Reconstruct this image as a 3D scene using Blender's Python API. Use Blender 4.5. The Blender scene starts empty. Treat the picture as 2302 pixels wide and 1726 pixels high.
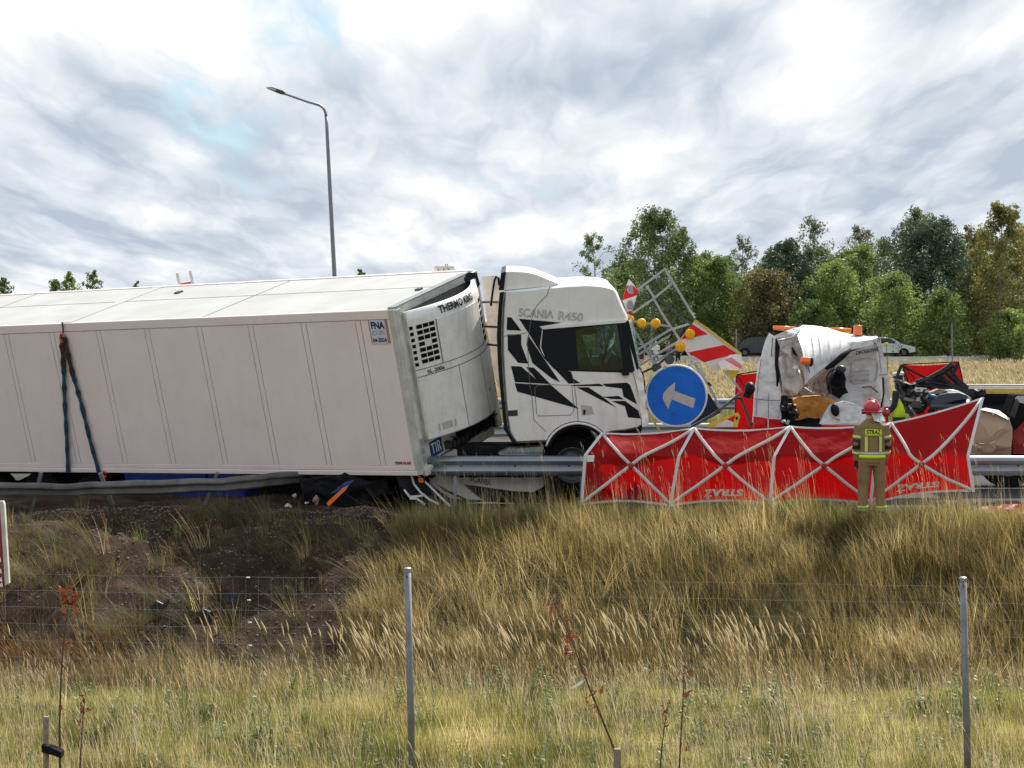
import bpy, bmesh, math, random
import numpy as np
from mathutils import Vector, Matrix, noise
from mathutils.geometry import tessellate_polygon

# ------------------------------------------------------------------ camera, sky, sun, exposure
random.seed(7); np.random.seed(7)
SC = bpy.context.scene
COL = SC.collection
F = 4400.0            # focal length in pixels of a 2302 px wide picture
CAMZ = 3.04
R = math.radians
cam = bpy.data.cameras.new('camera'); camo = bpy.data.objects.new('camera', cam); COL.objects.link(camo)
cam.sensor_width = 36.0; cam.lens = 36.0 * F / 2302.0
cam.shift_y = -143.0 / 2302.0
cam.clip_start = 0.1; cam.clip_end = 9000
camo.location = (0, 0, CAMZ); camo.rotation_euler = (R(90), 0, 0)
SC.camera = camo

SUN_AZ, SUN_EL = R(28), R(46)        # azimuth to the right of the view direction, elevation
sd = bpy.data.lights.new('sun', 'SUN'); so = bpy.data.objects.new('sun', sd); COL.objects.link(so)
sd.energy = 5.0; sd.angle = R(0.55); sd.color = (1.0, 0.95, 0.86)
sdir = Vector((math.sin(SUN_AZ) * math.cos(SUN_EL), math.cos(SUN_AZ) * math.cos(SUN_EL), math.sin(SUN_EL)))
so.rotation_euler = sdir.to_track_quat('Z', 'Y').to_euler(); so.location = sdir * 60

SC.view_settings.view_transform = 'Standard'; SC.view_settings.look = 'None'
SC.view_settings.exposure = 0.63; SC.view_settings.gamma = 1.0; SC.view_settings.use_curve_mapping = False
SC.render.engine = 'CYCLES'
SC.cycles.use_denoising = True; SC.cycles.denoiser = 'OPENIMAGEDENOISE'; SC.cycles.denoising_prefilter = 'NONE'; SC.cycles.denoising_input_passes = 'RGB_ALBEDO_NORMAL'
SC.cycles.use_adaptive_sampling = False
SC.cycles.max_bounces = 6; SC.cycles.transparent_max_bounces = 12
SC.cycles.caustics_reflective = False; SC.cycles.caustics_refractive = False


SKY_OFF = (92.2, 7.2, 1.2)
def build_world():
    w = bpy.data.worlds.new('World'); SC.world = w; w.use_nodes = True; w.cycles.sampling_method = 'MANUAL'; w.cycles.sample_map_resolution = 512
    nt = w.node_tree; N = nt.nodes; L = nt.links
    for n in list(N): N.remove(n)
    out = N.new('ShaderNodeOutputWorld'); bg = N.new('ShaderNodeBackground'); bg.inputs['Strength'].default_value = 0.072
    L.new(bg.outputs[0], out.inputs[0])
    sky = N.new('ShaderNodeTexSky'); sky.sky_type = 'NISHITA'; sky.sun_disc = False
    sky.sun_elevation = SUN_EL; sky.sun_rotation = SUN_AZ; sky.dust_density = 1.5
    tc = N.new('ShaderNodeTexCoord'); sp = N.new('ShaderNodeSeparateXYZ'); L.new(tc.outputs['Generated'], sp.inputs[0])
    def M(op, a, b=None, cl=False):
        n = N.new('ShaderNodeMath'); n.operation = op; n.use_clamp = cl
        for i, v in enumerate((a, b)):
            if v is None: continue
            if isinstance(v, (int, float)): n.inputs[i].default_value = v
            else: L.new(v, n.inputs[i])
        return n.outputs[0]
    z = M('ADD', M('MAXIMUM', sp.outputs['Z'], 0.0), 0.10)
    cx = M('DIVIDE', sp.outputs['X'], z); cy = M('MULTIPLY', M('DIVIDE', sp.outputs['Y'], z), 0.26)
    cb = N.new('ShaderNodeCombineXYZ'); L.new(cx, cb.inputs[0]); L.new(cy, cb.inputs[1])
    def NZ(scale, detail, rough, dist, off, vec=None):
        mp = N.new('ShaderNodeVectorMath'); mp.operation = 'ADD'; mp.inputs[1].default_value = off
        L.new(vec or cb.outputs[0], mp.inputs[0])
        n = N.new('ShaderNodeTexNoise'); n.noise_dimensions = '2D'; n.inputs['Scale'].default_value = scale; n.inputs['Detail'].default_value = detail
        n.inputs['Roughness'].default_value = rough; n.inputs['Distortion'].default_value = dist
        L.new(mp.outputs[0], n.inputs['Vector']); return n.outputs[0]
    # cloud thickness: billows (noise) modulated by large banks; the difference of two
    # samples taken towards the sun lights the sunny edges and greys the undersides
    def cloud(off):
        n1 = NZ(1.75, 7, 0.54, 0., off); n2 = NZ(0.75, 2, 0.5, 0., (off[0] + 5.2, off[1] + 1.2, 4.0))
        mp = N.new('ShaderNodeVectorMath'); mp.operation = 'ADD'; mp.inputs[1].default_value = off; L.new(cb.outputs[0], mp.inputs[0])
        wn = N.new('ShaderNodeTexNoise'); wn.noise_dimensions = '2D'; wn.inputs['Scale'].default_value = 3.2; wn.inputs['Detail'].default_value = 4; L.new(mp.outputs[0], wn.inputs['Vector'])
        wv = N.new('ShaderNodeVectorMath'); wv.operation = 'MULTIPLY_ADD'; wv.inputs[1].default_value = (.34, .34, .34); L.new(wn.outputs['Color'], wv.inputs[0]); L.new(mp.outputs[0], wv.inputs[2])
        vo = N.new('ShaderNodeTexVoronoi'); vo.voronoi_dimensions = '2D'; vo.feature = 'F1'; vo.inputs['Scale'].default_value = 3.0; vo.inputs['Detail'].default_value = 3; vo.inputs['Roughness'].default_value = .55; vo.inputs['Lacunarity'].default_value = 2.2
        L.new(wv.outputs[0], vo.inputs['Vector']); puff = M('SUBTRACT', 1.15, vo.outputs['Distance'])      # rounded heads
        return M('ADD', M('ADD', M('MULTIPLY', n1, 0.40), M('MULTIPLY', n2, 0.38)), M('MULTIPLY', puff, 0.24))
    O = SKY_OFF
    d0 = cloud(O); l0 = NZ(1.5, 3, .5, 0., O); d1 = NZ(1.5, 3, .5, 0., (O[0] + .04, O[1] - .13, O[2]))
    lit = M('MULTIPLY_ADD', M('SUBTRACT', l0, d1), 1.5); lit.node.inputs[2].default_value = 0.5
    s = M('ADD', M('MULTIPLY', d0, 0.62), M('MULTIPLY', lit, 0.38))
    rp = N.new('ShaderNodeValToRGB'); L.new(s, rp.inputs[0])
    e = rp.color_ramp.elements
    e[0].position = 0.36; e[0].color = (0.47, 0.545, 0.645, 1)
    e[1].position = 0.60; e[1].color = (1.02, 1.01, 1.0, 1)
    m = e.new(0.445); m.color = (0.65, 0.715, 0.79, 1)
    m = e.new(0.515); m.color = (0.81, 0.845, 0.885, 1)
    sc_ = N.new('ShaderNodeVectorMath'); sc_.operation = 'SCALE'; sc_.inputs['Scale'].default_value = 9.6
    L.new(rp.outputs[0], sc_.inputs[0])
    n3 = NZ(0.8, 4, 0.6, 0., (O[0] + 11.3, O[1] + 6.5, 9.0))
    cov = N.new('ShaderNodeMapRange'); cov.interpolation_type = 'SMOOTHSTEP'
    cov.inputs['From Min'].default_value = 0.35; cov.inputs['From Max'].default_value = 0.44
    L.new(M('ADD', M('MULTIPLY', n3, 0.7), M('MULTIPLY', d0, 0.3)), cov.inputs['Value'])
    blue = N.new('ShaderNodeMix'); blue.data_type = 'RGBA'; blue.inputs[0].default_value = 0.7
    L.new(sky.outputs[0], blue.inputs[6]); blue.inputs[7].default_value = (5.4, 7.8, 9.4, 1)   # thin high veil over the blue
    mx = N.new('ShaderNodeMix'); mx.data_type = 'RGBA'
    L.new(cov.outputs[0], mx.inputs[0]); L.new(blue.outputs[2], mx.inputs[6]); L.new(sc_.outputs[0], mx.inputs[7])
    L.new(mx.outputs[2], bg.inputs['Color'])
build_world()


# ------------------------------------------------------------------ helpers
def V(*a): return Vector(a)
def P(px, py, Y):
    """the point of the place seen at picture position (px, py), Y metres from the camera"""
    return Vector(((px - 1151.0) / F * Y, Y, CAMZ - (py - 720.0) / F * Y))

ORG = {}
def org(o): return ORG[o.name] if o is not None else Vector((0, 0, 0))

def thing(name, loc, label, cat, group=None):
    o = bpy.data.objects.new(name, None); COL.objects.link(o)
    o.location = loc; o.empty_display_size = 0.2; ORG[o.name] = Vector(loc)
    o['label'] = label; o['category'] = cat
    if group: o['group'] = group
    return o

def tag(o, label=None, cat=None, group=None, kind=None):
    if label: o['label'] = label
    if cat: o['category'] = cat
    if group: o['group'] = group
    if kind: o['kind'] = kind
    return o

class MB:
    def __init__(s): s.v = []; s.f = []
    def add(s, vs, fs):
        k = len(s.v); s.v.extend([Vector(v) for v in vs]); s.f.extend([tuple(i + k for i in f) for f in fs]); return s
    def box(s, c, sx, sy, sz, ax=None):
        ux, uy, uz = ax if ax else (V(1, 0, 0), V(0, 1, 0), V(0, 0, 1))
        c = Vector(c); vs = []
        for k in (-.5, .5):
            for j in (-.5, .5):
                for i in (-.5, .5): vs.append(c + ux * (i * sx) + uy * (j * sy) + uz * (k * sz))
        return s.add(vs, [(0, 2, 3, 1), (4, 5, 7, 6), (0, 1, 5, 4), (2, 6, 7, 3), (0, 4, 6, 2), (1, 3, 7, 5)])
    def bar(s, a, b, w, h, up=None):
        a = Vector(a); b = Vector(b); d = (b - a); l = d.length; d.normalize()
        up = Vector(up) if up else V(0, -1, 0)
        if abs(d.dot(up)) > .98: up = V(1, 0, 0)
        u = d.cross(up).normalized(); w_ = u.cross(d).normalized()
        return s.box((a + b) / 2, l, w, h, (d, u, w_))
    def tube(s, pts, r, n=8, cap=True):
        pts = [Vector(p) for p in pts]; m = len(pts)
        rs = list(r) if hasattr(r, '__len__') else [r] * m
        t0 = (pts[1] - pts[0]).normalized(); up = V(0, 0, 1) if abs(t0.z) < .9 else V(1, 0, 0)
        u = t0.cross(up).normalized(); vs = []; fs = []
        for i, p in enumerate(pts):
            t = (pts[min(i + 1, m - 1)] - pts[max(i - 1, 0)]).normalized()
            u = (u - t * u.dot(t)).normalized(); w = t.cross(u)
            ra, rb = rs[i] if hasattr(rs[i], '__len__') else (rs[i], rs[i])
            for k in range(n):
                a = 2 * math.pi * k / n; vs.append(p + u * (math.cos(a) * ra) + w * (math.sin(a) * rb))
        for i in range(m - 1):
            for k in range(n):
                fs.append((i * n + k, i * n + (k + 1) % n, (i + 1) * n + (k + 1) % n, (i + 1) * n + k))
        if cap: fs.append(tuple(range(n - 1, -1, -1))); fs.append(tuple((m - 1) * n + k for k in range(n)))
        return s.add(vs, fs)
    def etube(s, rings, n=12, cap=True):
        """rings of (centre, x half width, y half width): an upright elliptical loft"""
        vs = []; fs = []; m = len(rings)
        for c, rx, ry in rings:
            c = Vector(c)
            for k in range(n):
                a = 2 * math.pi * k / n; vs.append(c + V(math.cos(a) * rx, math.sin(a) * ry, 0))
        for i in range(m - 1):
            for k in range(n): fs.append((i * n + k, i * n + (k + 1) % n, (i + 1) * n + (k + 1) % n, (i + 1) * n + k))
        if cap: fs.append(tuple(range(n - 1, -1, -1))); fs.append(tuple((m - 1) * n + k for k in range(n)))
        return s.add(vs, fs)
    def prism(s, pts, d, holes=()):
        """polygon (with holes) extruded by the vector d"""
        d = Vector(d); loops = [[Vector(p) for p in pts]] + [[Vector(p) for p in h] for h in holes]
        tri = tessellate_polygon(loops); flat = [p for l in loops for p in l]; n = len(flat)
        fs = [tuple(t) for t in tri] + [tuple(i + n for i in reversed(t)) for t in tri]; k = 0
        for l in loops:
            m = len(l)
            for i in range(m):
                j = (i + 1) % m; fs.append((k + i, k + j, k + j + n, k + i + n))
            k += m
        return s.add(flat + [p + d for p in flat], fs)
    def grid(s, fn, nu, nv):
        vs = [fn(i / nu, j / nv) for j in range(nv + 1) for i in range(nu + 1)]
        fs = [(j * (nu + 1) + i, j * (nu + 1) + i + 1, (j + 1) * (nu + 1) + i + 1, (j + 1) * (nu + 1) + i) for j in range(nv) for i in range(nu)]
        return s.add(vs, fs)
    def ell(s, c, rx, ry, rz, nu=14, nv=9, ax=None):
        ux, uy, uz = ax if ax else (V(1, 0, 0), V(0, 1, 0), V(0, 0, 1)); c = Vector(c); vs = [c - uz * rz]; fs = []
        for j in range(1, nv):
            t = -math.pi / 2 + math.pi * j / nv
            for i in range(nu):
                a = 2 * math.pi * i / nu
                vs.append(c + ux * (math.cos(a) * math.cos(t) * rx) + uy * (math.sin(a) * math.cos(t) * ry) + uz * (math.sin(t) * rz))
        vs.append(c + uz * rz); top = len(vs) - 1
        for i in range(nu):
            fs.append((0, 1 + (i + 1) % nu, 1 + i)); fs.append((top, top - nu + i, top - nu + (i + 1) % nu))
        for j in range(nv - 2):
            for i in range(nu):
                a = 1 + j * nu; fs.append((a + i, a + (i + 1) % nu, a + nu + (i + 1) % nu, a + nu + i))
        return s.add(vs, fs)
    def lathe(s, prof, c, axis, n=24):
        """profile of (radius, distance along the axis)"""
        axis = Vector(axis).normalized(); up = V(0, 0, 1) if abs(axis.z) < .9 else V(1, 0, 0)
        u = axis.cross(up).normalized(); w = axis.cross(u); c = Vector(c); vs = []; fs = []; m = len(prof)
        for r, h in prof:
            for k in range(n):
                a = 2 * math.pi * k / n; vs.append(c + axis * h + (u * math.cos(a) + w * math.sin(a)) * max(r, 1e-4))
        for i in range(m - 1):
            for k in range(n): fs.append((i * n + k, i * n + (k + 1) % n, (i + 1) * n + (k + 1) % n, (i + 1) * n + k))
        return s.add(vs, fs)
    def build(s, name, mat, parent=None, smooth=False, fix=True, bevel=0, crumple=None, solid=0, remesh=0, weld=False):
        me = bpy.data.meshes.new(name); o_ = org(parent)
        me.from_pydata([v - o_ for v in s.v], [], s.f)
        if fix or crumple:
            bm = bmesh.new(); bm.from_mesh(me)
            if weld: bmesh.ops.remove_doubles(bm, verts=bm.verts, dist=1e-4)
            if crumple:
                amp, scl, cuts = crumple
                for _ in range(cuts):
                    bmesh.ops.subdivide_edges(bm, edges=bm.edges[:], cuts=1, use_grid_fill=True)
                for v in bm.verts:
                    q = (v.co + o_) * scl
                    if amp >= 0: v.co += Vector((noise.noise(q) * .5, noise.noise(q + V(31, 7, 2)), noise.noise(q + V(3, 17, 52)) * .6)) * amp
                    else:      # sheet metal: flats that meet in sharp creases
                        r1 = .5 - 2.2 * abs(noise.noise(q)); r2 = .35 - 1.6 * abs(noise.noise(q * 2.1 + V(9, 4, 1)))
                        v.co += Vector((.12 * r2, r1 + .5 * r2, .22 * r1)) * -amp
            bmesh.ops.recalc_face_normals(bm, faces=bm.faces)
            bm.to_mesh(me); bm.free()
        if smooth:
            me.polygons.foreach_set('use_smooth', [True] * len(me.polygons))
        me.materials.append(mat if not isinstance(mat, str) else MAT[mat])
        o = bpy.data.objects.new(name, me); COL.objects.link(o)
        if parent: o.parent = parent
        ORG[o.name] = o_.copy()
        if remesh:
            m = o.modifiers.new('remesh', 'REMESH'); m.mode = 'VOXEL'; m.voxel_size = remesh; m.use_smooth_shade = True
            m = o.modifiers.new('smooth', 'SMOOTH'); m.iterations = 3; m.factor = .5
        if solid:
            m = o.modifiers.new('solid', 'SOLIDIFY'); m.thickness = solid; m.offset = 0
        if bevel:
            m = o.modifiers.new('bevel', 'BEVEL'); m.width = bevel; m.segments = 2; m.limit_method = 'ANGLE'; m.angle_limit = R(40)
        return o

def reorigin(o, loc):
    """move a single mesh thing's origin to its base"""
    loc = Vector(loc); o.data.transform(Matrix.Translation(-loc)); o.location = loc; ORG[o.name] = loc
    return o

def copy_part(o, parent, off=(0, 0, 0)):
    c = o.copy(); COL.objects.link(c); c.parent = parent; c.location = Vector(o.location) + Vector(off); ORG[c.name] = org(parent).copy(); return c

_tc = [0]
def text_geo(txt, size, outline=0, bold=0, shear=0, res=3):
    cu = bpy.data.curves.new('lettering', 'FONT'); cu.body = txt; cu.size = size; cu.align_x = 'CENTER'; cu.align_y = 'CENTER'
    cu.resolution_u = res; cu.shear = shear
    if outline: cu.fill_mode = 'NONE'; cu.bevel_depth = outline; cu.bevel_resolution = 0
    else:
        cu.offset = bold; cu.extrude = 0.0008
    ob = bpy.data.objects.new('lettering_tmp', cu); COL.objects.link(ob)
    dg = bpy.context.evaluated_depsgraph_get(); dg.update()
    me = bpy.data.meshes.new_from_object(ob.evaluated_get(dg))
    vs = [v.co.copy() for v in me.vertices]; fs = [tuple(p.vertices) for p in me.polygons]
    bpy.data.objects.remove(ob); bpy.data.curves.remove(cu); bpy.data.meshes.remove(me)
    return vs, fs
def lettering(txt, size, place, mat, parent, outline=0, bold=0, shear=0, width=None, name='lettering'):
    """place(x, y, z) puts flat lettering on a surface"""
    vs, fs = text_geo(txt, size, outline, bold, shear)
    if width:
        w = max(v.x for v in vs) - min(v.x for v in vs); k = width / w
        for v in vs: v.x *= k
    mb = MB(); mb.add([place(v.x, v.y, v.z) for v in vs], fs)
    return mb.build(name, mat, parent, fix=False)

# ------------------------------------------------------------------ materials
MAT = {}
def pm(name, col, rough=.5, metal=0., var=.12, scale=6., bump=0., bscale=None, dirt=None, spec=.5, coat=0., island=0., emit=0.):
    """paint or solid with mottling, wear and fine relief; dirt = (colour, amount, scale)"""
    m = bpy.data.materials.new(name); m.use_nodes = True; MAT[name] = m
    nt = m.node_tree; N = nt.nodes; L = nt.links; b = N['Principled BSDF']
    b.inputs['Roughness'].default_value = rough; b.inputs['Metallic'].default_value = metal
    b.inputs['Specular IOR Level'].default_value = spec; b.inputs['Coat Weight'].default_value = coat
    tc = N.new('ShaderNodeTexCoord')
    nz = N.new('ShaderNodeTexNoise'); nz.inputs['Scale'].default_value = scale; nz.inputs['Detail'].default_value = 6
    L.new(tc.outputs['Object'], nz.inputs['Vector'])
    rp = N.new('ShaderNodeMapRange'); rp.inputs['From Min'].default_value = .3; rp.inputs['From Max'].default_value = .7
    rp.inputs['To Min'].default_value = 1 - var; rp.inputs['To Max'].default_value = 1 + var * .6
    L.new(nz.outputs[0], rp.inputs[0])
    hs = N.new('ShaderNodeHueSaturation'); hs.inputs['Color'].default_value = (*col, 1); L.new(rp.outputs[0], hs.inputs['Value'])
    cur = hs.outputs[0]
    if island:
        ge = N.new('ShaderNodeNewGeometry'); mr = N.new('ShaderNodeMapRange'); mr.inputs['To Min'].default_value = 1 - island; mr.inputs['To Max'].default_value = 1 + island
        L.new(ge.outputs['Random Per Island'], mr.inputs[0]); h2 = N.new('ShaderNodeHueSaturation'); L.new(cur, h2.inputs['Color']); L.new(mr.outputs[0], h2.inputs['Value']); cur = h2.outputs[0]
    if dirt:
        dc, amt, ds = dirt
        n2 = N.new('ShaderNodeTexNoise'); n2.inputs['Scale'].default_value = ds; n2.inputs['Detail'].default_value = 8; n2.inputs['Roughness'].default_value = .65
        L.new(tc.outputs['Object'], n2.inputs['Vector'])
        r2 = N.new('ShaderNodeMapRange'); r2.inputs['From Min'].default_value = .48; r2.inputs['From Max'].default_value = .72; r2.inputs['To Max'].default_value = amt
        L.new(n2.outputs[0], r2.inputs[0]); mx = N.new('ShaderNodeMix'); mx.data_type = 'RGBA'
        L.new(r2.outputs[0], mx.inputs[0]); L.new(cur, mx.inputs[6]); mx.inputs[7].default_value = (*dc, 1); cur = mx.outputs[2]
    L.new(cur, b.inputs['Base Color'])
    if emit:
        L.new(cur, b.inputs['Emission Color']); b.inputs['Emission Strength'].default_value = emit
    if bump:
        n3 = N.new('ShaderNodeTexNoise'); n3.inputs['Scale'].default_value = bscale or scale * 4; n3.inputs['Detail'].default_value = 5
        L.new(tc.outputs['Object'], n3.inputs['Vector']); bp = N.new('ShaderNodeBump'); bp.inputs['Strength'].default_value = bump; bp.inputs['Distance'].default_value = .02
        L.new(n3.outputs[0], bp.inputs['Height']); L.new(bp.outputs[0], b.inputs['Normal'])
    return m

def leafmat(name, ramp, trans=.45, oscale=1.2, rough=.55, objrand=0.0):
    """foliage: each leaf picks a tone from the ramp, light comes through it"""
    m = bpy.data.materials.new(name); m.use_nodes = True; MAT[name] = m
    nt = m.node_tree; N = nt.nodes; L = nt.links
    for n in list(N): N.remove(n)
    out = N.new('ShaderNodeOutputMaterial'); ge = N.new('ShaderNodeNewGeometry'); tc = N.new('ShaderNodeTexCoord')
    nz = N.new('ShaderNodeTexNoise'); nz.inputs['Scale'].default_value = oscale; nz.inputs['Detail'].default_value = 3; L.new(ge.outputs['Position'], nz.inputs['Vector'])
    a = N.new('ShaderNodeMath'); a.operation = 'MULTIPLY_ADD'; a.inputs[1].default_value = .45; L.new(ge.outputs['Random Per Island'], a.inputs[0])
    c = N.new('ShaderNodeMath'); c.operation = 'MULTIPLY_ADD'; c.inputs[1].default_value = 1.5; c.inputs[2].default_value = -.48; L.new(nz.outputs[0], c.inputs[0]); L.new(c.outputs[0], a.inputs[2])
    cur = a.outputs[0]
    if objrand:
        oi = N.new('ShaderNodeObjectInfo'); d = N.new('ShaderNodeMath'); d.operation = 'MULTIPLY_ADD'; d.inputs[1].default_value = objrand
        L.new(oi.outputs['Random'], d.inputs[0]); e = N.new('ShaderNodeMath'); e.operation = 'ADD'; e.inputs[1].default_value = -objrand / 2; L.new(cur, e.inputs[0]); L.new(e.outputs[0], d.inputs[2]); cur = d.outputs[0]
    rp = N.new('ShaderNodeValToRGB'); L.new(cur, rp.inputs[0]); el = rp.color_ramp.elements
    for i, col in enumerate(ramp):
        p = i / (len(ramp) - 1)
        if i == 0: el[0].position = 0; el[0].color = (*col, 1)
        elif i == len(ramp) - 1: el[-1].position = 1; el[-1].color = (*col, 1)
        else: q = el.new(p); q.color = (*col, 1)
    df = N.new('ShaderNodeBsdfDiffuse'); tr = N.new('ShaderNodeBsdfTranslucent'); gl = N.new('ShaderNodeBsdfGlossy'); gl.inputs['Roughness'].default_value = rough
    gl.inputs['Color'].default_value = (.9, .88, .8, 1)
    L.new(rp.outputs[0], df.inputs[0]); L.new(rp.outputs[0], tr.inputs[0])
    m1 = N.new('ShaderNodeMixShader'); m1.inputs[0].default_value = trans; L.new(df.outputs[0], m1.inputs[1]); L.new(tr.outputs[0], m1.inputs[2])
    m2 = N.new('ShaderNodeMixShader'); m2.inputs[0].default_value = .06; L.new(m1.outputs[0], m2.inputs[1]); L.new(gl.outputs[0], m2.inputs[2])
    L.new(m2.outputs[0], out.inputs[0]); return m

def clothmat(name, col, trans=.5, rough=.5, gloss=.05, scale=30, var=.1):
    m = bpy.data.materials.new(name); m.use_nodes = True; MAT[name] = m
    nt = m.node_tree; N = nt.nodes; L = nt.links
    for n in list(N): N.remove(n)
    out = N.new('ShaderNodeOutputMaterial'); tc = N.new('ShaderNodeTexCoord')
    nz = N.new('ShaderNodeTexNoise'); nz.inputs['Scale'].default_value = 4; nz.inputs['Detail'].default_value = 6; L.new(tc.outputs['Object'], nz.inputs['Vector'])
    mr = N.new('ShaderNodeMapRange'); mr.inputs['To Min'].default_value = 1 - var; mr.inputs['To Max'].default_value = 1 + var; L.new(nz.outputs[0], mr.inputs[0])
    hs = N.new('ShaderNodeHueSaturation'); hs.inputs['Color'].default_value = (*col, 1); L.new(mr.outputs[0], hs.inputs['Value'])
    n2 = N.new('ShaderNodeTexNoise'); n2.inputs['Scale'].default_value = 5; n2.inputs['Detail'].default_value = 4; L.new(tc.outputs['Object'], n2.inputs['Vector'])
    bp = N.new('ShaderNodeBump'); bp.inputs['Strength'].default_value = .35; bp.inputs['Distance'].default_value = .05; L.new(n2.outputs[0], bp.inputs['Height'])
    df = N.new('ShaderNodeBsdfDiffuse'); tr = N.new('ShaderNodeBsdfTranslucent'); gl = N.new('ShaderNodeBsdfGlossy'); gl.inputs['Roughness'].default_value = rough
    for s in (df, tr): L.new(hs.outputs[0], s.inputs[0])
    for s in (df, gl): L.new(bp.outputs[0], s.inputs['Normal'])
    m1 = N.new('ShaderNodeMixShader'); m1.inputs[0].default_value = trans; L.new(df.outputs[0], m1.inputs[1]); L.new(tr.outputs[0], m1.inputs[2])
    m2 = N.new('ShaderNodeMixShader'); m2.inputs[0].default_value = gloss; L.new(m1.outputs[0], m2.inputs[1]); L.new(gl.outputs[0], m2.inputs[2])
    L.new(m2.outputs[0], out.inputs[0]); return m

def glassmat(name, tint, refl=.12, cracks=0.):
    m = bpy.data.materials.new(name); m.use_nodes = True; MAT[name] = m
    nt = m.node_tree; N = nt.nodes; L = nt.links
    for n in list(N): N.remove(n)
    out = N.new('ShaderNodeOutputMaterial'); tp = N.new('ShaderNodeBsdfTransparent'); tp.inputs[0].default_value = (*tint, 1)
    gl = N.new('ShaderNodeBsdfGlossy'); gl.inputs['Roughness'].default_value = .03; lw = N.new('ShaderNodeFresnel'); lw.inputs[0].default_value = 1.5
    ad = N.new('ShaderNodeMath'); ad.operation = 'ADD'; ad.inputs[1].default_value = refl - .04; ad.use_clamp = True; L.new(lw.outputs[0], ad.inputs[0])
    mx = N.new('ShaderNodeMixShader'); L.new(ad.outputs[0], mx.inputs[0]); L.new(tp.outputs[0], mx.inputs[1]); L.new(gl.outputs[0], mx.inputs[2]); cur = mx.outputs[0]
    if cracks:
        tc = N.new('ShaderNodeTexCoord'); vo = N.new('ShaderNodeTexVoronoi'); vo.feature = 'DISTANCE_TO_EDGE'; vo.inputs['Scale'].default_value = 22
        L.new(tc.outputs['Object'], vo.inputs['Vector'])
        mr = N.new('ShaderNodeMapRange'); mr.inputs['From Min'].default_value = .12; mr.inputs['From Max'].default_value = .0; mr.inputs['To Min'].default_value = .12; mr.inputs['To Max'].default_value = cracks
        L.new(vo.outputs['Distance'], mr.inputs[0])
        df = N.new('ShaderNodeBsdfDiffuse'); df.inputs[0].default_value = (.72, .85, .82, 1); tr = N.new('ShaderNodeBsdfTranslucent'); tr.inputs[0].default_value = (.72, .85, .82, 1)
        dm = N.new('ShaderNodeMixShader'); L.new(df.outputs[0], dm.inputs[1]); L.new(tr.outputs[0], dm.inputs[2])
        m3 = N.new('ShaderNodeMixShader'); L.new(mr.outputs[0], m3.inputs[0]); L.new(cur, m3.inputs[1]); L.new(dm.outputs[0], m3.inputs[2]); cur = m3.outputs[0]
    L.new(cur, out.inputs[0]); return m

pm('trailer_white', (.93, .81, .77), .42, var=.03, scale=1.2, dirt=((.60, .50, .46), .15, 1.6))
def streaks(name, col, amt, sx=7., sz=.35):
    m = MAT[name]; N = m.node_tree.nodes; L = m.node_tree.links; b = N['Principled BSDF']; src = b.inputs['Base Color'].links[0].from_socket
    tc = N.new('ShaderNodeTexCoord'); mp = N.new('ShaderNodeMapping'); mp.inputs['Scale'].default_value = (sx, sx, sz); L.new(tc.outputs['Object'], mp.inputs[0])
    n = N.new('ShaderNodeTexNoise'); n.inputs['Scale'].default_value = 1.; n.inputs['Detail'].default_value = 7; n.inputs['Roughness'].default_value = .7; L.new(mp.outputs[0], n.inputs['Vector'])
    r = N.new('ShaderNodeMapRange'); r.inputs['From Min'].default_value = .5; r.inputs['From Max'].default_value = .8; r.inputs['To Max'].default_value = amt; L.new(n.outputs[0], r.inputs[0])
    mx = N.new('ShaderNodeMix'); mx.data_type = 'RGBA'; L.new(r.outputs[0], mx.inputs[0]); L.new(src, mx.inputs[6]); mx.inputs[7].default_value = (*col, 1); L.new(mx.outputs[2], b.inputs['Base Color'])
streaks('trailer_white', (.48, .40, .36), .14)
pm('trailer_roof', (.47, .47, .46), .6, var=.10, scale=1.1, dirt=((.36, .34, .31), .45, 1.7), spec=.2)
pm('frame_cream', (.62, .61, .55), .5, var=.18, scale=4, dirt=((.25, .22, .18), .5, 5))
pm('fridge_white', (.80, .79, .77), .35, var=.06, scale=3, dirt=((.5, .46, .42), .4, 5))
streaks('fridge_white', (.45, .41, .37), .5, 8, .6)
pm('seam_dark', (.22, .20, .195), .8)
pm('black', (.010, .011, .014), .5, var=.2, spec=.2)
pm('black_matt', (.011, .011, .013), .9, var=.3, scale=12, spec=.12)
pm('grille_black', (.004, .005, .007), .8, spec=.1)
pm('cab_white', (.82, .81, .80), .28, var=.035, scale=2, dirt=((.52, .47, .44), .28, 3), coat=.4)
streaks('cab_white', (.45, .40, .36), .4, 9, .8)
pm('cab_black', (.005, .008, .014), .42, var=.15, spec=.22)
pm('rubber', (.011, .011, .013), .9, var=.3, scale=20, bump=.2, spec=.15)
pm('rim', (.13, .14, .16), .5, metal=.4, var=.25, dirt=((.07, .06, .05), .7, 9))
pm('chassis', (.012, .013, .017), .8, var=.4, scale=7, dirt=((.04, .03, .025), .6, 7), spec=.2)
pm('chassis_blue', (.008, .035, .26), .45, var=.2, dirt=((.03, .03, .04), .7, 4))
pm('steel', (.36, .38, .40), .45, metal=.65, var=.25, scale=5, dirt=((.22, .20, .18), .4, 4))
pm('rail_steel', (.30, .33, .36), .42, metal=.7, var=.22, scale=3, dirt=((.16, .15, .14), .5, 3))
pm('rail_shaded', (.17, .16, .155), .7, metal=.2, var=.3, scale=4, dirt=((.10, .08, .07), .6, 5))  # dull rail steel, shade under the trailer put into the colour, plus dirt
pm('steel_dark', (.07, .075, .08), .55, metal=.4, var=.3, dirt=((.10, .07, .05), .5, 9))
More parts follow.
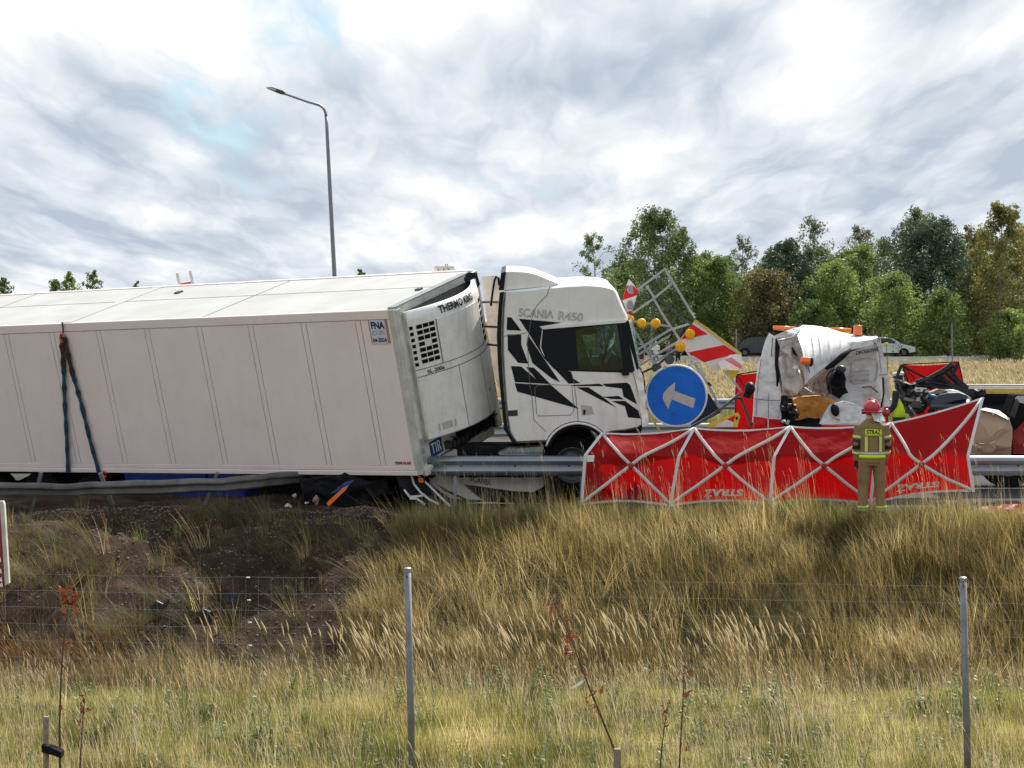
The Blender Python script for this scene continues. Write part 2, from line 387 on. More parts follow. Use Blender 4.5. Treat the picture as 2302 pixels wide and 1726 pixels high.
pm('bar_grey', (.40, .42, .43), .5, metal=.35, var=.15, dirt=((.2, .18, .16), .4, 6))
pm('post_grey', (.24, .26, .28), .6, metal=.3, var=.25, scale=9, dirt=((.16, .13, .10), .6, 5))
pm('lamp_grey', (.22, .235, .25), .5, metal=.4)
pm('sign_blue', (.004, .14, .62), .5, var=.14, scale=4, dirt=((.01, .09, .34), .6, 5), spec=.25)
pm('sign_white', (.74, .73, .71), .45, var=.08, dirt=((.45, .42, .38), .5, 6))
pm('sign_grey', (.47, .45, .43), .55, var=.12, scale=20)
pm('sign_red', (.72, .012, .014), .5, var=.12, spec=.25)
pm('sign_pink', (.72, .25, .25), .5)
pm('sign_yellow', (.72, .52, .05), .45, var=.15, dirt=((.3, .22, .08), .5, 9))
pm('amber', (.95, .46, .008), .4, var=.15, scale=25, spec=.3)
pm('orange_lamp', (.85, .17, .01), .25, var=.1, coat=.5)
pm('orange_hook', (.65, .10, .02), .5)
pm('tir_blue', (.012, .04, .20), .4)
pm('print_white', (.78, .78, .76), .5)
pm('print_navy', (.012, .015, .10), .5)
pm('print_dark', (.02, .02, .022), .5)
pm('print_line', (.30, .30, .32), .5)
pm('print_red', (.40, .05, .05), .5)
pm('sticker', (.66, .66, .76), .5)
pm('tape', (.36, .27, .18), .6)
pm('sling_sleeve', (.045, .022, .02), .85, var=.3, scale=25)
pm('sling_blue', (.016, .05, .085), .8, var=.35, scale=18, bump=.4)
pm('tan_suit', (.25, .165, .078), .85, var=.16, scale=9, bump=.35, bscale=16)
pm('hivis_yellow', (.62, .80, .02), .6, var=.05)
pm('hivis_pale', (.62, .66, .20), .6)
pm('silver_tape', (.48, .49, .50), .4)
pm('glove', (.015, .015, .017), .8)
pm('helmet_red', (.50, .022, .03), .35, var=.1, coat=.4)
pm('skin', (.55, .31, .22), .6, var=.06)
pm('navy', (.012, .016, .035), .8)
pm('cloth_white', (.72, .71, .68), .8)
pm('cloth_purple', (.17, .10, .17), .8)
pm('cloth_black', (.02, .02, .022), .85)
pm('cloth_maroon', (.09, .012, .02), .8)
pm('denim', (.10, .19, .34), .85)
pm('hair_dark', (.04, .028, .02), .8)
pm('hair_grey', (.35, .33, .31), .8)
pm('screen_tape', (.60, .57, .56), .6, var=.08)
pm('van_white', (.66, .65, .645), .36, var=.08, scale=3, dirt=((.25, .21, .19), .6, 6), coat=.15)
pm('van_inner', (.40, .355, .33), .7, var=.22, scale=4, dirt=((.13, .10, .09), .6, 5))
pm('van_trim', (.03, .032, .036), .7)
pm('foam_orange', (.46, .19, .03), .85, var=.3, scale=6, dirt=((.10, .03, .015), .8, 9), bump=.4)
pm('tail_red', (.35, .008, .012), .3, coat=.5)
pm('wreck_black', (.009, .010, .012), .65, var=.5, scale=9, bump=.3)
pm('seat_grey', (.045, .055, .075), .45, var=.2)
pm('cardboard', (.40, .27, .18), .9, var=.12, scale=5, dirt=((.22, .14, .09), .4, 5))
pm('cardboard_edge', (.66, .62, .56), .9)
pm('wood', (.46, .40, .33), .8, var=.2, scale=14)
pm('wood_stake', (.30, .23, .17), .85, var=.25, scale=30, bump=.4)
pm('blue_strap', (.03, .17, .33), .6)
pm('car_dark', (.012, .02, .045), .25, coat=.8, var=.05)
pm('car_silver', (.62, .63, .64), .3, metal=.3, coat=.6, var=.03)
pm('car_glass', (.03, .045, .06), .08, spec=.8)
pm('bark', (.10, .075, .055), .9, var=.35, scale=9, bump=.5)
pm('bark_birch', (.42, .40, .37), .85, var=.3, scale=5, dirt=((.05, .045, .04), .8, 7))
pm('wire', (.30, .31, .32), .5, metal=.5)
pm('insulator', (.75, .76, .76), .4)
pm('board_red', (.22, .022, .04), .6, var=.15)
pm('board_frame', (.56, .53, .47), .8, var=.15, dirt=((.35, .31, .26), .5, 7))
pm('shard', (.018, .022, .032), .5)
pm('stone', (.20, .165, .14), .9, var=.25, scale=9, island=.3)
pm('stem', (.10, .055, .035), .85)
clothmat('screen_red', (.38, .0015, .003), trans=.36, rough=.5, gloss=.015, var=.04)
clothmat('tarp_red', (.30, .01, .015), trans=.15, rough=.45, gloss=.04)
clothmat('tag_white', (.8, .8, .78), trans=.4)
glassmat('glass_side', (.50, .66, .66), .10)
glassmat('glass_cracked', (.62, .80, .77), .10, cracks=.85)
leafmat('leaf_red', [(.09, .022, .010), (.20, .045, .014), (.33, .09, .028)], .4)

# foliage of the wood
leafmat('leaf_birch', [(0.054, 0.093, 0.034), (0.093, 0.147, 0.046), (0.163, 0.217, 0.065), (0.264, 0.295, 0.093)], .42, .55)
leafmat('leaf_green', [(0.048, 0.088, 0.022), (0.096, 0.160, 0.035), (0.176, 0.248, 0.051), (0.304, 0.336, 0.080)], .45, .55)
leafmat('leaf_light', [(0.072, 0.123, 0.029), (0.145, 0.217, 0.043), (0.246, 0.319, 0.072), (0.377, 0.420, 0.131)], .48, .6)
leafmat('leaf_pine', [(.018, .042, .022), (.034, .072, .036), (.062, .110, .052), (.105, .155, .075)], .2, .6)
leafmat('leaf_brown', [(.05, .058, .018), (.105, .10, .03), (.17, .14, .042), (.24, .18, .05)], .42, .6)
leafmat('leaf_grey', [(0.077, 0.098, 0.056), (0.126, 0.147, 0.084), (0.182, 0.196, 0.105), (0.266, 0.252, 0.133)], .4, .6)
leafmat('leaf_gold', [(.07, .09, .02), (.14, .15, .035), (.23, .21, .05), (.33, .285, .08)], .45, .5)
# grasses
leafmat('grass_meadow', [(.05, .055, .012), (.20, .185, .042), (.46, .385, .12), (.80, .68, .34)], .5, .9, objrand=.35)
leafmat('grass_bank', [(.035, .026, .010), (.17, .12, .04), (.44, .325, .12), (.84, .69, .37)], .5, .7, objrand=.35)
leafmat('grass_green', [(.04, .075, .010), (.13, .185, .028), (.30, .335, .07), (.58, .555, .19)], .5, .9, objrand=.3)
leafmat('grass_dark', [(.025, .035, .012), (.07, .075, .025), (.17, .135, .055), (.36, .26, .12)], .4, .9, objrand=.3)
leafmat('grass_plume', [(.42, .33, .17), (.58, .47, .27), (.74, .63, .42), (.84, .76, .58)], .5, 2)
leafmat('grass_rust', [(.10, .055, .02), (.19, .10, .035), (.30, .17, .065), (.44, .30, .15)], .45, 2)
leafmat('grass_field', [(.11, .13, .05), (.24, .25, .10), (.42, .39, .20), (.66, .60, .39)], .5, .12, objrand=.3)
leafmat('weed_green', [(.04, .08, .012), (.09, .14, .025), (.16, .22, .05)], .45, 2)
# ------------------------------------------------------------------ the ground
def sstep(a, b, x):
    t = np.clip((x - a) / (b - a), 0, 1); return t * t * (3 - 2 * t)
def wob(x, y, s, k=0.0):
    return (np.sin(x * s * 1.3 + k) * np.cos(y * s * 1.1 + k * 2) + .5 * np.sin(x * s * 2.9 - y * s * 2.3 + k * 3) + .25 * np.sin(y * s * 5.7 + x * s * 4.1 + k))
def hgt(x, y):
    """height of the ground: meadow, ditch, bank, road formation, field"""
    x = np.asarray(x, float); y = np.asarray(y, float)
    near = 1.5 * (1 - sstep(-2, 15, y)) * 1.9 - 1.41
    ditch = -.30 * sstep(22.7, 24.2, y)
    foot = 25.0 + .2 * np.sin(x * .55 + 1)
    bank = 1.78 * sstep(foot - .7, 29.4, y)
    z = near + ditch + bank
    road = sstep(29.9, 30.45, y)
    z = z * (1 - road) + (-.04) * road
    fld = sstep(57.5, 62, y)
    z = z + fld * (-.05 + .12 * wob(x, y, .05, 2)) + sstep(150, 190, y) * .35
    rough = sstep(14, 18, y) * (1 - sstep(29.8, 30.3, y))
    z = z + rough * (.055 * wob(x, y, 1.15, .4) + .02 * wob(x, y, 3.9, 1.1))
    dm = dirtmask(x, y)
    z = z + .13 * (1 - sstep(-2.4, -1.5, x)) * sstep(29.6, 30.2, y) * (1 - sstep(35, 36.5, y)) * (1 + .5 * wob(x, y, 1.3, 2)) * .9  # last term: added earth mound over the road, darkening the view under the trailer
    dm = dm * (1 - sstep(30.0, 30.4, y))
    z = z - dm * (.14 + .06 * wob(x, y, 1.9, 3)) + dm * .03 * wob(x, y, 7, 1)
    return z
def dirtmask(x, y):
    x = np.asarray(x, float); y = np.asarray(y, float)
    edge = -1.25 - (29.8 - y) * .20 + .16 * np.sin(y * 2.3) + .07 * np.sin(y * 6.1 + 1)
    return (1 - sstep(edge - .35, edge + .1, x)) * sstep(24.7, 25.5, y) * (1 - sstep(35.5, 36.5, y))  # runs on over the road, dark earth standing in for shade under the trailer

def axis(segs):
    out = []
    for a, b, s in segs: out += list(np.arange(a, b, s))
    return np.array(out)
def geo(a, b, n): return list(a * (b / a) ** (np.arange(n + 1) / n))
xs_pos = list(np.arange(0, 9, .11)) + geo(9, 40, 24) + geo(42, 3500, 26)
xs = np.array([-v for v in reversed(xs_pos[1:])] + xs_pos)
ys = np.concatenate([-np.array(geo(2, 800, 12))[::-1], np.arange(-1, 16, .8), np.arange(16, 31, .11), np.arange(31, 37, .3), np.arange(37, 62, 1.2), np.array(geo(63, 4000, 40))])
XX, YY = np.meshgrid(xs, ys); ZZ = hgt(XX, YY)
def np_mesh(name, verts, quads, mat, attrs=None):
    me = bpy.data.meshes.new(name); nv = len(verts); nf = len(quads); k = quads.shape[1]
    me.vertices.add(nv); me.vertices.foreach_set('co', np.asarray(verts, np.float32).ravel())
    me.loops.add(nf * k); me.loops.foreach_set('vertex_index', quads.astype(np.int32).ravel())
    me.polygons.add(nf); me.polygons.foreach_set('loop_start', np.arange(nf, dtype=np.int32) * k)
    me.polygons.foreach_set('loop_total', np.full(nf, k, np.int32))
    for n, a in (attrs or {}).items():
        at = me.attributes.new(n, 'FLOAT', 'POINT'); at.data.foreach_set('value', np.asarray(a, np.float32).ravel())
    me.materials.append(MAT[mat] if isinstance(mat, str) else mat); me.update(calc_edges=True); me.validate(); return me
ny, nx = XX.shape
ii = (np.arange(ny - 1)[:, None] * nx + np.arange(nx - 1)[None, :]).ravel()
quads = np.stack([ii, ii + 1, ii + 1 + nx, ii + nx], 1)

def ground_material():
    m = bpy.data.materials.new('earth_and_turf'); m.use_nodes = True; N = m.node_tree.nodes; L = m.node_tree.links; b = N['Principled BSDF']
    b.inputs['Roughness'].default_value = .95; b.inputs['Specular IOR Level'].default_value = .15
    ge = N.new('ShaderNodeNewGeometry'); at = N.new('ShaderNodeAttribute'); at.attribute_name = 'dirt'
    def nz(s, d=6, r=.6):
        n = N.new('ShaderNodeTexNoise'); n.inputs['Scale'].default_value = s; n.inputs['Detail'].default_value = d; n.inputs['Roughness'].default_value = r; L.new(ge.outputs['Position'], n.inputs['Vector']); return n.outputs[0]
    def ramp(v, stops):
        r = N.new('ShaderNodeValToRGB'); L.new(v, r.inputs[0]); e = r.color_ramp.elements
        for i, (p, c) in enumerate(stops):
            q = e[i] if i < 2 else e.new(p); q.position = p; q.color = (*c, 1)
        return r.outputs[0]
    turf = ramp(nz(1.3), [(.3, (.045, .04, .018)), (.7, (.13, .115, .05))])
    shaded_soil = ramp(nz(2.2, 9, .7), [(.32, (.018, .012, .008)), (.68, (.10, .064, .042)), (.52, (.046, .028, .017))])  # earth tones darkened to stand in for the trailer's shade
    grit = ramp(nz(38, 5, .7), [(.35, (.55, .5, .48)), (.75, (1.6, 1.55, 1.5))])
    mu = N.new('ShaderNodeMix'); mu.data_type = 'RGBA'; mu.blend_type = 'MULTIPLY'; mu.inputs[0].default_value = .8; L.new(shaded_soil, mu.inputs[6]); L.new(grit, mu.inputs[7])
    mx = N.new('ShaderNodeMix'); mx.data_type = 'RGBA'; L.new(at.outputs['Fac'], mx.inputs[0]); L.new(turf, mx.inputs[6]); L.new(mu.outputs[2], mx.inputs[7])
    L.new(mx.outputs[2], b.inputs['Base Color'])
    bp = N.new('ShaderNodeBump'); bp.inputs['Strength'].default_value = .8; bp.inputs['Distance'].default_value = .05; L.new(nz(24, 6, .7), bp.inputs['Height']); L.new(bp.outputs[0], b.inputs['Normal'])
    return m
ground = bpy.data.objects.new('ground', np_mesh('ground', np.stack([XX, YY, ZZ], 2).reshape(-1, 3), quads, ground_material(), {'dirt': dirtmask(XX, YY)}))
ground.data.polygons.foreach_set('use_smooth', [True] * len(ground.data.polygons))
COL.objects.link(ground); tag(ground, kind='structure'); ORG[ground.name] = V(0, 0, 0)

def asphalt(name, a, c):
    m = bpy.data.materials.new(name); m.use_nodes = True; MAT[name] = m; N = m.node_tree.nodes; L = m.node_tree.links; b = N['Principled BSDF']; b.inputs['Roughness'].default_value = .9; b.inputs['Specular IOR Level'].default_value = 0.
    ge = N.new('ShaderNodeNewGeometry'); n1 = N.new('ShaderNodeTexNoise'); n1.inputs['Scale'].default_value = .7; n1.inputs['Detail'].default_value = 8
    n2 = N.new('ShaderNodeTexNoise'); n2.inputs['Scale'].default_value = 90; n2.inputs['Detail'].default_value = 3
    for n in (n1, n2): L.new(ge.outputs['Position'], n.inputs['Vector'])
    ad = N.new('ShaderNodeMath'); ad.operation = 'MULTIPLY_ADD'; ad.inputs[1].default_value = .45; L.new(n2.outputs[0], ad.inputs[0]); L.new(n1.outputs[0], ad.inputs[2])
    r = N.new('ShaderNodeValToRGB'); r.color_ramp.elements[0].position = .5; r.color_ramp.elements[1].position = .95
    r.color_ramp.elements[0].color = (*a, 1); r.color_ramp.elements[1].color = (*c, 1); L.new(ad.outputs[0], r.inputs[0]); L.new(r.outputs[0], b.inputs['Base Color'])
    bp = N.new('ShaderNodeBump'); bp.inputs['Strength'].default_value = .3; bp.inputs['Distance'].default_value = .01; L.new(n2.outputs[0], bp.inputs['Height']); L.new(bp.outputs[0], b.inputs['Normal'])
asphalt('asphalt', (.055, .055, .058), (.12, .118, .115))
asphalt('pale_road', (.55, .52, .47), (.72, .69, .63))
asphalt('gravel_mat', (.10, .095, .09), (.26, .25, .24))
pm('marking', (.72, .71, .68), .7, var=.15, scale=3)
def strip(name, y0, y1, z, mat, x0=-220, x1=220, kind='structure', n=2):
    mb = MB(); mb.grid(lambda u, v: V(x0 + (x1 - x0) * u, y0 + (y1 - y0) * v, z), n, 1)
    return tag(mb.build(name, mat, fix=False), kind=kind)
strip('road', 30.75, 43.3, 0.0, 'asphalt')
strip('opposite_road', 45.6, 56.6, 0.0, 'asphalt')
strip('gravel_shoulder', 30.25, 30.75, -.006, 'gravel_mat', -1.2, 220)
strip('edge_line', 35.3, 35.5, .004, 'marking')
strip('far_edge_line', 42.6, 42.8, .004, 'marking')
strip('opposite_edge_line', 55.9, 56.1, .004, 'marking')
for k in range(-6, 8): strip('lane_marking', 39.1, 39.25, .004, 'marking', k * 12 - 2, k * 12 + 2)
tag(MB().box((0, 150.5, .05), 460, 6.0, .5).build('service_road', 'pale_road'), kind='structure')

# ------------------------------------------------------------------ grasses, gravel (what nobody could count)
def tuft(name, mat, n, h, spread, lean, width, seed, curl=.35, plume=None, seg=3, stray=.35):
    """one bunch of blades; lean = wind, plume = (share, length, thickness, material) for feathery heads"""
    rg = np.random.RandomState(seed); vs = []; fs = []; mi = []
    for b in range(n):
        a = rg.uniform(0, 2 * math.pi); r = spread * math.sqrt(rg.uniform(0, 1)); bx, by = r * math.cos(a), r * math.sin(a)
        hh = h * rg.uniform(.45, 1.1); az = a + rg.normal(0, .7)
        dx = lean[0] * rg.uniform(.5, 1.4) + math.cos(az) * stray * rg.uniform(.2, 1); dy = lean[1] * rg.uniform(.5, 1.4) + math.sin(az) * stray * rg.uniform(.2, 1)
        pl = plume and rg.uniform() < plume[0]
        if pl: hh = h * rg.uniform(1.0, 1.35)
        w = width * rg.uniform(.6, 1.2); pa = rg.uniform(0, math.pi); px, py = math.cos(pa) * w / 2, math.sin(pa) * w / 2
        k = len(vs)
        for i in range(seg + 1):
            t = i / seg; c = t * (1 + curl * t) ; x = bx + dx * hh * c * .6; y = by + dy * hh * c * .6; z = hh * (t - .28 * curl * t * t * (abs(dx) + abs(dy)))
            ww = 1 - t * .85
            vs.append((x - px * ww, y - py * ww, z)); vs.append((x + px * ww, y + py * ww, z))
        for i in range(seg): fs.append((k + 2 * i, k + 2 * i + 1, k + 2 * i + 3, k + 2 * i + 2)); mi.append(0)
        if pl:
            tip = Vector(((vs[-1][0] + vs[-2][0]) / 2, (vs[-1][1] + vs[-2][1]) / 2, vs[-1][2])); pr = Vector(vs[-4]); d = (tip - pr).normalized(); d = (d + Vector((lean[0] * .5, lean[1] * .5, -.05))).normalized()
            Lp = plume[1] * rg.uniform(.7, 1.2); u = d.cross(Vector((rg.normal(), rg.normal(), rg.normal()))).normalized(); w2 = d.cross(u)
            for q in (u, w2, (u + w2).normalized()):
                k = len(vs)
                for t, ww in ((-.25, .15), (.1, .8), (.4, 1), (.75, .6), (1.02, .05)):
                    c = tip + d * (Lp * t) + Vector((lean[0], lean[1], 0)) * (t * t * .04); vs.append(tuple(c - q * plume[2] * ww * .5)); vs.append(tuple(c + q * plume[2] * ww * .5))
                for i in range(4): fs.append((k + 2 * i, k + 2 * i + 1, k + 2 * i + 3, k + 2 * i + 2)); mi.append(1)
    me = np_mesh(name, np.array(vs), np.array(fs), mat)
    if plume: me.materials.append(MAT[plume[3]]); me.polygons.foreach_set('material_index', np.array(mi, np.int32))
    return bpy.data.objects.new(name, me)

def weed(name, seed, h=.45):
    rg = np.random.RandomState(seed); vs = []; fs = []
    for s in range(5):
        a = rg.uniform(0, 6.28); lx, ly = math.cos(a) * .3, math.sin(a) * .3; hh = h * rg.uniform(.6, 1.1)
        k = len(vs); vs += [(0, -.003, 0), (0, .003, 0), (lx * hh, ly * hh - .002, hh), (lx * hh, ly * hh + .002, hh)]; fs.append((k, k + 1, k + 3, k + 2))
        for l in range(11):
            t = rg.uniform(.2, 1); c = Vector((lx * hh * t, ly * hh * t, hh * t)); b = rg.uniform(0, 6.28); d = Vector((math.cos(b), math.sin(b), rg.uniform(-.2, .5))).normalized(); u = d.cross(Vector((0, 0, 1))).normalized(); ln = rg.uniform(.03, .07)
            k = len(vs); vs += [tuple(c), tuple(c + d * ln * .5 + u * ln * .22), tuple(c + d * ln), tuple(c + d * ln * .5 - u * ln * .22)]; fs.append((k, k + 1, k + 2, k + 3))
    return bpy.data.objects.new(name, np_mesh(name, np.array(vs), np.array(fs), 'weed_green'))

def stone_proto(name, seed):
    rg = np.random.RandomState(seed); mb = MB(); mb.ell((0, 0, .1), 1, .8, .6, 6, 4)
    vs = np.array([tuple(v) for v in mb.v]) * (1 + rg.uniform(-.25, .25, (len(mb.v), 1)))
    me = bpy.data.meshes.new(name); me.from_pydata(vs.tolist(), [], mb.f); me.materials.append(MAT['stone']); return bpy.data.objects.new(name, me)

def scatter(name, protos, pts, rotz, scl, idx, label=None, tilt=None):
    """copies of the prototypes standing on the given points"""
    pc = bpy.data.collections.new(name + '_kinds')
    for p in sorted(protos, key=lambda o: o.name): pc.objects.link(p)
    n = len(pts); me = bpy.data.meshes.new(name); me.vertices.add(n); me.vertices.foreach_set('co', np.asarray(pts, np.float32).ravel())
    a = me.attributes.new('rot', 'FLOAT_VECTOR', 'POINT'); rv = np.zeros((n, 3), np.float32); rv[:, 2] = rotz
    if tilt is not None: rv[:, :2] = tilt
    a.data.foreach_set('vector', rv.ravel())
    a = me.attributes.new('size', 'FLOAT', 'POINT'); a.data.foreach_set('value', np.asarray(scl, np.float32))
    a = me.attributes.new('pick', 'INT', 'POINT'); a.data.foreach_set('value', np.asarray(idx, np.int32))
    ng = bpy.data.node_groups.new(name, 'GeometryNodeTree'); ng.interface.new_socket('Geometry', in_out='INPUT', socket_type='NodeSocketGeometry'); ng.interface.new_socket('Geometry', in_out='OUTPUT', socket_type='NodeSocketGeometry')
    N = ng.nodes; L = ng.links; gi = N.new('NodeGroupInput'); go = N.new('NodeGroupOutput'); ip = N.new('GeometryNodeInstanceOnPoints')
    ci = N.new('GeometryNodeCollectionInfo'); ci.inputs['Collection'].default_value = pc; ci.inputs['Separate Children'].default_value = True; ci.inputs['Reset Children'].default_value = True
    def at(nm, t):
        q = N.new('GeometryNodeInputNamedAttribute'); q.data_type = t; q.inputs['Name'].default_value = nm; return [o for o in q.outputs if o.enabled and o.name == 'Attribute'][0]
    L.new(gi.outputs[0], ip.inputs['Points']); L.new(ci.outputs[0], ip.inputs['Instance']); ip.inputs['Pick Instance'].default_value = True
    L.new(at('pick', 'INT'), ip.inputs['Instance Index']); L.new(at('size', 'FLOAT'), ip.inputs['Scale'])
    er = N.new('FunctionNodeEulerToRotation'); L.new(at('rot', 'FLOAT_VECTOR'), er.inputs[0]); L.new(er.outputs[0], ip.inputs['Rotation'])
    L.new(ip.outputs[0], go.inputs[0])
    o = bpy.data.objects.new(name, me); COL.objects.link(o); md = o.modifiers.new('scatter', 'NODES'); md.node_group = ng
    tag(o, label, kind='stuff'); ORG[o.name] = V(0, 0, 0); return o

def spread(n, x0, x1, y0, y1, keep=None, seed=0):
    rg = np.random.RandomState(seed); x = rg.uniform(x0, x1, n); y = rg.uniform(y0, y1, n)
    if keep is not None:
        p = keep(x, y); m = rg.uniform(0, 1, n) < p; x = x[m]; y = y[m]
    return x, y, rg
def patchy(x, y, s, k): return .5 + .5 * np.clip(wob(x, y, s, k), -1, 1)
WIND = (-.5, -.06)

# meadow in front of the ditch
pr = [tuft('meadow_%d' % i, 'grass_meadow', 24, .16 + .045 * i, .10, (WIND[0] * .35, -.05), .0075, 10 + i, stray=.65) for i in range(4)] + \
     [tuft('meadow_%d' % (4 + i), 'grass_green', 22, .16 + .05 * i, .10, (WIND[0] * .3, 0), .0075, 20 + i, stray=.7) for i in range(2)]
x, y, rg = spread(16500, -8.6, 8.6, 15.0, 23.75, None, 3)
g = patchy(x, y, .9, 1.0); idx = np.where(rg.uniform(0, 1, len(x)) < g * .45, 4 + rg.randint(0, 2, len(x)), rg.randint(0, 4, len(x)))
scatter('meadow_grass', pr, np.stack([x, y, hgt(x, y) - .01], 1), rg.normal(0, .5, len(x)), rg.uniform(.6, 1.15, len(x)) * (.75 + .5 * patchy(x, y, .55, 3)), idx, 'short yellow green meadow grass in front of the ditch')
# thin dry stalks of the meadow
pr = [tuft('stalk_%d' % i, 'grass_plume', 6, .32 + .06 * i, .12, (WIND[0] * .3, 0), .005, 40 + i, plume=(.75, .07, .009, 'grass_plume'), stray=.4) for i in range(4)]
x, y, rg = spread(2600, -8.4, 8.4, 15.5, 23.8, lambda x, y: .25 + .75 * patchy(x, y, .7, 5), 4)
scatter('meadow_stalks', pr, np.stack([x, y, hgt(x, y) - .01], 1), rg.normal(0, .5, len(x)), rg.uniform(.6, 1.2, len(x)), rg.randint(0, 4, len(x)), 'thin pale seed stalks standing in the meadow grass')
pr = [weed('weed_%d' % i, 60 + i, .3 + .06 * i) for i in range(3)]
x, y, rg = spread(850, -8.4, 8.4, 16, 24, lambda x, y: patchy(x, y, .8, 8), 5)
scatter('meadow_weeds', pr, np.stack([x, y, hgt(x, y)], 1), rg.uniform(0, 6.28, len(x)), rg.uniform(.6, 1.2, len(x)), rg.randint(0, 3, len(x)), 'small green weeds among the meadow grass')

# long grass of the bank
pr = [tuft('bank_%d' % i, 'grass_bank', 26, .44 + .08 * i, .13, (WIND[0] * (.55 + .16 * i), -.12), .0085, 70 + i, curl=.55, stray=.5) for i in range(5)] + \
     [tuft('bank_%d' % (5 + i), 'grass_dark', 24, .42 + .06 * i, .13, (WIND[0] * .7, -.2), .0085, 80 + i, curl=.6, stray=.4) for i in range(2)] + \
     [tuft('bank_%d' % (7 + i), 'grass_green', 26, .33 + .06 * i, .12, (WIND[0] * .4, -.1), .008, 85 + i, stray=.4) for i in range(2)]
def bk(x, y): return (1 - .97 * dirtmask(x, y))
x, y, rg = spread(13500, -9, 9, 23.7, 30.0, bk, 6)
u = rg.uniform(0, 1, len(x)); top = sstep(28.3, 29.4, y); low = 1 - sstep(24.3, 25.6, y)
idx = rg.randint(0, 5, len(x)); idx = np.where(u < .40 + .35 * (patchy(x, y, .85, 2) > .6) + .3 * low, 5 + rg.randint(0, 2, len(x)), idx)  # dark tufts stand in for shaded gaps, more of them along the ditch
idx = np.where(rg.uniform(0, 1, len(x)) < top * .85, 7 + rg.randint(0, 2, len(x)), idx)
s = rg.uniform(.55, 1.1, len(x)) * (.72 + .5 * patchy(x, y, .8, 7)) * (1 - .25 * top)
scatter('bank_grass', pr, np.stack([x, y, hgt(x, y) - .02], 1), rg.normal(0, .75, len(x)), s, idx, 'long dry wind-blown grass covering the road bank')
# clumps surviving on the churned earth
pr = [tuft('clump_%d' % i, 'grass_dark', 46, .42 + .07 * i, .09, (-.3, -.5), .006, 95 + i, curl=.9, stray=.7) for i in range(3)] + [tuft('clump_3', 'grass_dark', 34, .5, .10, (-.5, -.55), .0055, 99, curl=.9, stray=.5)]  # dark grass tone carries the trailer's shade on this slope
x, y, rg = spread(1500, -9, -1.2, 24.8, 30.3, lambda x, y: dirtmask(x, y) * np.where(wob(x, y, 1.1, 5) > .35, .6, .03) * (.35 + .65 * sstep(-2.2, -4.2, x) + .3 * (y > 29)), 7)
scatter('earth_grass_clumps', pr, np.stack([x, y, hgt(x, y) - .02], 1), rg.normal(0, .8, len(x)), rg.uniform(.5, 1.1, len(x)), rg.randint(0, 4, len(x)), 'flattened grass clumps on the churned earth slope')
# feathery reed grass along the foot of the bank
pr = [tuft('reed_%d' % i, 'grass_bank', 7, .62 + .09 * i, .18, (WIND[0] * .5, -.05), .006, 110 + i, curl=.35, plume=(.6, .15, .021, 'grass_plume'), stray=.22) for i in range(4)]
def rk(x, y):
    blob = lambda cx, w: np.exp(-((x - cx) / w) ** 2)
    return np.clip(blob(-1.35, .5) * .8 + blob(.2, .7) * .22 + blob(1.25, .65) * .75 + blob(3.1, .5) * .6 + blob(-3.9, .8) * .06 + blob(-2.6, .5) * .10 + .02, 0, 1)
x, y, rg = spread(470, -6.8, 7.2, 23.4, 24.9, rk, 8)
scatter('reed_grass', pr, np.stack([x, y, hgt(x, y) - .02], 1), rg.normal(0, .35, len(x)), rg.uniform(.75, 1.1, len(x)), rg.randint(0, 4, len(x)), 'pale feathery reed grass along the foot of the bank')
pr = [tuft('rust_%d' % i, 'grass_rust', 13, .6 + .08 * i, .2, (WIND[0] * .6, 0), .006, 130 + i, curl=.5, plume=(.5, .17, .02, 'grass_rust'), stray=.2) for i in range(3)]
x, y, rg = spread(48, -7.4, -4.6, 23.3, 24.6, None, 9)
scatter('rusty_grass', pr, np.stack([x, y, hgt(x, y) - .02], 1), rg.normal(0, .35, len(x)), rg.uniform(.7, 1.1, len(x)), rg.randint(0, 3, len(x)), 'rust brown tall grass at the foot of the earth slope')
# tall seed stalks along the top of the bank, before the red screen
pr = [tuft('bent_%d' % i, 'grass_plume', 5, .55 + .09 * i, .10, (-.12, 0), .0045, 140 + i, plume=(.45, .08, .006, 'grass_plume'), stray=.22) for i in range(4)]
x, y, rg = spread(330, -1.2, 8.2, 28.9, 29.65, lambda x, y: .25 + .75 * patchy(x, y, 1.1, 4), 10)
scatter('verge_stalks', pr, np.stack([x, y, hgt(x, y) - .02], 1), rg.normal(0, .5, len(x)), rg.uniform(.55, 1.25, len(x)), rg.randint(0, 4, len(x)), 'thin dry seed stalks along the top of the bank')
# tall grass of the field beyond the road
pr = [tuft('field_%d' % i, 'grass_field', 26, .42 + .08 * i, .28, (WIND[0] * .4, 0), .014, 150 + i, curl=.4, plume=(.3, .14, .035, 'grass_plume'), stray=.4) for i in range(4)] + [tuft('field_4', 'grass_green', 26, .5, .28, (WIND[0] * .4, 0), .012, 158, stray=.5)]
rg = np.random.RandomState(11); Yf = 58.5 * (146 / 58.5) ** rg.uniform(0, 1, 15500); Xf = rg.uniform(-.31, .31, len(Yf)) * Yf
m = (Xf > -.06 * Yf) | (rg.uniform(0, 1, len(Yf)) < .12); Xf = Xf[m]; Yf = Yf[m]
idx = np.where(rg.uniform(0, 1, len(Xf)) < .6 * patchy(Xf, Yf, .12, 2), 4, rg.randint(0, 4, len(Xf)))
scatter('field_grass', pr, np.stack([Xf, Yf, hgt(Xf, Yf) - .03], 1), rg.normal(0, .5, len(Xf)), rg.uniform(.6, 1.2, len(Xf)) * (1 + (Yf - 58) / 260) * (1 - .6 * sstep(95, 125, Yf)), idx, 'dry pale grass of the field beyond the road')
Yf = rg.uniform(154.5, 172, 2600); Xf = rg.uniform(-.05, .3, len(Yf)) * Yf
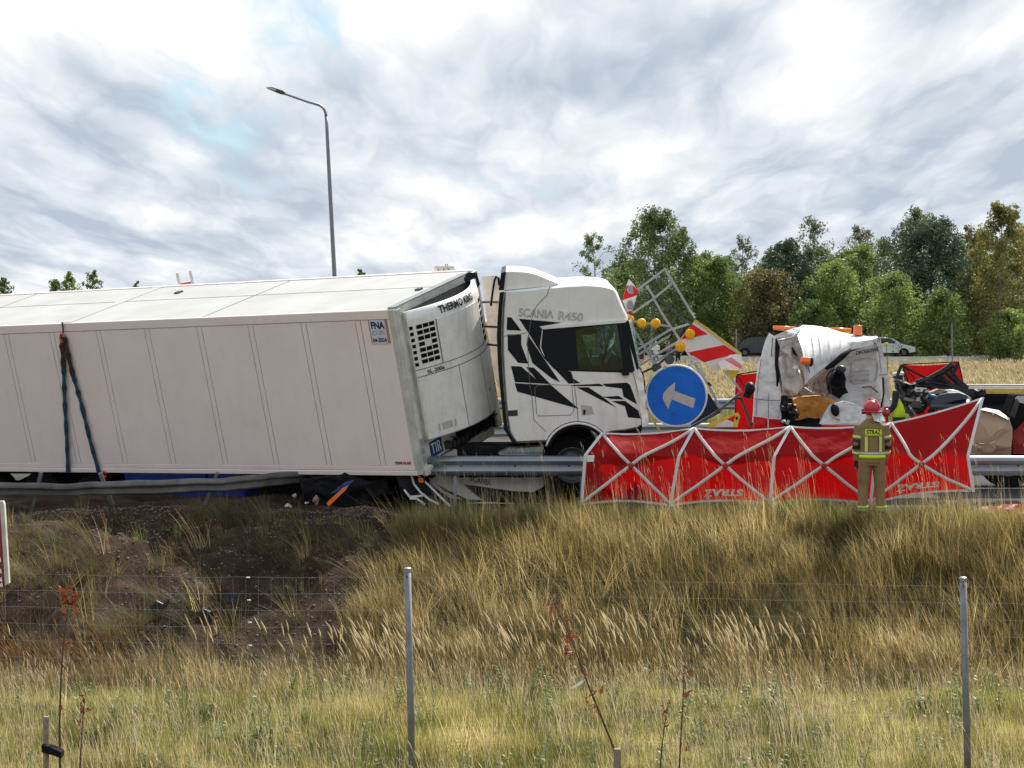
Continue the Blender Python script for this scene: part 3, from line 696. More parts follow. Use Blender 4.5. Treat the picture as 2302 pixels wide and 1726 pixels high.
pr2 = [tuft('far_reed_%d' % i, 'grass_field', 22, 1.15 + .2 * i, .5, (-.25, 0), .03, 170 + i, plume=(.6, .3, .08, 'grass_plume'), stray=.25) for i in range(3)]
scatter('far_reeds', pr2, np.stack([Xf, Yf, hgt(Xf, Yf) - .03], 1), rg.normal(0, .5, len(Xf)), rg.uniform(.6, 1.2, len(Xf)), rg.randint(0, 3, len(Xf)), 'tall feathery grass in front of the wood')
# stones on the churned slope and the shoulder
pr = [stone_proto('stone_%d' % i, 190 + i) for i in range(4)]
x, y, rg = spread(15000, -9, -.6, 24.9, 30.6, lambda x, y: dirtmask(x, y) * (.25 + .75 * patchy(x, y, 1.0, 9)), 12)
scatter('gravel', pr, np.stack([x, y, hgt(x, y)], 1), rg.uniform(0, 6.28, len(x)), .005 + .020 * rg.uniform(0, 1, len(x)) ** 4.5, rg.randint(0, 4, len(x)), 'loose stones scattered over the churned earth slope')
x, y, rg = spread(5000, -9, 9, 29.9, 30.8, None, 13)
scatter('shoulder_gravel', [o.copy() for o in pr], np.stack([x, y, np.maximum(hgt(x, y), -.03)], 1), rg.uniform(0, 6.28, len(x)), .006 + .012 * rg.uniform(0, 1, len(x)) ** 2, rg.randint(0, 4, len(x)), 'grey gravel on the road shoulder')
# ------------------------------------------------------------------ semi-trailer: it lies rolled towards the ditch, nose slewed to the bank
TP = dict(t=V(-0.8249, 31.824, 0.9451), yaw=-0.5303, roll=0.2595, pitch=-0.0319)
TR = Matrix.Rotation(TP['yaw'], 3, 'Z') @ Matrix.Rotation(TP['pitch'], 3, 'Y') @ Matrix.Rotation(TP['roll'], 3, 'X')
def T(x, y, z): return TR @ V(x, y, z) + TP['t']
TX, TY, TZ = TR @ V(1, 0, 0), TR @ V(0, 1, 0), TR @ V(0, 0, 1)
TAX = (TX, TY, TZ)
trailer = thing('semi_trailer', T(-7, 0, -1.1) * V(1, 1, 0).length * 0 + V(*(T(-7, 0, 0).xy), 0), 'long white refrigerated trailer tipped over the guard rail towards the ditch', 'trailer')
HT, HW, LN = 2.68, 1.3, 13.6
def tbox(x0, x1, y0, y1, z0, z1, mb=None):
    mb = mb or MB(); return mb.box(T((x0 + x1) / 2, (y0 + y1) / 2, (z0 + z1) / 2), abs(x1 - x0), abs(y1 - y0), abs(z1 - z0), TAX)
core = tbox(-LN, -.02, -HW + .025, HW - .025, .03, HT - .03).build('box_core', 'seam_dark', trailer)
seams = [-.65, -1.70, -2.76, -3.82, -4.94, -6.01, -7.08, -8.15, -9.22, -10.3, -11.4, -12.5]
prev = -.06
for s in seams + [-LN]:
    a = prev; b = s if s == -LN else s + .05
    for (p, q, nm) in ((b, a, 'side_panel'), (s - .05, s + .042, 'joint_strip')):
        if nm == 'joint_strip' and s == -LN: continue
        tbox(p + .003, q - .003, -HW, -HW + .05, .153, HT - .153).build(nm, 'trailer_white', trailer)
    prev = s - .058
tbox(-LN, -.06, -HW - .004, -HW + .05, HT - .147, HT + .004).build('top_rail', 'trailer_white', trailer, bevel=.012)
tbox(-LN, -.06, -HW - .006, -HW + .05, .075, .147).build('bottom_rail', 'trailer_white', trailer, bevel=.006)
tbox(-LN, -.03, -HW - .014, -HW + .05, -.01, .069).build('bottom_rail', 'trailer_white', trailer, bevel=.01)
tbox(-LN, 0, HW - .05, HW, 0, HT).build('far_side_wall', 'trailer_white', trailer)
rx = [-.05, -3.73, -6.72, -9.7, -LN]
for i in range(4):
    for (y0, y1) in ((-HW + .035, .165), (.205, HW - .075)):
        tbox(rx[i + 1] + .015, rx[i] - .015, y0, y1, HT - .04, HT + .004).build('roof_panel', 'trailer_roof', trailer)
tbox(-6.84, -6.62, -HW + .03, HW - .04, HT + .004, HT + .012).build('roof_strip', 'trailer_roof', trailer)
tbox(-LN, 0, HW - .07, HW + .004, HT - .1, HT + .02).build('top_rail', 'trailer_white', trailer, bevel=.01)
tbox(-5.86, -5.76, .62, .76, HT + .004, HT + .03).build('roof_rivet', 'steel_dark', trailer)
tbox(-.34, -.24, -.05, .05, HT + .004, HT + .03).build('roof_rivet', 'steel_dark', trailer)
# front wall and its frame
tbox(-.02, .0, -HW + .02, HW - .02, .02, HT - .24).build('front_wall', 'chassis', trailer)
tbox(-.06, .05, -HW - .008, -HW + .05, 0, HT).build('corner_post', 'frame_cream', trailer, bevel=.01)
tbox(.0, .055, -HW + .052, -HW + .19, .02, HT - .02).build('corner_post', 'frame_cream', trailer, bevel=.008)
tbox(0, .05, HW - .16, HW, 0, HT).build('corner_post', 'frame_cream', trailer, bevel=.01)
tbox(-.06, .04, -HW + .05, HW - .35, HT - .11, HT + .012).build('front_top_rail', 'frame_cream', trailer, bevel=.008)
tbox(-.09, .045, -HW + .05, HW - .3, HT + .013, HT + .03).build('roof_edge_trim', 'steel', trailer)
b = MB()
b.prism([T(.02, .86, HT - .04), T(.05, 1.0, HT + .03), T(.06, 1.22, HT - .03), T(.10, 1.2, HT - .22), T(.08, 1.05, HT - .28), T(.04, .92, HT - .14)], TX * .02)
tag(b.build('torn_roof_corner', 'cab_black', trailer, solid=.006), kind='stuff')
tbox(.0, .10, -HW + .06, HW - .35, -.05, .10).build('front_bumper_beam', 'frame_cream', trailer, bevel=.03)
tbox(.0, .012, -HW + .2, -.1, .11, .50).build('front_lower_panel', 'frame_cream', trailer)
tbox(.056, .062, -HW + .075, -HW + .175, .14, .56).build('warning_plate', 'sign_grey', trailer)
for k in range(3): tbox(.0625, .064, -HW + .085, -HW + .165, .16 + .14 * k, .27 + .14 * k).build('plate_text_block', 'print_line', trailer)
# refrigeration unit
def FX(y): return .12 + .40 * max(0, 1 - (y / 1.1) ** 2)
def FS(y, z, off=0.0):
    dx = -.8 * y / 1.21 if abs(y) < 1.1 else 0; n = V(1, -dx, 0).normalized(); rnd = .05 * max(0, (z - 2.44) / .15) ** 2
    return T(FX(y) + n.x * off - rnd, y + n.y * off, z)
Z0, ZM, Z1 = .50, 1.62, 2.58
def bulge(y0, y1, z0, z1, off0, off1, nu=10, nv=8):
    b = MB(); b.grid(lambda u, v: FS(y0 + (y1 - y0) * u, z0 + (z1 - z0) * v, off1), nu, nv); k = nu + 1
    n0 = len(b.v); b.v += [FS(y0 + (y1 - y0) * i / nu, z0 + (z1 - z0) * j / nv, off0) for j in range(nv + 1) for i in range(nu + 1)]
    for i in range(nu): b.f += [(i, i + 1, n0 + i + 1, n0 + i), (nv * k + i, n0 + nv * k + i, n0 + nv * k + i + 1, nv * k + i + 1)]
    for j in range(nv): b.f += [(j * k, n0 + j * k, n0 + (j + 1) * k, (j + 1) * k), (j * k + nu, (j + 1) * k + nu, n0 + (j + 1) * k + nu, n0 + j * k + nu)]
    return b
unit = bulge(-1.1, 1.1, Z0, Z1, -.06, 0, 26, 14); unit_o = unit.build('cooling_unit', 'fridge_white', trailer, smooth=True)
for s in (-1.1, 1.1): MB().prism([T(0, s, Z0), T(FX(s), s, Z0), T(FX(s), s, Z1), T(0, s, Z1)], TY * (.03 if s < 0 else -.03)).build('unit_side', 'fridge_white', unit_o)
tbox(.0, .11, -1.0, 1.0, Z0 + .1, Z1 - .14).build('unit_core', 'black_matt', unit_o)
for (y0, y1) in ((-.66, .44),): bulge(y0, y1, ZM + .03, 2.36, .0, .012).build('upper_door', 'fridge_white', unit_o, smooth=False)
for (y0, y1) in ((-1.08, -.40), (-.39, .22), (.23, 1.08)): bulge(y0, y1, Z0 + .02, ZM - .10, 0, .016).build('lower_door', 'fridge_white', unit_o)
bulge(-1.09, 1.09, ZM - .085, ZM + .015, 0, .010).build('waist_band', 'fridge_white', unit_o)
for r in range(7):
    for c in range(3):
        y = -.985 + c * .098; z = 2.28 - r * .093
        if (r, c) == (3, 1): continue
        bulge(y, y + .085, z, z + .062, -.02, .004, 2, 2).build('grille_slot', 'grille_black', unit_o)
    bulge(-1.085, -1.035, 2.29 - r * .098, 2.345 - r * .098, -.02, .004, 2, 2).build('grille_slot', 'grille_black', unit_o)
    for c in range(2): bulge(.60 + c * .13, .71 + c * .13, 2.28 - r * .105, 2.35 - r * .105, -.02, .004, 2, 2).build('grille_slot', 'grille_black', unit_o)
bulge(.86, 1.0, .66, 1.14, 0, .02, 3, 3).build('side_vent', 'black_matt', unit_o)
for y in (-.395, .225): bulge(y - .006, y + .006, Z0 + .02, ZM - .10, 0, .019, 1, 6).build('door_gap', 'seam_dark', unit_o)
for z in (ZM - .097, ZM + .018): bulge(-1.09, 1.09, z, z + .01, 0, .014, 16, 1).build('door_gap', 'seam_dark', unit_o)
for y in (-.668, .442): bulge(y - .004, y + .004, ZM + .03, 2.36, 0, .014, 1, 6).build('door_gap', 'seam_dark', unit_o)
lettering('THERMO KING', .165, lambda x, y, z: FS(-.13 + x, 2.475 + y, .006 + z), 'print_dark', unit_o, bold=.005, width=.90)
lettering('SL-200e', .085, lambda x, y, z: FS(-.80 + x, 1.575 + y, .014 + z), 'print_dark', unit_o, bold=.002)
bulge(.34, .42, .86, .93, 0, .019, 2, 2).build('maker_plate', 'print_line', unit_o)
bulge(-.92, -.62, .60, .72, 0, .0165, 3, 2).build('scuff_mark', 'sign_grey', unit_o)
# TIR plate
tp = tbox(.013, .024, -.93, -.56, .15, .40).build('tir_plate', 'tir_blue', trailer)
lettering('TIR', .25, lambda x, y, z: T(.026 + z, -.745 + x, .275 + y), 'print_white', tp, width=.30)
for y in (-.948, -.548): tbox(.011, .03, y, y + .008, .14, .41).build('plate_frame', 'print_white', tp)
b = MB()
rgb = random.Random(3)
for k in range(9):
    y0 = rgb.uniform(-.5, .5); pts = [T(.05 + .08 * rgb.random(), y0 + .12 * i + rgb.uniform(-.04, .04), .25 + .2 * math.sin(i * .9 + k) * rgb.random()) for i in range(6)]
    b.tube(pts, .012, 6)
tag(b.build('air_hoses', 'black', trailer), kind='stuff')
b = MB()
for k in range(7): b.box(T(.06, -.45 + .13 * k, .16 + .1 * rgb.random()), .1, .07, .08 + .06 * rgb.random(), TAX)
tag(b.build('couplings', 'steel_dark', trailer), kind='stuff')
# marks on the near side
def TS(x, z, off): return T(x, -HW - off, z)
tbox(-.46, -.10, -HW - .003, -HW - .001, 2.15, 2.585).build('sticker_backing', 'tape', trailer)  # tan rectangle behind the sticker, showing past its edges
fn = tbox(-.44, -.15, -HW - .006, -HW - .0035, 2.14, 2.53).build('inspection_sticker', 'sticker', trailer)
lettering('FNA', .15, lambda x, y, z: TS(-.295 + x, 2.44 + y, .0075 + z), 'print_navy', fn, bold=.006, width=.25)
lettering('04-2024', .09, lambda x, y, z: TS(-.295 + x, 2.205 + y, .0075 + z), 'print_dark', fn, bold=.003, width=.26)
b = MB(); b.tube([TS(-.37 + .05 * math.cos(a * .5236), 2.325 + .028 * math.sin(a * .5236), .008) for a in range(13)], .005, 4); b.build('emblem', 'print_line', fn)
b = MB()
for k in range(3): b.box(TS(-.235, 2.345 - k * .022, .0075), .11, .002, .009, TAX)
tag(b.build('small_print', 'print_line', fn), kind='stuff')
lettering('TERMOGLASS', .06, lambda x, y, z: TS(-.275 + x, .195 + y, .003 + z), 'print_red', trailer, bold=.003, width=.31)
mk = tbox(-.02, .06, -HW - .03, -HW - .005, -.115, -.045).build('marker_lamp', 'orange_lamp', trailer); tbox(-.03, .07, -HW - .005, -HW + .02, -.125, -.035).build('lamp_bracket', 'black', mk)
# undercarriage
for y in (-.45, .45): tbox(-LN, -.3, y - .06, y + .06, -.32, 0).build('chassis_beam', 'chassis', trailer)
tbox(-4.1, -.5, -.85, .9, -.62, -.13).build('under_shade_mass', 'black_matt', trailer, crumple=(.04, 3, 2))  # added dark mass standing in for the black shade under the trailer
for k in range(9): tbox(-1 - k * 1.4, -.9 - k * 1.4, -1.2, 1.2, -.12, -.01).build('cross_member', 'chassis', trailer)
for (x0, x1) in ((-6.15, -4.35), (-4.30, -3.62)):
    bx = tbox(x0, x1, -1.26, -.7, -.66, -.03).build('pallet_box', 'chassis_blue', trailer, bevel=.02)
for y in (-.75, .75): tbox(-3.2, -3.05, y - .07, y + .07, -.62, 0).build('landing_leg', 'chassis', trailer)
def wheel(parent, c, ax, r, w, name='wheel', studs=True):
    """tyre with tread shoulders, dished rim and hub"""
    ax = Vector(ax).normalized()
    t = MB().lathe([(r * .58, -w * .42), (r * .80, -w * .5), (r * .95, -w * .46), (r, -w * .3), (r, w * .3), (r * .95, w * .46), (r * .80, w * .5), (r * .58, w * .42)], c, ax, 32).build(name, 'rubber', parent, smooth=True)
    MB().lathe([(r * .60, w * .40), (r * .56, w * .46), (r * .54, w * .30), (r * .36, w * .12), (r * .30, w * .28), (r * .14, w * .34), (.001, w * .34)], c, ax, 24).build('rim', 'rim', t, smooth=True)
    if studs:
        b = MB(); up = V(0, 0, 1); u = ax.cross(up).normalized(); q = ax.cross(u)
        for k in range(8):
            a = k * math.pi / 4; b.lathe([(.001, w * .33), (.018, w * .33), (.018, w * .27)], Vector(c) + (u * math.cos(a) + q * math.sin(a)) * r * .25, ax, 6)
        tag(b.build('wheel_nuts', 'steel', t), kind='stuff')
    return t
for x in (-6.95, -8.25, -9.55):
    wheel(trailer, T(x, -1.02, -.56), -TY, .50, .34); wheel(trailer, T(x, 1.02, -.56), TY, .50, .34)
    MB().tube([T(x, -1, -.56), T(x, 1, -.56)], .07, 8).build('axle', 'chassis', trailer)
    tbox(x - .52, x + .52, -1.2, -.84, -.05, -.03).build('mudguard', 'black_matt', trailer)

# lifting sling over the side
hk = P(143, 738, 32.05)
sl = thing('lifting_sling', T(-6.6, -HW - .05, 0), 'two blue webbing slings with brown sleeves hanging from an orange hook on the trailer', 'sling')
def TI(px, py, y=-HW):     # point of the side wall seen at (px, py)
    d = TR.transposed() @ V((px - 1151) / F, 1, -(py - 720) / F); c = TR.transposed() @ (V(0, 0, CAMZ) - TP['t']); t = (y - c.y) / d.y; return c + d * t
def ribbon(pts, w, mat, name, thick=.012):
    b = MB(); loc = [TI(x * .35, 580 + y * .3497) for x, y in pts]; n = len(loc); wv = [w * (1 + .12 * math.sin(i * 2.1)) for i in range(n)]
    vs = []
    for i, p in enumerate(loc):
        d = (loc[min(i + 1, n - 1)] - loc[max(i - 1, 0)]).normalized(); s = V(d.z, 0, -d.x); tw = .012 * math.sin(i * 1.9)
        for sg in (-1, 1):
            q = p + s * (sg * wv[i] / 2); vs.append(T(q.x, -HW - .03 - sg * tw - .01, q.z)); vs.append(T(q.x, -HW - .03 - sg * tw - .01 - thick, q.z))
    fs = []
    for i in range(n - 1):
        a = i * 4; fs += [(a, a + 2, a + 6, a + 4), (a + 1, a + 5, a + 7, a + 3), (a, a + 4, a + 5, a + 1), (a + 2, a + 3, a + 7, a + 6)]
    fs += [(0, 1, 3, 2), (n * 4 - 4, n * 4 - 2, n * 4 - 1, n * 4 - 3)]
    b.add(vs, fs); return b.build(name, mat, sl)
def lerp_pts(ps, k=4):
    out = []
    for a, b_ in zip(ps, ps[1:]):
        for i in range(k): out.append((a[0] + (b_[0] - a[0]) * i / k, a[1] + (b_[1] - a[1]) * i / k))
    return out + [ps[-1]]
ribbon(lerp_pts([(413, 500), (412, 560), (422, 695)]), .085, 'sling_sleeve', 'sleeve', .025)
ribbon(lerp_pts([(424, 500), (450, 620), (482, 755)]), .085, 'sling_sleeve', 'sleeve', .022)
ribbon(lerp_pts([(420, 690), (426, 900), (440, 1150), (449, 1375)], 6), .080, 'sling_blue', 'strap')
ribbon(lerp_pts([(481, 750), (530, 920), (590, 1170), (650, 1385)], 6), .080, 'sling_blue', 'strap')
a = TI(144, 729); b_ = TI(146, 752)
MB().tube([T(a.x, -HW - .03, a.z + .05), T(a.x, -HW - .05, a.z - .1), T(b_.x - .02, -HW - .05, b_.z)], .014, 6).build('cable', 'black', sl)
MB().tube([T(b_.x + .05 * math.cos(t * .6) - .01, -HW - .06, b_.z - .04 + .075 * math.sin(t * .6)) for t in range(0, 9)], .018, 8).build('hook', 'orange_hook', sl, smooth=True)
c_ = TI(238, 1064); MB().tube([T(c_.x + .04 * math.cos(t * .7), -HW - .04, c_.z + .05 * math.sin(t * .7)) for t in range(0, 9)], .016, 8).build('hook', 'orange_hook', sl, smooth=True)

# ------------------------------------------------------------------ tractor unit
YC = 31.05
cabt = thing('tractor_truck', V(.6, 32.2, 0), 'white tractor truck with black slash stripes and smashed windscreen behind the red screen', 'truck')
ROLL = math.tan(R(4))
def ZC(zx, zy, off=0.0):
    px, py = 850 + zx * .3556, 570 + zy * .3556; p = P(px, py, YC)
    Y = YC - (p.z - 2.2) * ROLL; p = P(px, py, Y); return p + V(0, off, 0)
DEP = V(0, 2.42, .17)
def chaikin(pts, n=1):
    for _ in range(n):
        out = []
        for a, b in zip(pts, pts[1:] + pts[:1]): out += [(a[0] * .75 + b[0] * .25, a[1] * .75 + b[1] * .25), (a[0] * .25 + b[0] * .75, a[1] * .25 + b[1] * .75)]
        pts = out
    return pts
def inset2(pts, d):
    n = len(pts); out = []; A = sum(pts[i][0] * pts[(i + 1) % n][1] - pts[(i + 1) % n][0] * pts[i][1] for i in range(n)); sg = 1 if A > 0 else -1
    for i in range(n):
        a, b, c = pts[i - 1], pts[i], pts[(i + 1) % n]
        e1 = Vector((b[0] - a[0], b[1] - a[1])).normalized(); e2 = Vector((c[0] - b[0], c[1] - b[1])).normalized()
        nn = Vector((-(e1.y + e2.y), e1.x + e2.x)) * sg
        if nn.length < 1e-5: nn = Vector((-e1.y, e1.x)) * sg
        nn.normalize(); out.append((b[0] + nn.x * d, b[1] + nn.y * d))
    return out
arch = [(1480 - 0, 1132)] + [(1262 + 205 * math.cos(R(t)), 1262 - 190 * math.sin(R(t))) for t in range(38, 160, 12)] + [(1050, 1192)]
outline = [(800, 236), (940, 222), (1080, 206), (1200, 196), (1310, 190), (1400, 194), (1465, 205), (1492, 216), (1512, 240), (1532, 290), (1556, 345), (1576, 385), (1582, 420), (1592, 470), (1612, 560), (1630, 660), (1645, 722), (1660, 742), (1676, 775), (1684, 850), (1692, 930), (1702, 1010), (1706, 1082), (1672, 1092), (1640, 1108), (1560, 1124)] + arch + [(960, 1196), (872, 1198), (850, 1170), (826, 1125), (812, 1030), (800, 900), (790, 760), (783, 620), (782, 480), (788, 340)]
hole = [(1248, 488), (1300, 470), (1400, 458), (1510, 446), (1530, 580), (1553, 738), (1420, 738), (1268, 733), (1256, 600)]
ins = inset2(outline, 15)
shell = MB(); no = len(outline)
near_in = [ZC(*p) for p in ins]; near = [ZC(*p, .06) for p in outline]; far = [p + DEP - V(0, .12, 0) for p in near]; far_in = [p + DEP for p in near_in]
hn = [ZC(*p) for p in hole]; hf = [p + DEP for p in hn]
for (loop, hl) in ((near_in, hn), (far_in, hf)):
    tri = tessellate_polygon([loop, hl]); shell.add(loop + hl, [tuple(t) for t in tri])
i0 = outline.index((1582, 420)); i1 = outline.index((1645, 722))
for A, B, skip in ((near_in, near, False), (near, far, True), (far, far_in, False)):
    for i in range(no):
        if skip and i0 <= i < i1: continue
        j = (i + 1) % no; shell.add([A[i], A[j], B[j], B[i]], [(0, 1, 2, 3)])
cab = shell.build('cab_body', 'cab_white', cabt, smooth=True, weld=True)
m = cab.modifiers.new('split', 'EDGE_SPLIT'); m.split_angle = R(50)
def decal(pts, mat, name, parent, off=-.004, holes=(), d=.0035):
    return MB().prism([ZC(x, y, off) for x, y in pts], V(0, d, 0), [[ZC(x, y, off) for x, y in h] for h in holes]).build(name, mat, parent)
# dark glazing surround with the opening of the side window
surround = [(1042, 478), (1140, 462), (1300, 445), (1558, 424), (1572, 470), (1592, 590), (1622, 738), (1608, 752), (1400, 748), (1222, 742), (1120, 726), (1090, 700), (1058, 660), (1030, 590)]
so_ = decal(surround, 'cab_black', 'window_surround', cab, -.006, [hole])
MB().prism([ZC(x, y, .02) for x, y in hole], V(0, .006, 0)).build('side_window', 'glass_side', cab)
MB().prism([p + DEP - V(0, .03, 0) for p in hn], V(0, .006, 0)).build('side_window', 'glass_side', cab)
stripes = [
    [(815, 402), (842, 402), (905, 487), (813, 483)],
    [(890, 411), (1160, 436), (1024, 460), (1036, 480), (1022, 590), (1050, 662), (1112, 730), (1222, 748), (1235, 790), (1278, 818), (1205, 822), (1080, 690), (962, 520)],
    [(947, 514), (1150, 812), (1100, 790), (1005, 715), (975, 690), (938, 575)],
    [(818, 510), (905, 512), (905, 575), (950, 695), (885, 690), (820, 608)],
    [(840, 710), (905, 713), (1003, 798), (935, 717), (985, 720), (1090, 825), (865, 812)],
    [(862, 818), (1095, 832), (1270, 982), (880, 872)],
    [(1200, 832), (1402, 822), (1428, 838), (1240, 837)],
    [(1255, 845), (1330, 845), (1420, 905), (1505, 972), (1410, 925)],
    [(1418, 823), (1572, 815), (1592, 828), (1612, 880), (1636, 952), (1552, 905), (1540, 852), (1440, 840)],
    [(1420, 905), (1520, 899), (1555, 922), (1470, 918)],
    [(1475, 932), (1560, 930), (1645, 992), (1660, 1042), (1580, 1035), (1560, 965)]]
for q in stripes: decal(q, 'cab_black', 'stripe', cab)
trim = [(768, 246), (797, 240), (786, 340), (780, 480), (781, 620), (788, 760), (798, 900), (810, 1030), (824, 1125), (850, 1172), (872, 1200), (846, 1192), (796, 1112), (775, 900), (757, 700), (750, 520), (757, 380)]
MB().prism([ZC(x, y, -.01) for x, y in trim], V(0, .25, 0)).build('side_deflector_edge', 'cab_black', cab)
roofd = [(806, 113), (870, 112), (940, 118), (1000, 132), (1070, 160), (1148, 192), (1085, 204), (940, 218), (792, 232)]
MB().prism([ZC(x, y, .10) for x, y in roofd], DEP * .9).build('roof_deflector', 'cab_white', cabt, bevel=.03)
MB().prism([ZC(x, y, .08) for x, y in [(778, 120), (808, 112), (794, 230), (762, 232)]], DEP * .92).build('deflector_edge', 'cab_black', cabt, bevel=.01)
MB().prism([ZC(x, y, 1.9) for x, y in [(640, 128), (735, 122), (800, 150), (800, 560), (770, 900), (720, 760), (665, 330)]], V(0, .05, 0)).build('far_side_deflector', 'frame_cream', cabt)
b = MB(); b.tube([ZC(712, 330, .25), ZC(722, 250, .25), ZC(735, 165, .25), ZC(748, 140, .25), ZC(760, 150, .25), ZC(765, 200, .25)], .018, 7); b.build('grab_handle', 'black', cabt)
for z in (303, 463, 580): MB().prism([ZC(650, z - 9, 1.5), ZC(760, z - 5, .3), ZC(760, z + 9, .3), ZC(650, z + 5, 1.5)], V(0, .03, 0)).build('clamp_bar', 'steel_dark', cabt)
# seams, locker, handle, plates
for q in ([(1216, 742), (1240, 820), (1256, 960), (1266, 1066)], [(1085, 206), (1068, 262), (1000, 330), (965, 430), (945, 560), (950, 700), (962, 860)], [(990, 850), (1012, 832), (1100, 828), (1225, 832), (1238, 990), (1215, 1020), (1010, 1026), (1002, 1010), (990, 850)], [(752, 525), (850, 515), (940, 500)], [(968, 860), (985, 1050), (1062, 1125)], [(1612, 752), (1650, 900), (1668, 1090)]):
    MB().tube([ZC(x, y, -.002) for x, y in q], .0055, 4).build('panel_seam', 'seam_dark', cab)
decal([(820, 992), (882, 988), (883, 1025), (822, 1028)], 'print_dark', 'plate', cab)
h_ = decal([(1282, 955), (1350, 965), (1365, 1015), (1288, 1022)], 'sign_grey', 'door_handle_recess', cab); decal([(1296, 985), (1312, 988), (1308, 1015), (1298, 1018)], 'black', 'door_handle', h_, -.02, d=.018)
decal([(1530, 735), (1580, 740), (1588, 768), (1545, 770)], 'black', 'mirror_foot', cab, -.08, d=.075)
MB().prism([ZC(x, y, -.03) for x, y in [(1018, 460), (1558, 418), (1574, 424), (1560, 436), (1046, 478)]], V(0, .05, 0)).build('gutter_rail', 'cab_white', cab)
MB().tube([ZC(1085, 205, .2), ZC(1095, 178, .2)], .012, 6).build('clearance_lamp', 'black', cab)
# lettering on the cab side
def CS(cx, cy, ang):
    c = ZC(cx, cy, -.006); u = (ZC(cx + 100, cy + 100 * math.tan(ang), -.006) - c).normalized(); w = (ZC(cx, cy - 100, -.006) - c).normalized()
    return lambda x, y, z: c + u * x + w * y + V(0, -z, 0)
lettering('SCANIA', .19, CS(995, 380, R(3.5)), 'print_line', cab, outline=.0030, shear=.12, width=.55)
lettering('R450', .19, CS(1213, 400, R(4.5)), 'print_line', cab, outline=.0030, shear=.12, width=.40)
# crushed front corner
fc = MB(); fc.prism([ZC(x, y, -.02) for x, y in [(1612, 746), (1645, 738), (1668, 755), (1682, 800), (1680, 850), (1694, 900), (1690, 960), (1704, 1020), (1708, 1085), (1668, 1092), (1650, 900)]], V(0, .5, .03))
fc.build('crushed_front_corner', 'cab_white', cab, crumple=(.035, 7, 3))
MB().prism([ZC(x, y, .35) for x, y in [(1640, 720), (1690, 760), (1700, 860), (1690, 1000), (1700, 1100), (1640, 1090)]], V(0, 1.8, .12)).build('crushed_grille', 'black_matt', cab, crumple=(.08, 4, 3))
# windscreen, bowed outward
wa, wb = ZC(1580, 425, .05), ZC(1643, 722, .05)
def ws(u, v):
    p = wa.lerp(wb, v) + DEP * u * .98; bow = math.sin(math.pi * u); p += V(.11 * bow + .03 * noise.noise(p * 3), 0, 0); return p
MB().grid(ws, 14, 14).build('windscreen', 'glass_cracked', cab, smooth=True, solid=.006)
MB().prism([ZC(x, y, -.008) for x, y in [(1555, 426), (1584, 420), (1616, 560), (1650, 722), (1640, 735), (1596, 600)]], V(0, .12, 0)).build('windscreen_pillar', 'cab_black', cab)
MB().grid(lambda u, v: ZC(1560 + 66 * v + 34 * u, 440 + 285 * v, .02 + .05 * u), 5, 12).build('shattered_glass_edge', 'glass_cracked', cab, crumple=(.02, 12, 0), solid=.004)
# inside the cab
MB().prism([ZC(x, y, .35) for x, y in [(1500, 640), (1610, 700), (1620, 800), (1440, 800), (1450, 700)]], V(0, 1.7, .12)).build('dashboard', 'van_trim', cab)
b = MB(); c0 = ZC(1440, 655, .6); b.tube([c0 + (V(.06, 0, .2) * math.cos(t * .3927)) + (V(0, .22, 0) * math.sin(t * .3927)) for t in range(17)], .014, 6); b.build('steering_wheel', 'black', cab)
MB().prism([ZC(x, y, .5) for x, y in [(1040, 480), (1230, 480), (1235, 760), (1040, 740)]], V(0, .1, 0)).build('curtain', 'navy', cab)
seat_ = MB(); seat_.prism([ZC(x, y, 1.5) for x, y in [(1250, 500), (1310, 505), (1340, 640), (1380, 700), (1380, 760), (1270, 760)]], V(0, .5, 0)); seat_.build('seat', 'seat_grey', cab, bevel=.04)
MB().prism([ZC(x, y, 1.46) for x, y in [(1268, 540), (1300, 545), (1320, 650), (1278, 690)]], V(0, .03, 0)).build('reflective_vest', 'hivis_yellow', cab, crumple=(.03, 9, 2))
MB().grid(lambda u, v: ZC(1395 + 120 * u + 40 * v, 462 + 235 * v, 1.9 - .5 * u + .15 * math.sin(u * 5 + v * 3)), 12, 12).build('caved_windscreen', 'glass_cracked', cab, crumple=(.06, 6, 0))
MB().prism([ZC(x, y, 1.1) for x, y in [(1352, 610), (1370, 608), (1374, 670), (1354, 672)]], V(0, .06, 0)).build('red_strap', 'helmet_red', cab)
MB().ell(ZC(1320, 488, .5), .20, .10, .07).build('sun_visor_pod', 'black', cab, smooth=True)
MB().prism([ZC(x, y, .12) for x, y in [(880, 760), (1600, 770), (1600, 1060), (900, 1180)]], V(0, 2.1, .1)).build('cab_floor_mass', 'black_matt', cab)
# wheels, wing, chassis
b = MB(); ar = [(1262 + 205 * math.cos(R(t)), 1262 - 190 * math.sin(R(t))) for t in range(30, 172, 8)]; ar2 = [(1262 + 178 * math.cos(R(t)), 1262 - 165 * math.sin(R(t))) for t in range(30, 172, 8)]
b.prism([ZC(x, y, -.012) for x, y in ar] + [ZC(x, y, -.012) for x, y in reversed(ar2)], V(0, .45, .03)); b.build('wheel_arch_liner', 'black_matt', cabt)
b = MB(); b.tube([ZC(x, y, -.015) for x, y in ar], .02, 6); b.build('arch_lip', 'cab_white', cabt, smooth=True)
ax = V(0, -1, -.07); wheel(cabt, P(1286, 1043, 31.62), ax, .50, .32); wheel(cabt, P(1286, 1043, 31.62) + DEP * .75, -ax, .50, .32)
wheel(cabt, P(985, 1046, 32.4), ax, .50, .34); wheel(cabt, P(985, 1046, 32.4) + DEP * .8, -ax, .5, .34)
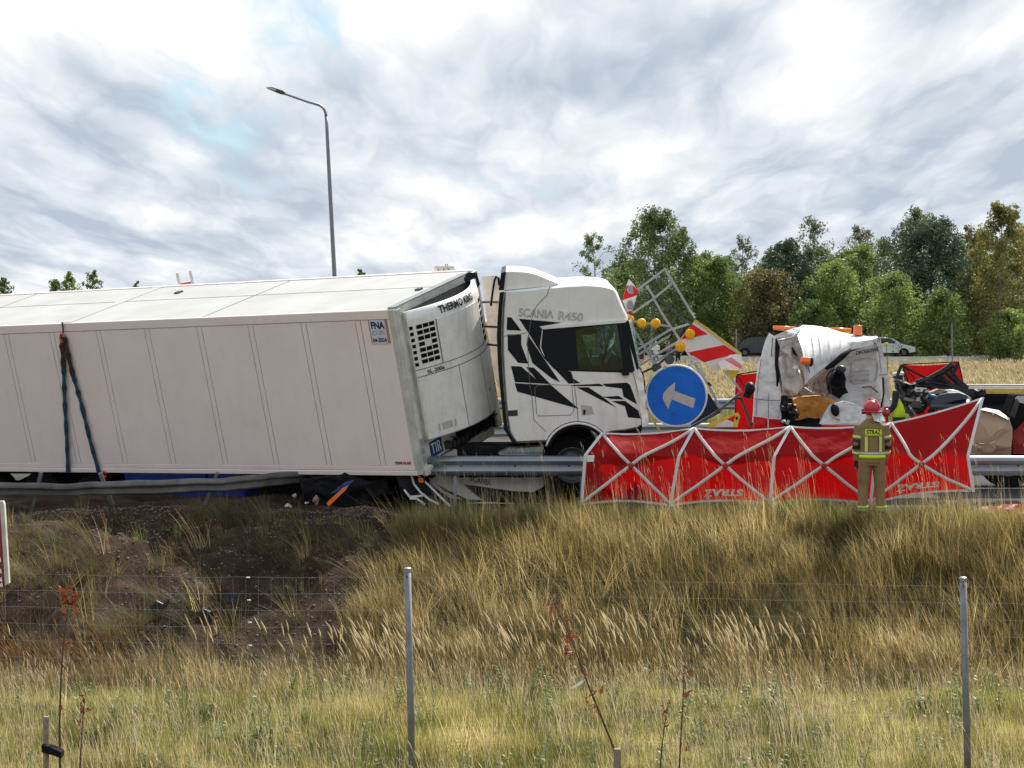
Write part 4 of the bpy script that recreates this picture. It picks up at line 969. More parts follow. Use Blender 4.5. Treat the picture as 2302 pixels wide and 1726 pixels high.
for dy in (.75, 1.6): MB().box(V(-.3, YC + dy, .82), 5.0, .09, .28).build('chassis_beam', 'chassis', cabt)
b = MB(); b.box(V(-.25, YC + .75, .78), 1.5, .55, .55); b.build('fuel_tank', 'chassis', cabt, bevel=.08)
b = MB(); b.box(V(-1.6, YC + 1.2, 1.12), .9, 1.0, .12); b.build('fifth_wheel', 'chassis', cabt)
stp = MB().prism([ZC(x, y, .05) for x, y in [(760, 1262), (820, 1238), (1040, 1222), (1040, 1278), (770, 1276)]], V(0, .5, .02)).build('step_plate', 'steel', cabt)
b = MB()
for k in range(10): b.lathe([(.001, .006), (.012, .004), (.012, 0)], ZC(830 + 22 * k, 1262 - 3 * (k % 2), .045), V(0, -1, 0), 6)
tag(b.build('tread_studs', 'steel_dark', stp), kind='stuff')
b = MB(); b.box(V(2.1, YC + 1.2, .62), .5, 2.2, .4); b.build('front_bumper', 'cab_white', cabt, crumple=(.08, 4, 3))
MB().prism([ZC(x, y, .0) for x, y in [(1480, 1132), (1560, 1124), (1672, 1094), (1660, 1150), (1500, 1180)]], V(0, .9, .05)).build('crushed_bumper_end', 'black_matt', cabt, crumple=(.06, 5, 2))
MB().box(V(.35, 32.45, .30), 3.2, .12, .56).build('dark_backing_panel', 'black_matt', cabt, crumple=(.05, 3, 3))  # added dark panel that hides the sunlit road under the cab
# side fairing hanging under the rail, torn pieces left of it
def ZS(zx, zy, Y=31.75): return P(870 + zx / 4.916, 980 + zy / 4.916, Y)
fa = MB().prism([ZS(*p) for p in [(425, 380), (1720, 380), (1738, 470), (1735, 560), (1620, 622), (1380, 610), (850, 535), (1060, 712), (900, 705), (700, 692), (480, 540)]], V(0, .35, .02)).build('side_fairing', 'cab_white', cabt, bevel=.012)
MB().prism([ZS(*p, 31.72) for p in [(850, 538), (1380, 612), (1500, 640), (1300, 690), (1080, 700)]], V(0, .02, 0)).build('fairing_stripe', 'cab_black', fa)
MB().prism([ZS(*p, 31.74) for p in [(555, 535), (720, 620), (900, 705), (840, 700), (640, 610)]], V(0, .008, 0)).build('fairing_stripe', 'cab_black', fa)
c = ZS(1030, 497, 31.742); u = (ZS(1130, 520, 31.742) - c).normalized()
lettering('SCANIA', .125, lambda x, y, z: c + u * x + V(0, 0, y) + V(0, -z, 0), 'print_dark', fa, outline=.0028, shear=.12, width=.36)
tf = thing('torn_fairing', P(960, 1120, 31.0), 'torn black truck panel with white edge strips lying under the trailer corner', 'panel')
MB().prism([ZS(*p, 31.1) for p in [(90, 430), (330, 430), (480, 560), (690, 770), (560, 780), (420, 760), (250, 690), (150, 560)]], V(0, .04, .01)).build('panel', 'cab_black', tf, crumple=(.03, 5, 2))
for q in ([(268, 430), (300, 530), (370, 620), (470, 700), (570, 750)], [(190, 590), (250, 670), (330, 665), (410, 655)], [(330, 420), (450, 530), (560, 640), (700, 775)], [(250, 690), (330, 690), (420, 755)]):
    b = MB()
    for p0, p1 in zip(q, q[1:]): b.bar(ZS(*p0, 31.03), ZS(*p1, 31.03), .03, .05)
    b.build('edge_strip', 'cab_white', tf)
# ------------------------------------------------------------------ guard rails
WPROF = [(0, 0), (-.02, .012), (-.075, .055), (-.08, .07), (-.08, .088), (-.012, .14), (-.008, .155), (-.012, .17), (-.08, .222), (-.08, .24), (-.075, .255), (-.02, .298), (0, .31)]
def wbeam(path, parent, name='beam', mat='rail_steel', dent=0.0, tilt=None, k_=1.0):
    """path of points along the lower edge; W profile bulging towards -Y"""
    b = MB(); n = len(path); k = len(WPROF); vs = []; fs = []
    for i, p in enumerate(path):
        a = tilt[i] if tilt else 0; ca, sa = math.cos(a), math.sin(a)
        for (y, z) in WPROF:
            y *= k_; z *= k_
            q = Vector(p) + V(0, y * ca - z * sa, y * sa + z * ca)
            if dent: q += V(noise.noise(q * 3.1) * dent * .4, noise.noise(q * 2.3 + V(9, 1, 4)) * dent, noise.noise(q * 1.7 + V(4, 8, 2)) * dent * .8)
            vs.append(q)
    for i in range(n - 1):
        for j in range(k - 1): fs.append((i * k + j, i * k + j + 1, (i + 1) * k + j + 1, (i + 1) * k + j))
    b.add(vs, fs); return b.build(name, mat, parent, smooth=True, solid=.004)
def slots(parent, path, every=.5, z=.155):
    for i in range(len(path) - 1):
        pass
gr = thing('guard_rail', V(3, 31.3, 0), 'straight steel guard rail running behind the red screen at the road edge', 'guard rail')
for k in range(3):
    x0 = -1.30 + k * 4.0; x1 = x0 + 4.0 if k < 2 else 10.5
    bm_ = wbeam([V(x0 + (x1 - x0) * t / 8, 30.92 + .004 * k, .59) for t in range(9)], gr)
    for j in range(4): MB().box(V(x0 + .5 + j * (x1 - x0 - .6) / 4, 30.905, .745), .035, .006, .016).build('bolt_slot', 'black', bm_)
for k in range(6):
    b = MB(); b.box(V(-.9 + k * 2.0, 31.02, .40), .05, .10, .90); b.build('rail_post', 'rail_steel', gr)
    MB().box(V(-.9 + k * 2.0, 30.95, .745), .08, .05, .2).build('spacer', 'rail_steel', gr)
gl_ = thing('bent_guard_rail', V(-5, 31, 0), 'bent steel guard rail pinned under the tipped trailer side', 'guard rail')
pts = []; tl = []
src = [(-120, 1109, 31.2), (0, 1109, 31.15), (120, 1109, 31.1), (230, 1108, 31.05), (330, 1106, 31.0), (420, 1106, 30.98), (500, 1104, 31.0), (570, 1097, 31.25), (640, 1088, 31.8), (720, 1080, 32.4), (800, 1070, 32.9)]
for i in range(len(src) - 1):
    for t in range(6):
        f_ = t / 6; q = [src[i][j] * (1 - f_) + src[i + 1][j] * f_ for j in range(3)]; pts.append(P(q[0], q[1] , q[2]) + V(0, 0, -.02)); tl.append(.45 + .2 * math.sin(i * .8 + f_))
wbeam(pts, gl_, mat='rail_shaded', dent=.05, tilt=tl, k_=.80)
for px, Y, tx in ((70, 31.35, .2), (265, 31.2, -.25), (450, 31.25, .3)):
    a = P(px, 1165, Y); MB().bar(V(a.x, a.y, -.1), V(a.x + tx, a.y - .15, .62), .05, .1).build('rail_post', 'rail_steel', gl_)
fr = thing('far_guard_rail', V(0, 57.2, 0), 'distant steel guard rail along the far edge of the road', 'guard rail')
wbeam([V(-40 + 4 * i, 57.2, .44) for i in range(21)], fr)
for i in range(21): MB().box(V(-40 + 4 * i, 57.3, .3), .06, .1, .7).build('rail_post', 'rail_steel', fr)
md = thing('median_guard_rail', V(0, 44.4, 0), 'steel guard rail along the grassy median between the two roads', 'guard rail')
wbeam([V(-40 + 4 * i, 44.4, .40) for i in range(21)], md)
for i in range(21): MB().box(V(-40 + 4 * i, 44.5, .3), .06, .1, .7).build('rail_post', 'rail_steel', md)

# ------------------------------------------------------------------ red privacy screen along the bank
def D(x, y): return x * 1.0407, y * 1.0407
scr = thing('privacy_screen', V(3.4, 29.75, .05), 'red cloth privacy screen with grey crossed poles standing along the bank top', 'screen')
# per panel corners in picture positions: bottom, knee, top
bot = [(1256, 1092), (1447, 1094), (1662, 1090), (1880, 1090), (2102, 1062)]
kne = [(1264, 983), (1466, 985), (1672, 985), (1890, 985), (2090, 985)]
top = [(1302, 934), (1500, 923), (1708, 920), (1925, 912), (2122, 858)]
def scr_pt(k, v, zig=.10):
    """k = pole line, v = 0 bottom .. 1 top"""
    zy = zig * (1 if k % 2 else -1) * .5
    B = P(*D(*bot[k]), 29.72 + zy); K = P(*D(*kne[k]), 29.78 + zy); Tt = P(*D(*top[k]), 30.16 + zy * .4 + (.25 if k == 4 else 0))
    return B.lerp(K, v / .62) if v < .62 else K.lerp(Tt, (v - .62) / .38)
SAG = .065
def panel_pt(k, u, v):
    p = scr_pt(k, v).lerp(scr_pt(k + 1, v), u); e = 4 * u * (1 - u)
    sag = SAG * e * sstep(.6, 1.0, np.array(v)) * (.8 if k < 3 else .55)
    lift = .05 * e * (1 - sstep(0, .25, np.array(v)))
    # the cloth is pulled to the crossing poles in the middle, puffs out beside them
    dx = min(abs(v - u), abs(v - (1 - u))); puff = .10 * math.sin(min(1, dx * 2.4) * math.pi * .5) * e * (1 if v < .62 else .6)
    wr = .012 * noise.noise(V(u * 5 + k * 9, v * 7, 3)) + .006 * noise.noise(V(u * 16 + k * 5, v * 5, 8))
    return p + V(0, puff + wr * 1.5, -float(sag) + float(lift))
for k in range(4):
    c = MB().grid(lambda u, v: panel_pt(k, u, v), 30, 30).build('cloth_panel', 'screen_red', scr, smooth=True)
    off = V(0, -.018, 0)
    for dg in (0, 1):
        ptsl = [panel_pt(k, (t if not dg else 1 - t), .02 + .97 * t) + off for t in [i / 22 for i in range(23)]]
        b = MB(); vs = []; fs = []
        for i, p in enumerate(ptsl):
            d = (ptsl[min(i + 1, 22)] - ptsl[max(i - 1, 0)]).normalized(); s_ = d.cross(V(0, -1, 0)).normalized()
            vs += [p - s_ * .024, p + s_ * .024]
        for i in range(22): fs.append((2 * i, 2 * i + 1, 2 * i + 3, 2 * i + 2))
        b.add(vs, fs); b.build('pole_sleeve', 'screen_tape', scr, smooth=True, solid=.012)
    q = panel_pt(k, .5, .5) + V(0, -.03, 0); MB().lathe([(.001, .03), (.03, .03), (.045, .012), (.045, -.02)], q, V(0, -1, 0), 10).build('pole_joint', 'tail_red', scr)
    b = MB(); vs = []; fs = []
    for i in range(25):
        u = i / 24; p = panel_pt(k, u, 0) + V(0, -.004, 0); vs += [p, p + V(0, 0, .035)]
    for i in range(24): fs.append((2 * i, 2 * i + 1, 2 * i + 3, 2 * i + 2))
    b.add(vs, fs); b.build('hem', 'screen_tape', scr, solid=.008)
    b = MB(); vs = []; fs = []
    for i in range(25):
        u = i / 24; p = panel_pt(k, u, 1) + V(0, -.006, .004); vs += [p, p - V(0, .012, .028)]
    for i in range(24): fs.append((2 * i, 2 * i + 1, 2 * i + 3, 2 * i + 2))
    b.add(vs, fs); b.build('hem', 'screen_tape', scr, solid=.008)
for k in range(5):
    ptsl = [scr_pt(k, i / 16) + V(0, -.022, 0) for i in range(17)]; b = MB(); vs = []; fs = []
    for p in ptsl: vs += [p - V(.024, 0, 0), p + V(.024, 0, 0)]
    for i in range(16): fs.append((2 * i, 2 * i + 1, 2 * i + 3, 2 * i + 2))
    b.add(vs, fs); b.build('edge_sleeve', 'screen_tape', scr, solid=.012)
def upside(k, u0, v0, sz, w):
    def f(x, y, z):
        u = u0 - x / 1.45; v = v0 - y / 1.15; return panel_pt(k, u, v) + V(0, -.012 - z, 0)
    lettering('STRAŻ', sz, f, 'screen_tape', scr, bold=.008, width=w)
upside(1, .53, .145, .17, .56)
upside(3, .47, .17, .17, .62)
tgp = [panel_pt(0, u, v) + V(0, -.02, 0) for u, v in ((.02, .54), (.10, .54), (.10, .62), (.02, .62))]
MB().prism(tgp, V(0, .004, 0)).build('paper_label', 'print_white', scr)
# second screen behind the van
sc2 = thing('privacy_screen', V(7, 44, 0), 'red cloth privacy screen with dark poles standing behind the crushed van', 'screen')
def s2(px, py): return P(px, py, 44.0)
top2 = [(1655, 842), (1770, 822), (1988, 824), (2028, 819), (2154, 813)]; bt2 = [(1650, 1018), (1780, 1018), (2000, 1018), (2060, 1018), (2200, 1018)]
for k in (0, 1, 3):
    a, b_, c, d = s2(*bt2[k]), s2(*bt2[k + 1]), s2(*top2[k + 1]), s2(*top2[k])
    MB().grid(lambda u, v: a.lerp(b_, u).lerp(d.lerp(c, u), v) + V(0, .06 * noise.noise(V(u * 4 + k * 7, v * 4, 1)), -.05 * 4 * u * (1 - u) * v), 14, 10).build('cloth_panel', 'screen_red', sc2, smooth=True)
    for (p, q) in ((a, c), (b_, d)): MB().tube([p + V(0, -.05, 0), q + V(0, -.05, 0)], .014, 6).build('pole', 'black', sc2)
    MB().tube([d + V(0, -.02, 0), c + V(0, -.02, 0)], .014, 6).build('top_hem', 'black', sc2)
    for p, q in ((a, d), (b_, c)): MB().tube([p + V(0, -.03, 0), q + V(0, -.03, 0)], .014, 6).build('pole', 'black', sc2)

# ------------------------------------------------------------------ wrecked road-works arrow trailer
at_ = thing('arrow_sign_trailer', V(2.6, 32.3, 0), 'wrecked road-works warning trailer with blue arrow disc and striped boards', 'warning trailer')
def A(zx, zy, Y=32.2): return P(1350 + zx * .2412, 580 + zy * .2411, Y)
def bars(name, mat, pts, w, t=.03, Y=32.2):
    b = MB()
    for p, q in zip(pts, pts[1:]): b.bar(A(*p, Y) if len(p) == 2 else A(*p), A(*q, Y) if len(q) == 2 else A(*q), t, w * .2412 / 137)
    return b.build(name, mat, at_)
for nm, mt, ps, w, Y in [
    ('frame_tube', 'bar_grey', [(345, 295), (600, 102)], 16, 32.3), ('frame_tube', 'bar_grey', [(600, 102), (740, 330), (880, 560)], 22, 32.3),
    ('frame_tube', 'bar_grey', [(300, 512), (490, 382)], 14, 32.45), ('frame_tube', 'bar_grey', [(500, 375), (668, 236)], 16, 32.3),
    ('frame_beam', 'bar_grey', [(430, 258), (505, 375)], 44, 32.12), ('frame_beam', 'bar_grey', [(497, 380), (600, 560), (690, 690)], 26, 32.14),
    ('frame_beam', 'bar_grey', [(690, 690), (780, 830), (900, 1020), (1010, 1190)], 40, 32.28), ('frame_beam', 'bar_grey', [(1010, 1190), (1140, 1450)], 44, 32.3),
    ('brace', 'steel_dark', [(528, 366), (828, 608)], 15, 32.4), ('frame_tube', 'bar_grey', [(335, 862), (500, 760), (640, 672), (830, 612)], 18, 32.5),
    ('frame_tube', 'bar_grey', [(340, 908), (520, 800), (690, 700)], 18, 32.55), ('frame_beam', 'bar_grey', [(358, 1004), (540, 890), (725, 782)], 46, 32.6),
    ('frame_tube', 'bar_grey', [(480, 985), (600, 910), (720, 840)], 14, 32.5), ('frame_beam', 'bar_grey', [(282, 610), (420, 850)], 46, 32.0), ('frame_tube', 'bar_grey', [(420, 850), (500, 978)], 18, 32.0),
    ('lamp_rail', 'bar_grey', [(270, 585), (450, 610), (640, 635)], 42, 32.05), ('frame_tube', 'steel_dark', [(400, 1062), (520, 1010), (640, 900), (720, 860)], 34, 32.35),
    ('frame_tube', 'bar_grey', [(815, 1000), (935, 962)], 16, 32.2), ('frame_tube', 'bar_grey', [(925, 960), (958, 1110)], 24, 32.15),
    ('arm', 'steel_dark', [(845, 1572), (1010, 1480), (1130, 1400), (1300, 1262)], 52, 32.25), ('arm', 'steel_dark', [(1200, 1330), (1300, 1300), (1330, 1360), (1405, 1570)], 50, 32.5),
    ('frame_tube', 'bar_grey', [(1140, 1040), (1240, 1150), (1318, 1250)], 20, 32.6), ('frame_tube', 'bar_grey', [(320, 720), (330, 900)], 14, 32.5), ('base_beam', 'steel_dark', [(820, 1640), (1500, 1640)], 90, 32.6), ('frame_tube', 'sign_yellow', [(440, 1440), (560, 1620)], 22, 32.5),
    ('hinge', 'black', [(680, 690), (650, 740)], 30, 32.15), ('hinge', 'black', [(1000, 1160), (1030, 1190)], 32, 32.1)]:
    bars(nm, mt, ps, w, .035, Y)
for zx, zy, r_ in ((645, 945, 45), (525, 1022, 45)): MB().lathe([(.001, .03), (r_ * .0017, .03), (r_ * .0018, -.03), (.001, -.03)], A(zx, zy, 32.3), V(.1, -1, .1), 20).build('lamp_back', 'steel_dark', at_)
# arrow disc
ctr = A(708, 1282, 31.85); nrm = V(.08, -1, .05).normalized(); du = V(1, .08, 0).normalized(); dv = du.cross(nrm).normalized() * -1
if dv.z < 0: dv = -dv
dk = MB().lathe([(.001, .0), (.49, .0), (.49, -.006), (.001, -.006)], ctr, nrm, 48).build('arrow_disc', 'sign_blue', at_)
MB().lathe([(.482, .002), (.505, .004), (.512, -.01), (.505, -.022), (.49, -.022)], ctr, nrm, 48).build('disc_rim', 'sign_white', dk, smooth=True)
def dsc(zx, zy, o=.003): k = .2412 / 138.1; return ctr + du * ((zx - 708) * k) - dv * (-(1282 - zy) * k) + nrm * o
MB().prism([dsc(*p) for p in [(698, 1155), (640, 1200), (585, 1255), (578, 1310), (628, 1408), (662, 1322), (690, 1238)]], nrm * .003).build('arrow_head', 'sign_grey', dk)
MB().prism([dsc(*p) for p in [(692, 1240), (888, 1312), (865, 1400), (666, 1318)]], nrm * .003).build('arrow_shaft', 'sign_grey', dk)
for zx, zy in ((462, 1222), (672, 1448)): MB().lathe([(.001, .006), (.012, .004), (.014, 0)], dsc(zx, zy), nrm, 8).build('bolt', 'steel_dark', dk)
MB().bar(A(590, 1010, 31.88), A(610, 1030, 31.88), .05, .06).build('clamp', 'bar_grey', dk)
# striped boards
def board(pts, name, mat, parent, Y, th=.006, dY=None): return MB().prism([A(*p, Y + (dY(p) if dY else 0)) for p in pts], V(0, th, 0)).build(name, mat, parent)
sb = board([(885, 572), (748, 748), (782, 852), (962, 975), (1062, 1048), (1105, 1052), (1112, 1000), (1215, 905), (1312, 892)], 'striped_board', 'sign_white', at_, 31.95)
board([(852, 612), (1000, 710), (880, 735), (752, 757)], 'red_stripe', 'sign_red', sb, 31.945, .004)
board([(1150, 810), (1272, 888), (1210, 905), (1100, 935), (965, 972), (815, 880)], 'red_stripe', 'sign_red', sb, 31.945, .004)
b = MB()
for p, q in zip([(880, 578), (1000, 660), (1160, 782), (1310, 893)], [(1000, 660), (1160, 782), (1310, 893)]): b.bar(A(*p, 31.94), A(*q, 31.94), .03, .035)
b.build('board_edge', 'sign_yellow', sb)
fl = MB().prism([A(*p) for p in [(1205, 902, 31.9), (1312, 894, 31.86), (1328, 985, 31.8), (1318, 1045, 31.75), (1230, 1035, 31.68), (1120, 1020, 31.72), (1098, 968, 31.85)]], V(0, .006, 0)).build('crumpled_board_end', 'sign_white', sb, crumple=(.03, 6, 3))
MB().prism([A(*p) for p in [(1150, 945, 31.72), (1222, 925, 31.72), (1322, 1000, 31.69), (1316, 1040, 31.69)]], V(0, .004, 0)).build('faded_stripe', 'sign_pink', fl)
MB().prism([A(*p) for p in [(1165, 1042, 31.8), (1300, 1050, 31.8), (1240, 1130, 31.8), (1210, 1120, 31.8)]], V(0, .03, 0)).build('board_bracket', 'sign_yellow', at_)
s2b = board([(265, 195), (308, 242), (352, 305), (325, 400), (290, 510), (250, 525), (205, 395), (240, 260)], 'striped_board', 'sign_white', at_, 32.3)
board([(243, 255), (312, 262), (352, 305), (340, 345), (206, 392)], 'red_stripe', 'sign_red', s2b, 32.295, .004); board([(250, 500), (294, 488), (288, 512), (250, 525)], 'red_stripe', 'sign_red', s2b, 32.295, .004)
for zx, zy in ((287, 296), (281, 435)): MB().lathe([(.001, .012), (.07, .01), (.075, 0)], A(zx, zy, 32.29), V(.5, -1, .1), 20).build('lamp_lens', 'steel', s2b)
s3b = board([(970, 1562), (1130, 1490), (1278, 1440), (1302, 1470), (1275, 1575), (1000, 1580)], 'striped_board', 'sign_yellow', at_, 31.9)
board([(1060, 1570), (1180, 1505), (1240, 1530), (1230, 1574)], 'white_stripe', 'sign_white', s3b, 31.895, .004); board([(1180, 1503), (1258, 1462), (1240, 1528)], 'red_stripe', 'sign_red', s3b, 31.895, .004)
MB().ell(A(1270, 1492, 31.9), .02, .02, .03, 8, 6).build('hole', 'black', s3b)
for zx, zy, r_, nx_ in ((275, 572, 40, .3), (385, 607, 46, .2), (515, 610, 46, .1), (835, 707, 47, 0), (745, 825, 48, 0)):
    c = A(zx, zy, 31.9); n_ = V(nx_, -1, .25 if zx == 385 else 0); l_ = MB().lathe([(.001, .028), (.04, .026), (.07, .016), (r_ * .00176, 0), (r_ * .00176, -.02)], c, n_, 22).build('amber_lamp', 'amber', at_, smooth=True)
    MB().bar(c + V(.0, -.03, .02), c + V(.02, -.03, -.02), .008, .01).build('lens_mark', 'tape', l_)
hub = A(1392, 1215, 32.3); MB().ell(hub, .09, .12, .11).build('actuator', 'black', at_, smooth=True); MB().bar(A(1330, 1270, 32.3), A(1395, 1290, 32.3), .08, .08).build('actuator', 'black', at_)
wheel(at_, V(3.0, 32.5, .33), V(0, -1, 0), .33, .2)
MB().box(V(2.9, 32.6, .55), 2.2, 1.0, .12).build('trailer_frame', 'steel_dark', at_)
MB().prism([A(*p, 32.7) for p in [(960, 1300), (1010, 1260), (1120, 1440), (900, 1560), (840, 1560)]], V(0, .1, 0)).build('dark_panel', 'navy', at_)

# ------------------------------------------------------------------ crushed white van
van = thing('crushed_van', V(5.3, 33.6, 0), 'crushed white works van with peeled roof and amber beacons', 'van')
def W(zx, zy, Y=33.2): return P(1660 + zx / 5.925, 700 + zy / 5.925, Y)
def vsheet(pts, name, mat, parent, th=.02, cr=(.04, 4, 3), Y=33.2):
    return MB().prism([W(*p) if len(p) == 3 else W(*p, Y) for p in pts], V(0, th, .0)).build(name, mat, parent, crumple=cr)
left = vsheet([(412, 282, 33.5), (505, 345, 33.4), (510, 520, 33.3), (500, 800, 33.2), (560, 1100, 33.1), (575, 1440, 33.0), (400, 1425, 33.05), (205, 1392, 33.15), (215, 1150, 33.2), (245, 880, 33.3), (300, 620, 33.4), (372, 360, 33.5)], 'left_body_side', 'van_white', van, .05, (-.028, 3.2, 3))
for q in ([(500, 360, 33.3), (520, 480, 33.26), (505, 700, 33.15), (530, 860, 33.08), (515, 1000, 33.05)], [(455, 350, 33.36), (440, 600, 33.24)]): MB().tube([W(*p) for p in q], [.012, .045, .03, .04, .012][:len(q)] if len(q) > 2 else .008, 6).build('torn_gap', 'black_matt', left)
for q in ([(405, 1080, 33.06), (402, 1300, 33.0), (398, 1420, 32.98)], [(300, 640, 33.33), (268, 880, 33.22), (245, 1150, 33.1), (238, 1390, 33.05)], [(215, 1160, 33.1), (400, 1185, 33.04), (565, 1180, 33.0)]): MB().tube([W(*p) for p in q], .007, 5).build('panel_seam', 'seam_dark', left)
vsheet([(505, 350, 33.7), (700, 340, 33.7), (800, 600, 33.9), (900, 980, 33.8), (1020, 1110, 33.7), (900, 1200, 33.7), (600, 1180, 33.6), (500, 760, 33.6)], 'torn_inner_panel', 'van_inner', van, .03, (-.09, 3.0, 4))
vsheet([(540, 620, 33.5), (690, 560, 33.6), (800, 720, 33.7), (860, 960, 33.6), (760, 1120, 33.5), (590, 1120, 33.4)], 'caved_door_skin', 'van_white', van, .02, (-.10, 3.4, 4))
vsheet([(510, 372, 33.35), (600, 370, 33.3), (690, 350, 33.4), (760, 480, 33.5), (745, 560, 33.5), (640, 560, 33.4), (540, 500, 33.35)], 'buckled_pillar', 'van_white', van, .04, (-.05, 6, 4))
vsheet([(640, 262, 33.6), (700, 345, 33.4), (780, 300, 33.3), (850, 182, 33.6)], 'buckled_roof_edge', 'van_white', van, .04, (-.05, 6, 4))
vsheet([(480, 330, 33.9), (640, 262, 33.9), (850, 200, 34.0), (900, 500, 34.0), (880, 900, 34.0), (560, 1000, 33.9), (490, 700, 33.9)], 'far_side_skin', 'van_white', van, .03, (-.06, 3, 3))
vsheet([(720, 470, 33.45), (790, 590, 33.4), (780, 600, 33.4), (735, 560, 33.45), (690, 540, 33.5)], 'split_metal', 'black_matt', van, .03, (.02, 8, 2))
# peeled roof: ribbed sheet folding down towards the camera
r0 = [W(790, 330, 33.35), W(850, 190, 33.75), W(1080, 205, 33.8), W(1540, 312, 33.8), W(1830, 350, 33.8)]
def poly_at(ps, u):
    t = u * (len(ps) - 1); i = min(int(t), len(ps) - 2); return ps[i].lerp(ps[i + 1], t - i)
r1 = [W(885, 950, 32.75), W(930, 975, 32.7), W(1150, 765, 32.9), W(1480, 505, 33.1), W(1835, 410, 33.4)]
def roofp(u, v):
    p = poly_at(r0, u).lerp(poly_at(r1, u), v); f_ = (u * 10) % 1; rib = .03 * max(0, 1 - abs(f_ - .5) / .16) * (1 if .12 < u < .86 else 0) * min(1, 6 * v, 5 * (1 - v))
    crease = (.5 - 2 * abs(noise.noise(p * 1.9))) * .05
    return p + V(0, -rib - .22 * math.sin(math.pi * v) * (1 - .4 * u) + crease, .05 * math.sin(math.pi * v) + .4 * crease)
rf = MB().grid(roofp, 110, 24).build('peeled_roof', 'van_white', van, smooth=False, solid=.012)
b = MB()
for i in range(14):
    u0, u1 = .04 + .93 * i / 14, .04 + .93 * (i + 1) / 14; b.bar(roofp(u0, 1.0) + V(0, -.01, 0), roofp(u1, 1.0) + V(0, -.01, 0), .05, .035)
b.build('roof_hem', 'van_white', rf)
b = MB(); b.tube([W(1135, 780, 32.82), W(1250, 710, 32.86), W(1380, 600, 32.95), W(1495, 510, 33.05)], [.02, .05, .055, .03], 8); b.build('window_rubber', 'black_matt', rf, smooth=True)
b = MB(); b.tube([W(1500, 520, 33.3), W(1620, 480, 33.4), W(1740, 445, 33.5), W(1830, 425, 33.6)], [.02, .014, .012, .008], 6); b.build('window_rubber', 'black_matt', rf, smooth=True)
b = MB(); b.tube([W(905, 985, 32.66), W(1000, 900, 32.72), W(1150, 775, 32.82)], .035, 6); b.build('rusty_edge', 'wood_stake', rf)
# inside of the cab back wall
iw = vsheet([(960, 1010, 33.9), (1200, 760, 34.0), (1500, 520, 34.0), (1835, 425, 34.0), (1890, 560, 34.0), (1940, 900, 33.9), (1940, 1260, 33.8), (1700, 1500, 33.7), (1080, 1500, 33.7), (1030, 1110, 33.8)], 'inner_wall', 'van_white', van, .03, (-.05, 1.8, 3))
fr_ = [(1500, 700), (1560, 640), (1720, 620), (1830, 630), (1850, 700), (1840, 860), (1820, 930), (1700, 950), (1540, 960), (1500, 930)]
MB().tube([W(*p, 33.86) for p in fr_ + fr_[:1]], .014, 6).build('window_frame', 'sign_grey', iw)
for yy in (800, 850, 905): MB().bar(W(1480, yy, 33.84), W(1740, yy - 8, 33.84), .02, .028).build('shelf_edge', 'sign_grey', iw)
MB().tube([W(1650, 1010, 33.7), W(1760, 1000, 33.7), W(1860, 1080, 33.68)], .012, 6).build('grab_rail', 'van_trim', iw)
vsheet([(940, 1000, 33.5), (1150, 780, 33.55), (1320, 650, 33.6), (1240, 900, 33.7), (1180, 1080, 33.6), (1050, 1105, 33.55)], 'torn_lining', 'van_inner', van, .02, (-.08, 3.5, 4))
vsheet([(1220, 930, 33.62), (1300, 780, 33.62), (1360, 740, 33.62), (1400, 800, 33.62), (1430, 880, 33.62), (1420, 1000, 33.6), (1470, 1070, 33.58), (1340, 1150, 33.55), (1230, 1080, 33.58), (1190, 1010, 33.6)], 'seat_shell', 'black_matt', van, .10, (.07, 7, 4))
MB().ell(W(1365, 770, 33.55), .09, .06, .07, 12, 8).build('headrest', 'seat_grey', van, smooth=True)
MB().tube([W(1300, 900, 33.4) + V(.16 * math.cos(t * .42), .03 * math.sin(t * .42), .16 * math.sin(t * .42)) for t in range(16)], .012, 6).build('steering_wheel', 'black', van)
rv = random.Random(11)
for k in range(7):
    x0 = rv.uniform(1000, 1400); MB().tube([W(x0, 900 + rv.uniform(-60, 60), 33.45), W(x0 + rv.uniform(-40, 40), 1020, 33.4), W(x0 + rv.uniform(-70, 70), 1120 + rv.uniform(-20, 40), 33.38)], .006, 5).build('loose_wire', rv.choice(['black', 'black', 'print_red', 'chassis_blue']), van)
dr = vsheet([(1850, 350, 33.9), (1895, 400, 33.9), (1960, 700, 33.75), (2012, 900, 33.6), (2028, 1260, 33.5), (1940, 1272, 33.5), (1925, 900, 33.65), (1880, 560, 33.85), (1838, 420, 33.95)], 'rear_corner_post', 'van_white', van, .12, (.012, 4, 2))
MB().tube([W(1880, 840, 33.58), W(1990, 835, 33.5)], .02, 6).build('hinge', 'sign_grey', dr)
MB().tube([W(1925, 880, 33.58), W(1938, 1080, 33.5), W(1900, 1280, 33.48)], .016, 6).build('door_seal', 'black', dr)
c = W(1715, 530, 33.9); u_ = (W(1815, 512, 33.9) - c).normalized()
lettering('DROGOWE', .085, lambda x, y, z: c + u_ * x + V(0, -z, y), 'print_dark', van, bold=.003, width=.40)
foam = vsheet([(720, 1165, 33.0), (900, 1125, 33.05), (1080, 1108, 33.1), (1260, 1185, 33.1), (1230, 1290, 33.05), (1150, 1410, 33.0), (725, 1440, 32.95)], 'orange_seat_foam', 'foam_orange', van, .35, (.07, 6, 3))
bp_ = vsheet([(1078, 1500, 32.9), (1150, 1350, 32.95), (1220, 1240, 33.0), (1400, 1190, 33.05), (1560, 1230, 33.05), (1690, 1300, 33.0), (1700, 1490, 32.9)], 'torn_bumper', 'van_white', van, .10, (-.03, 2.5, 3))
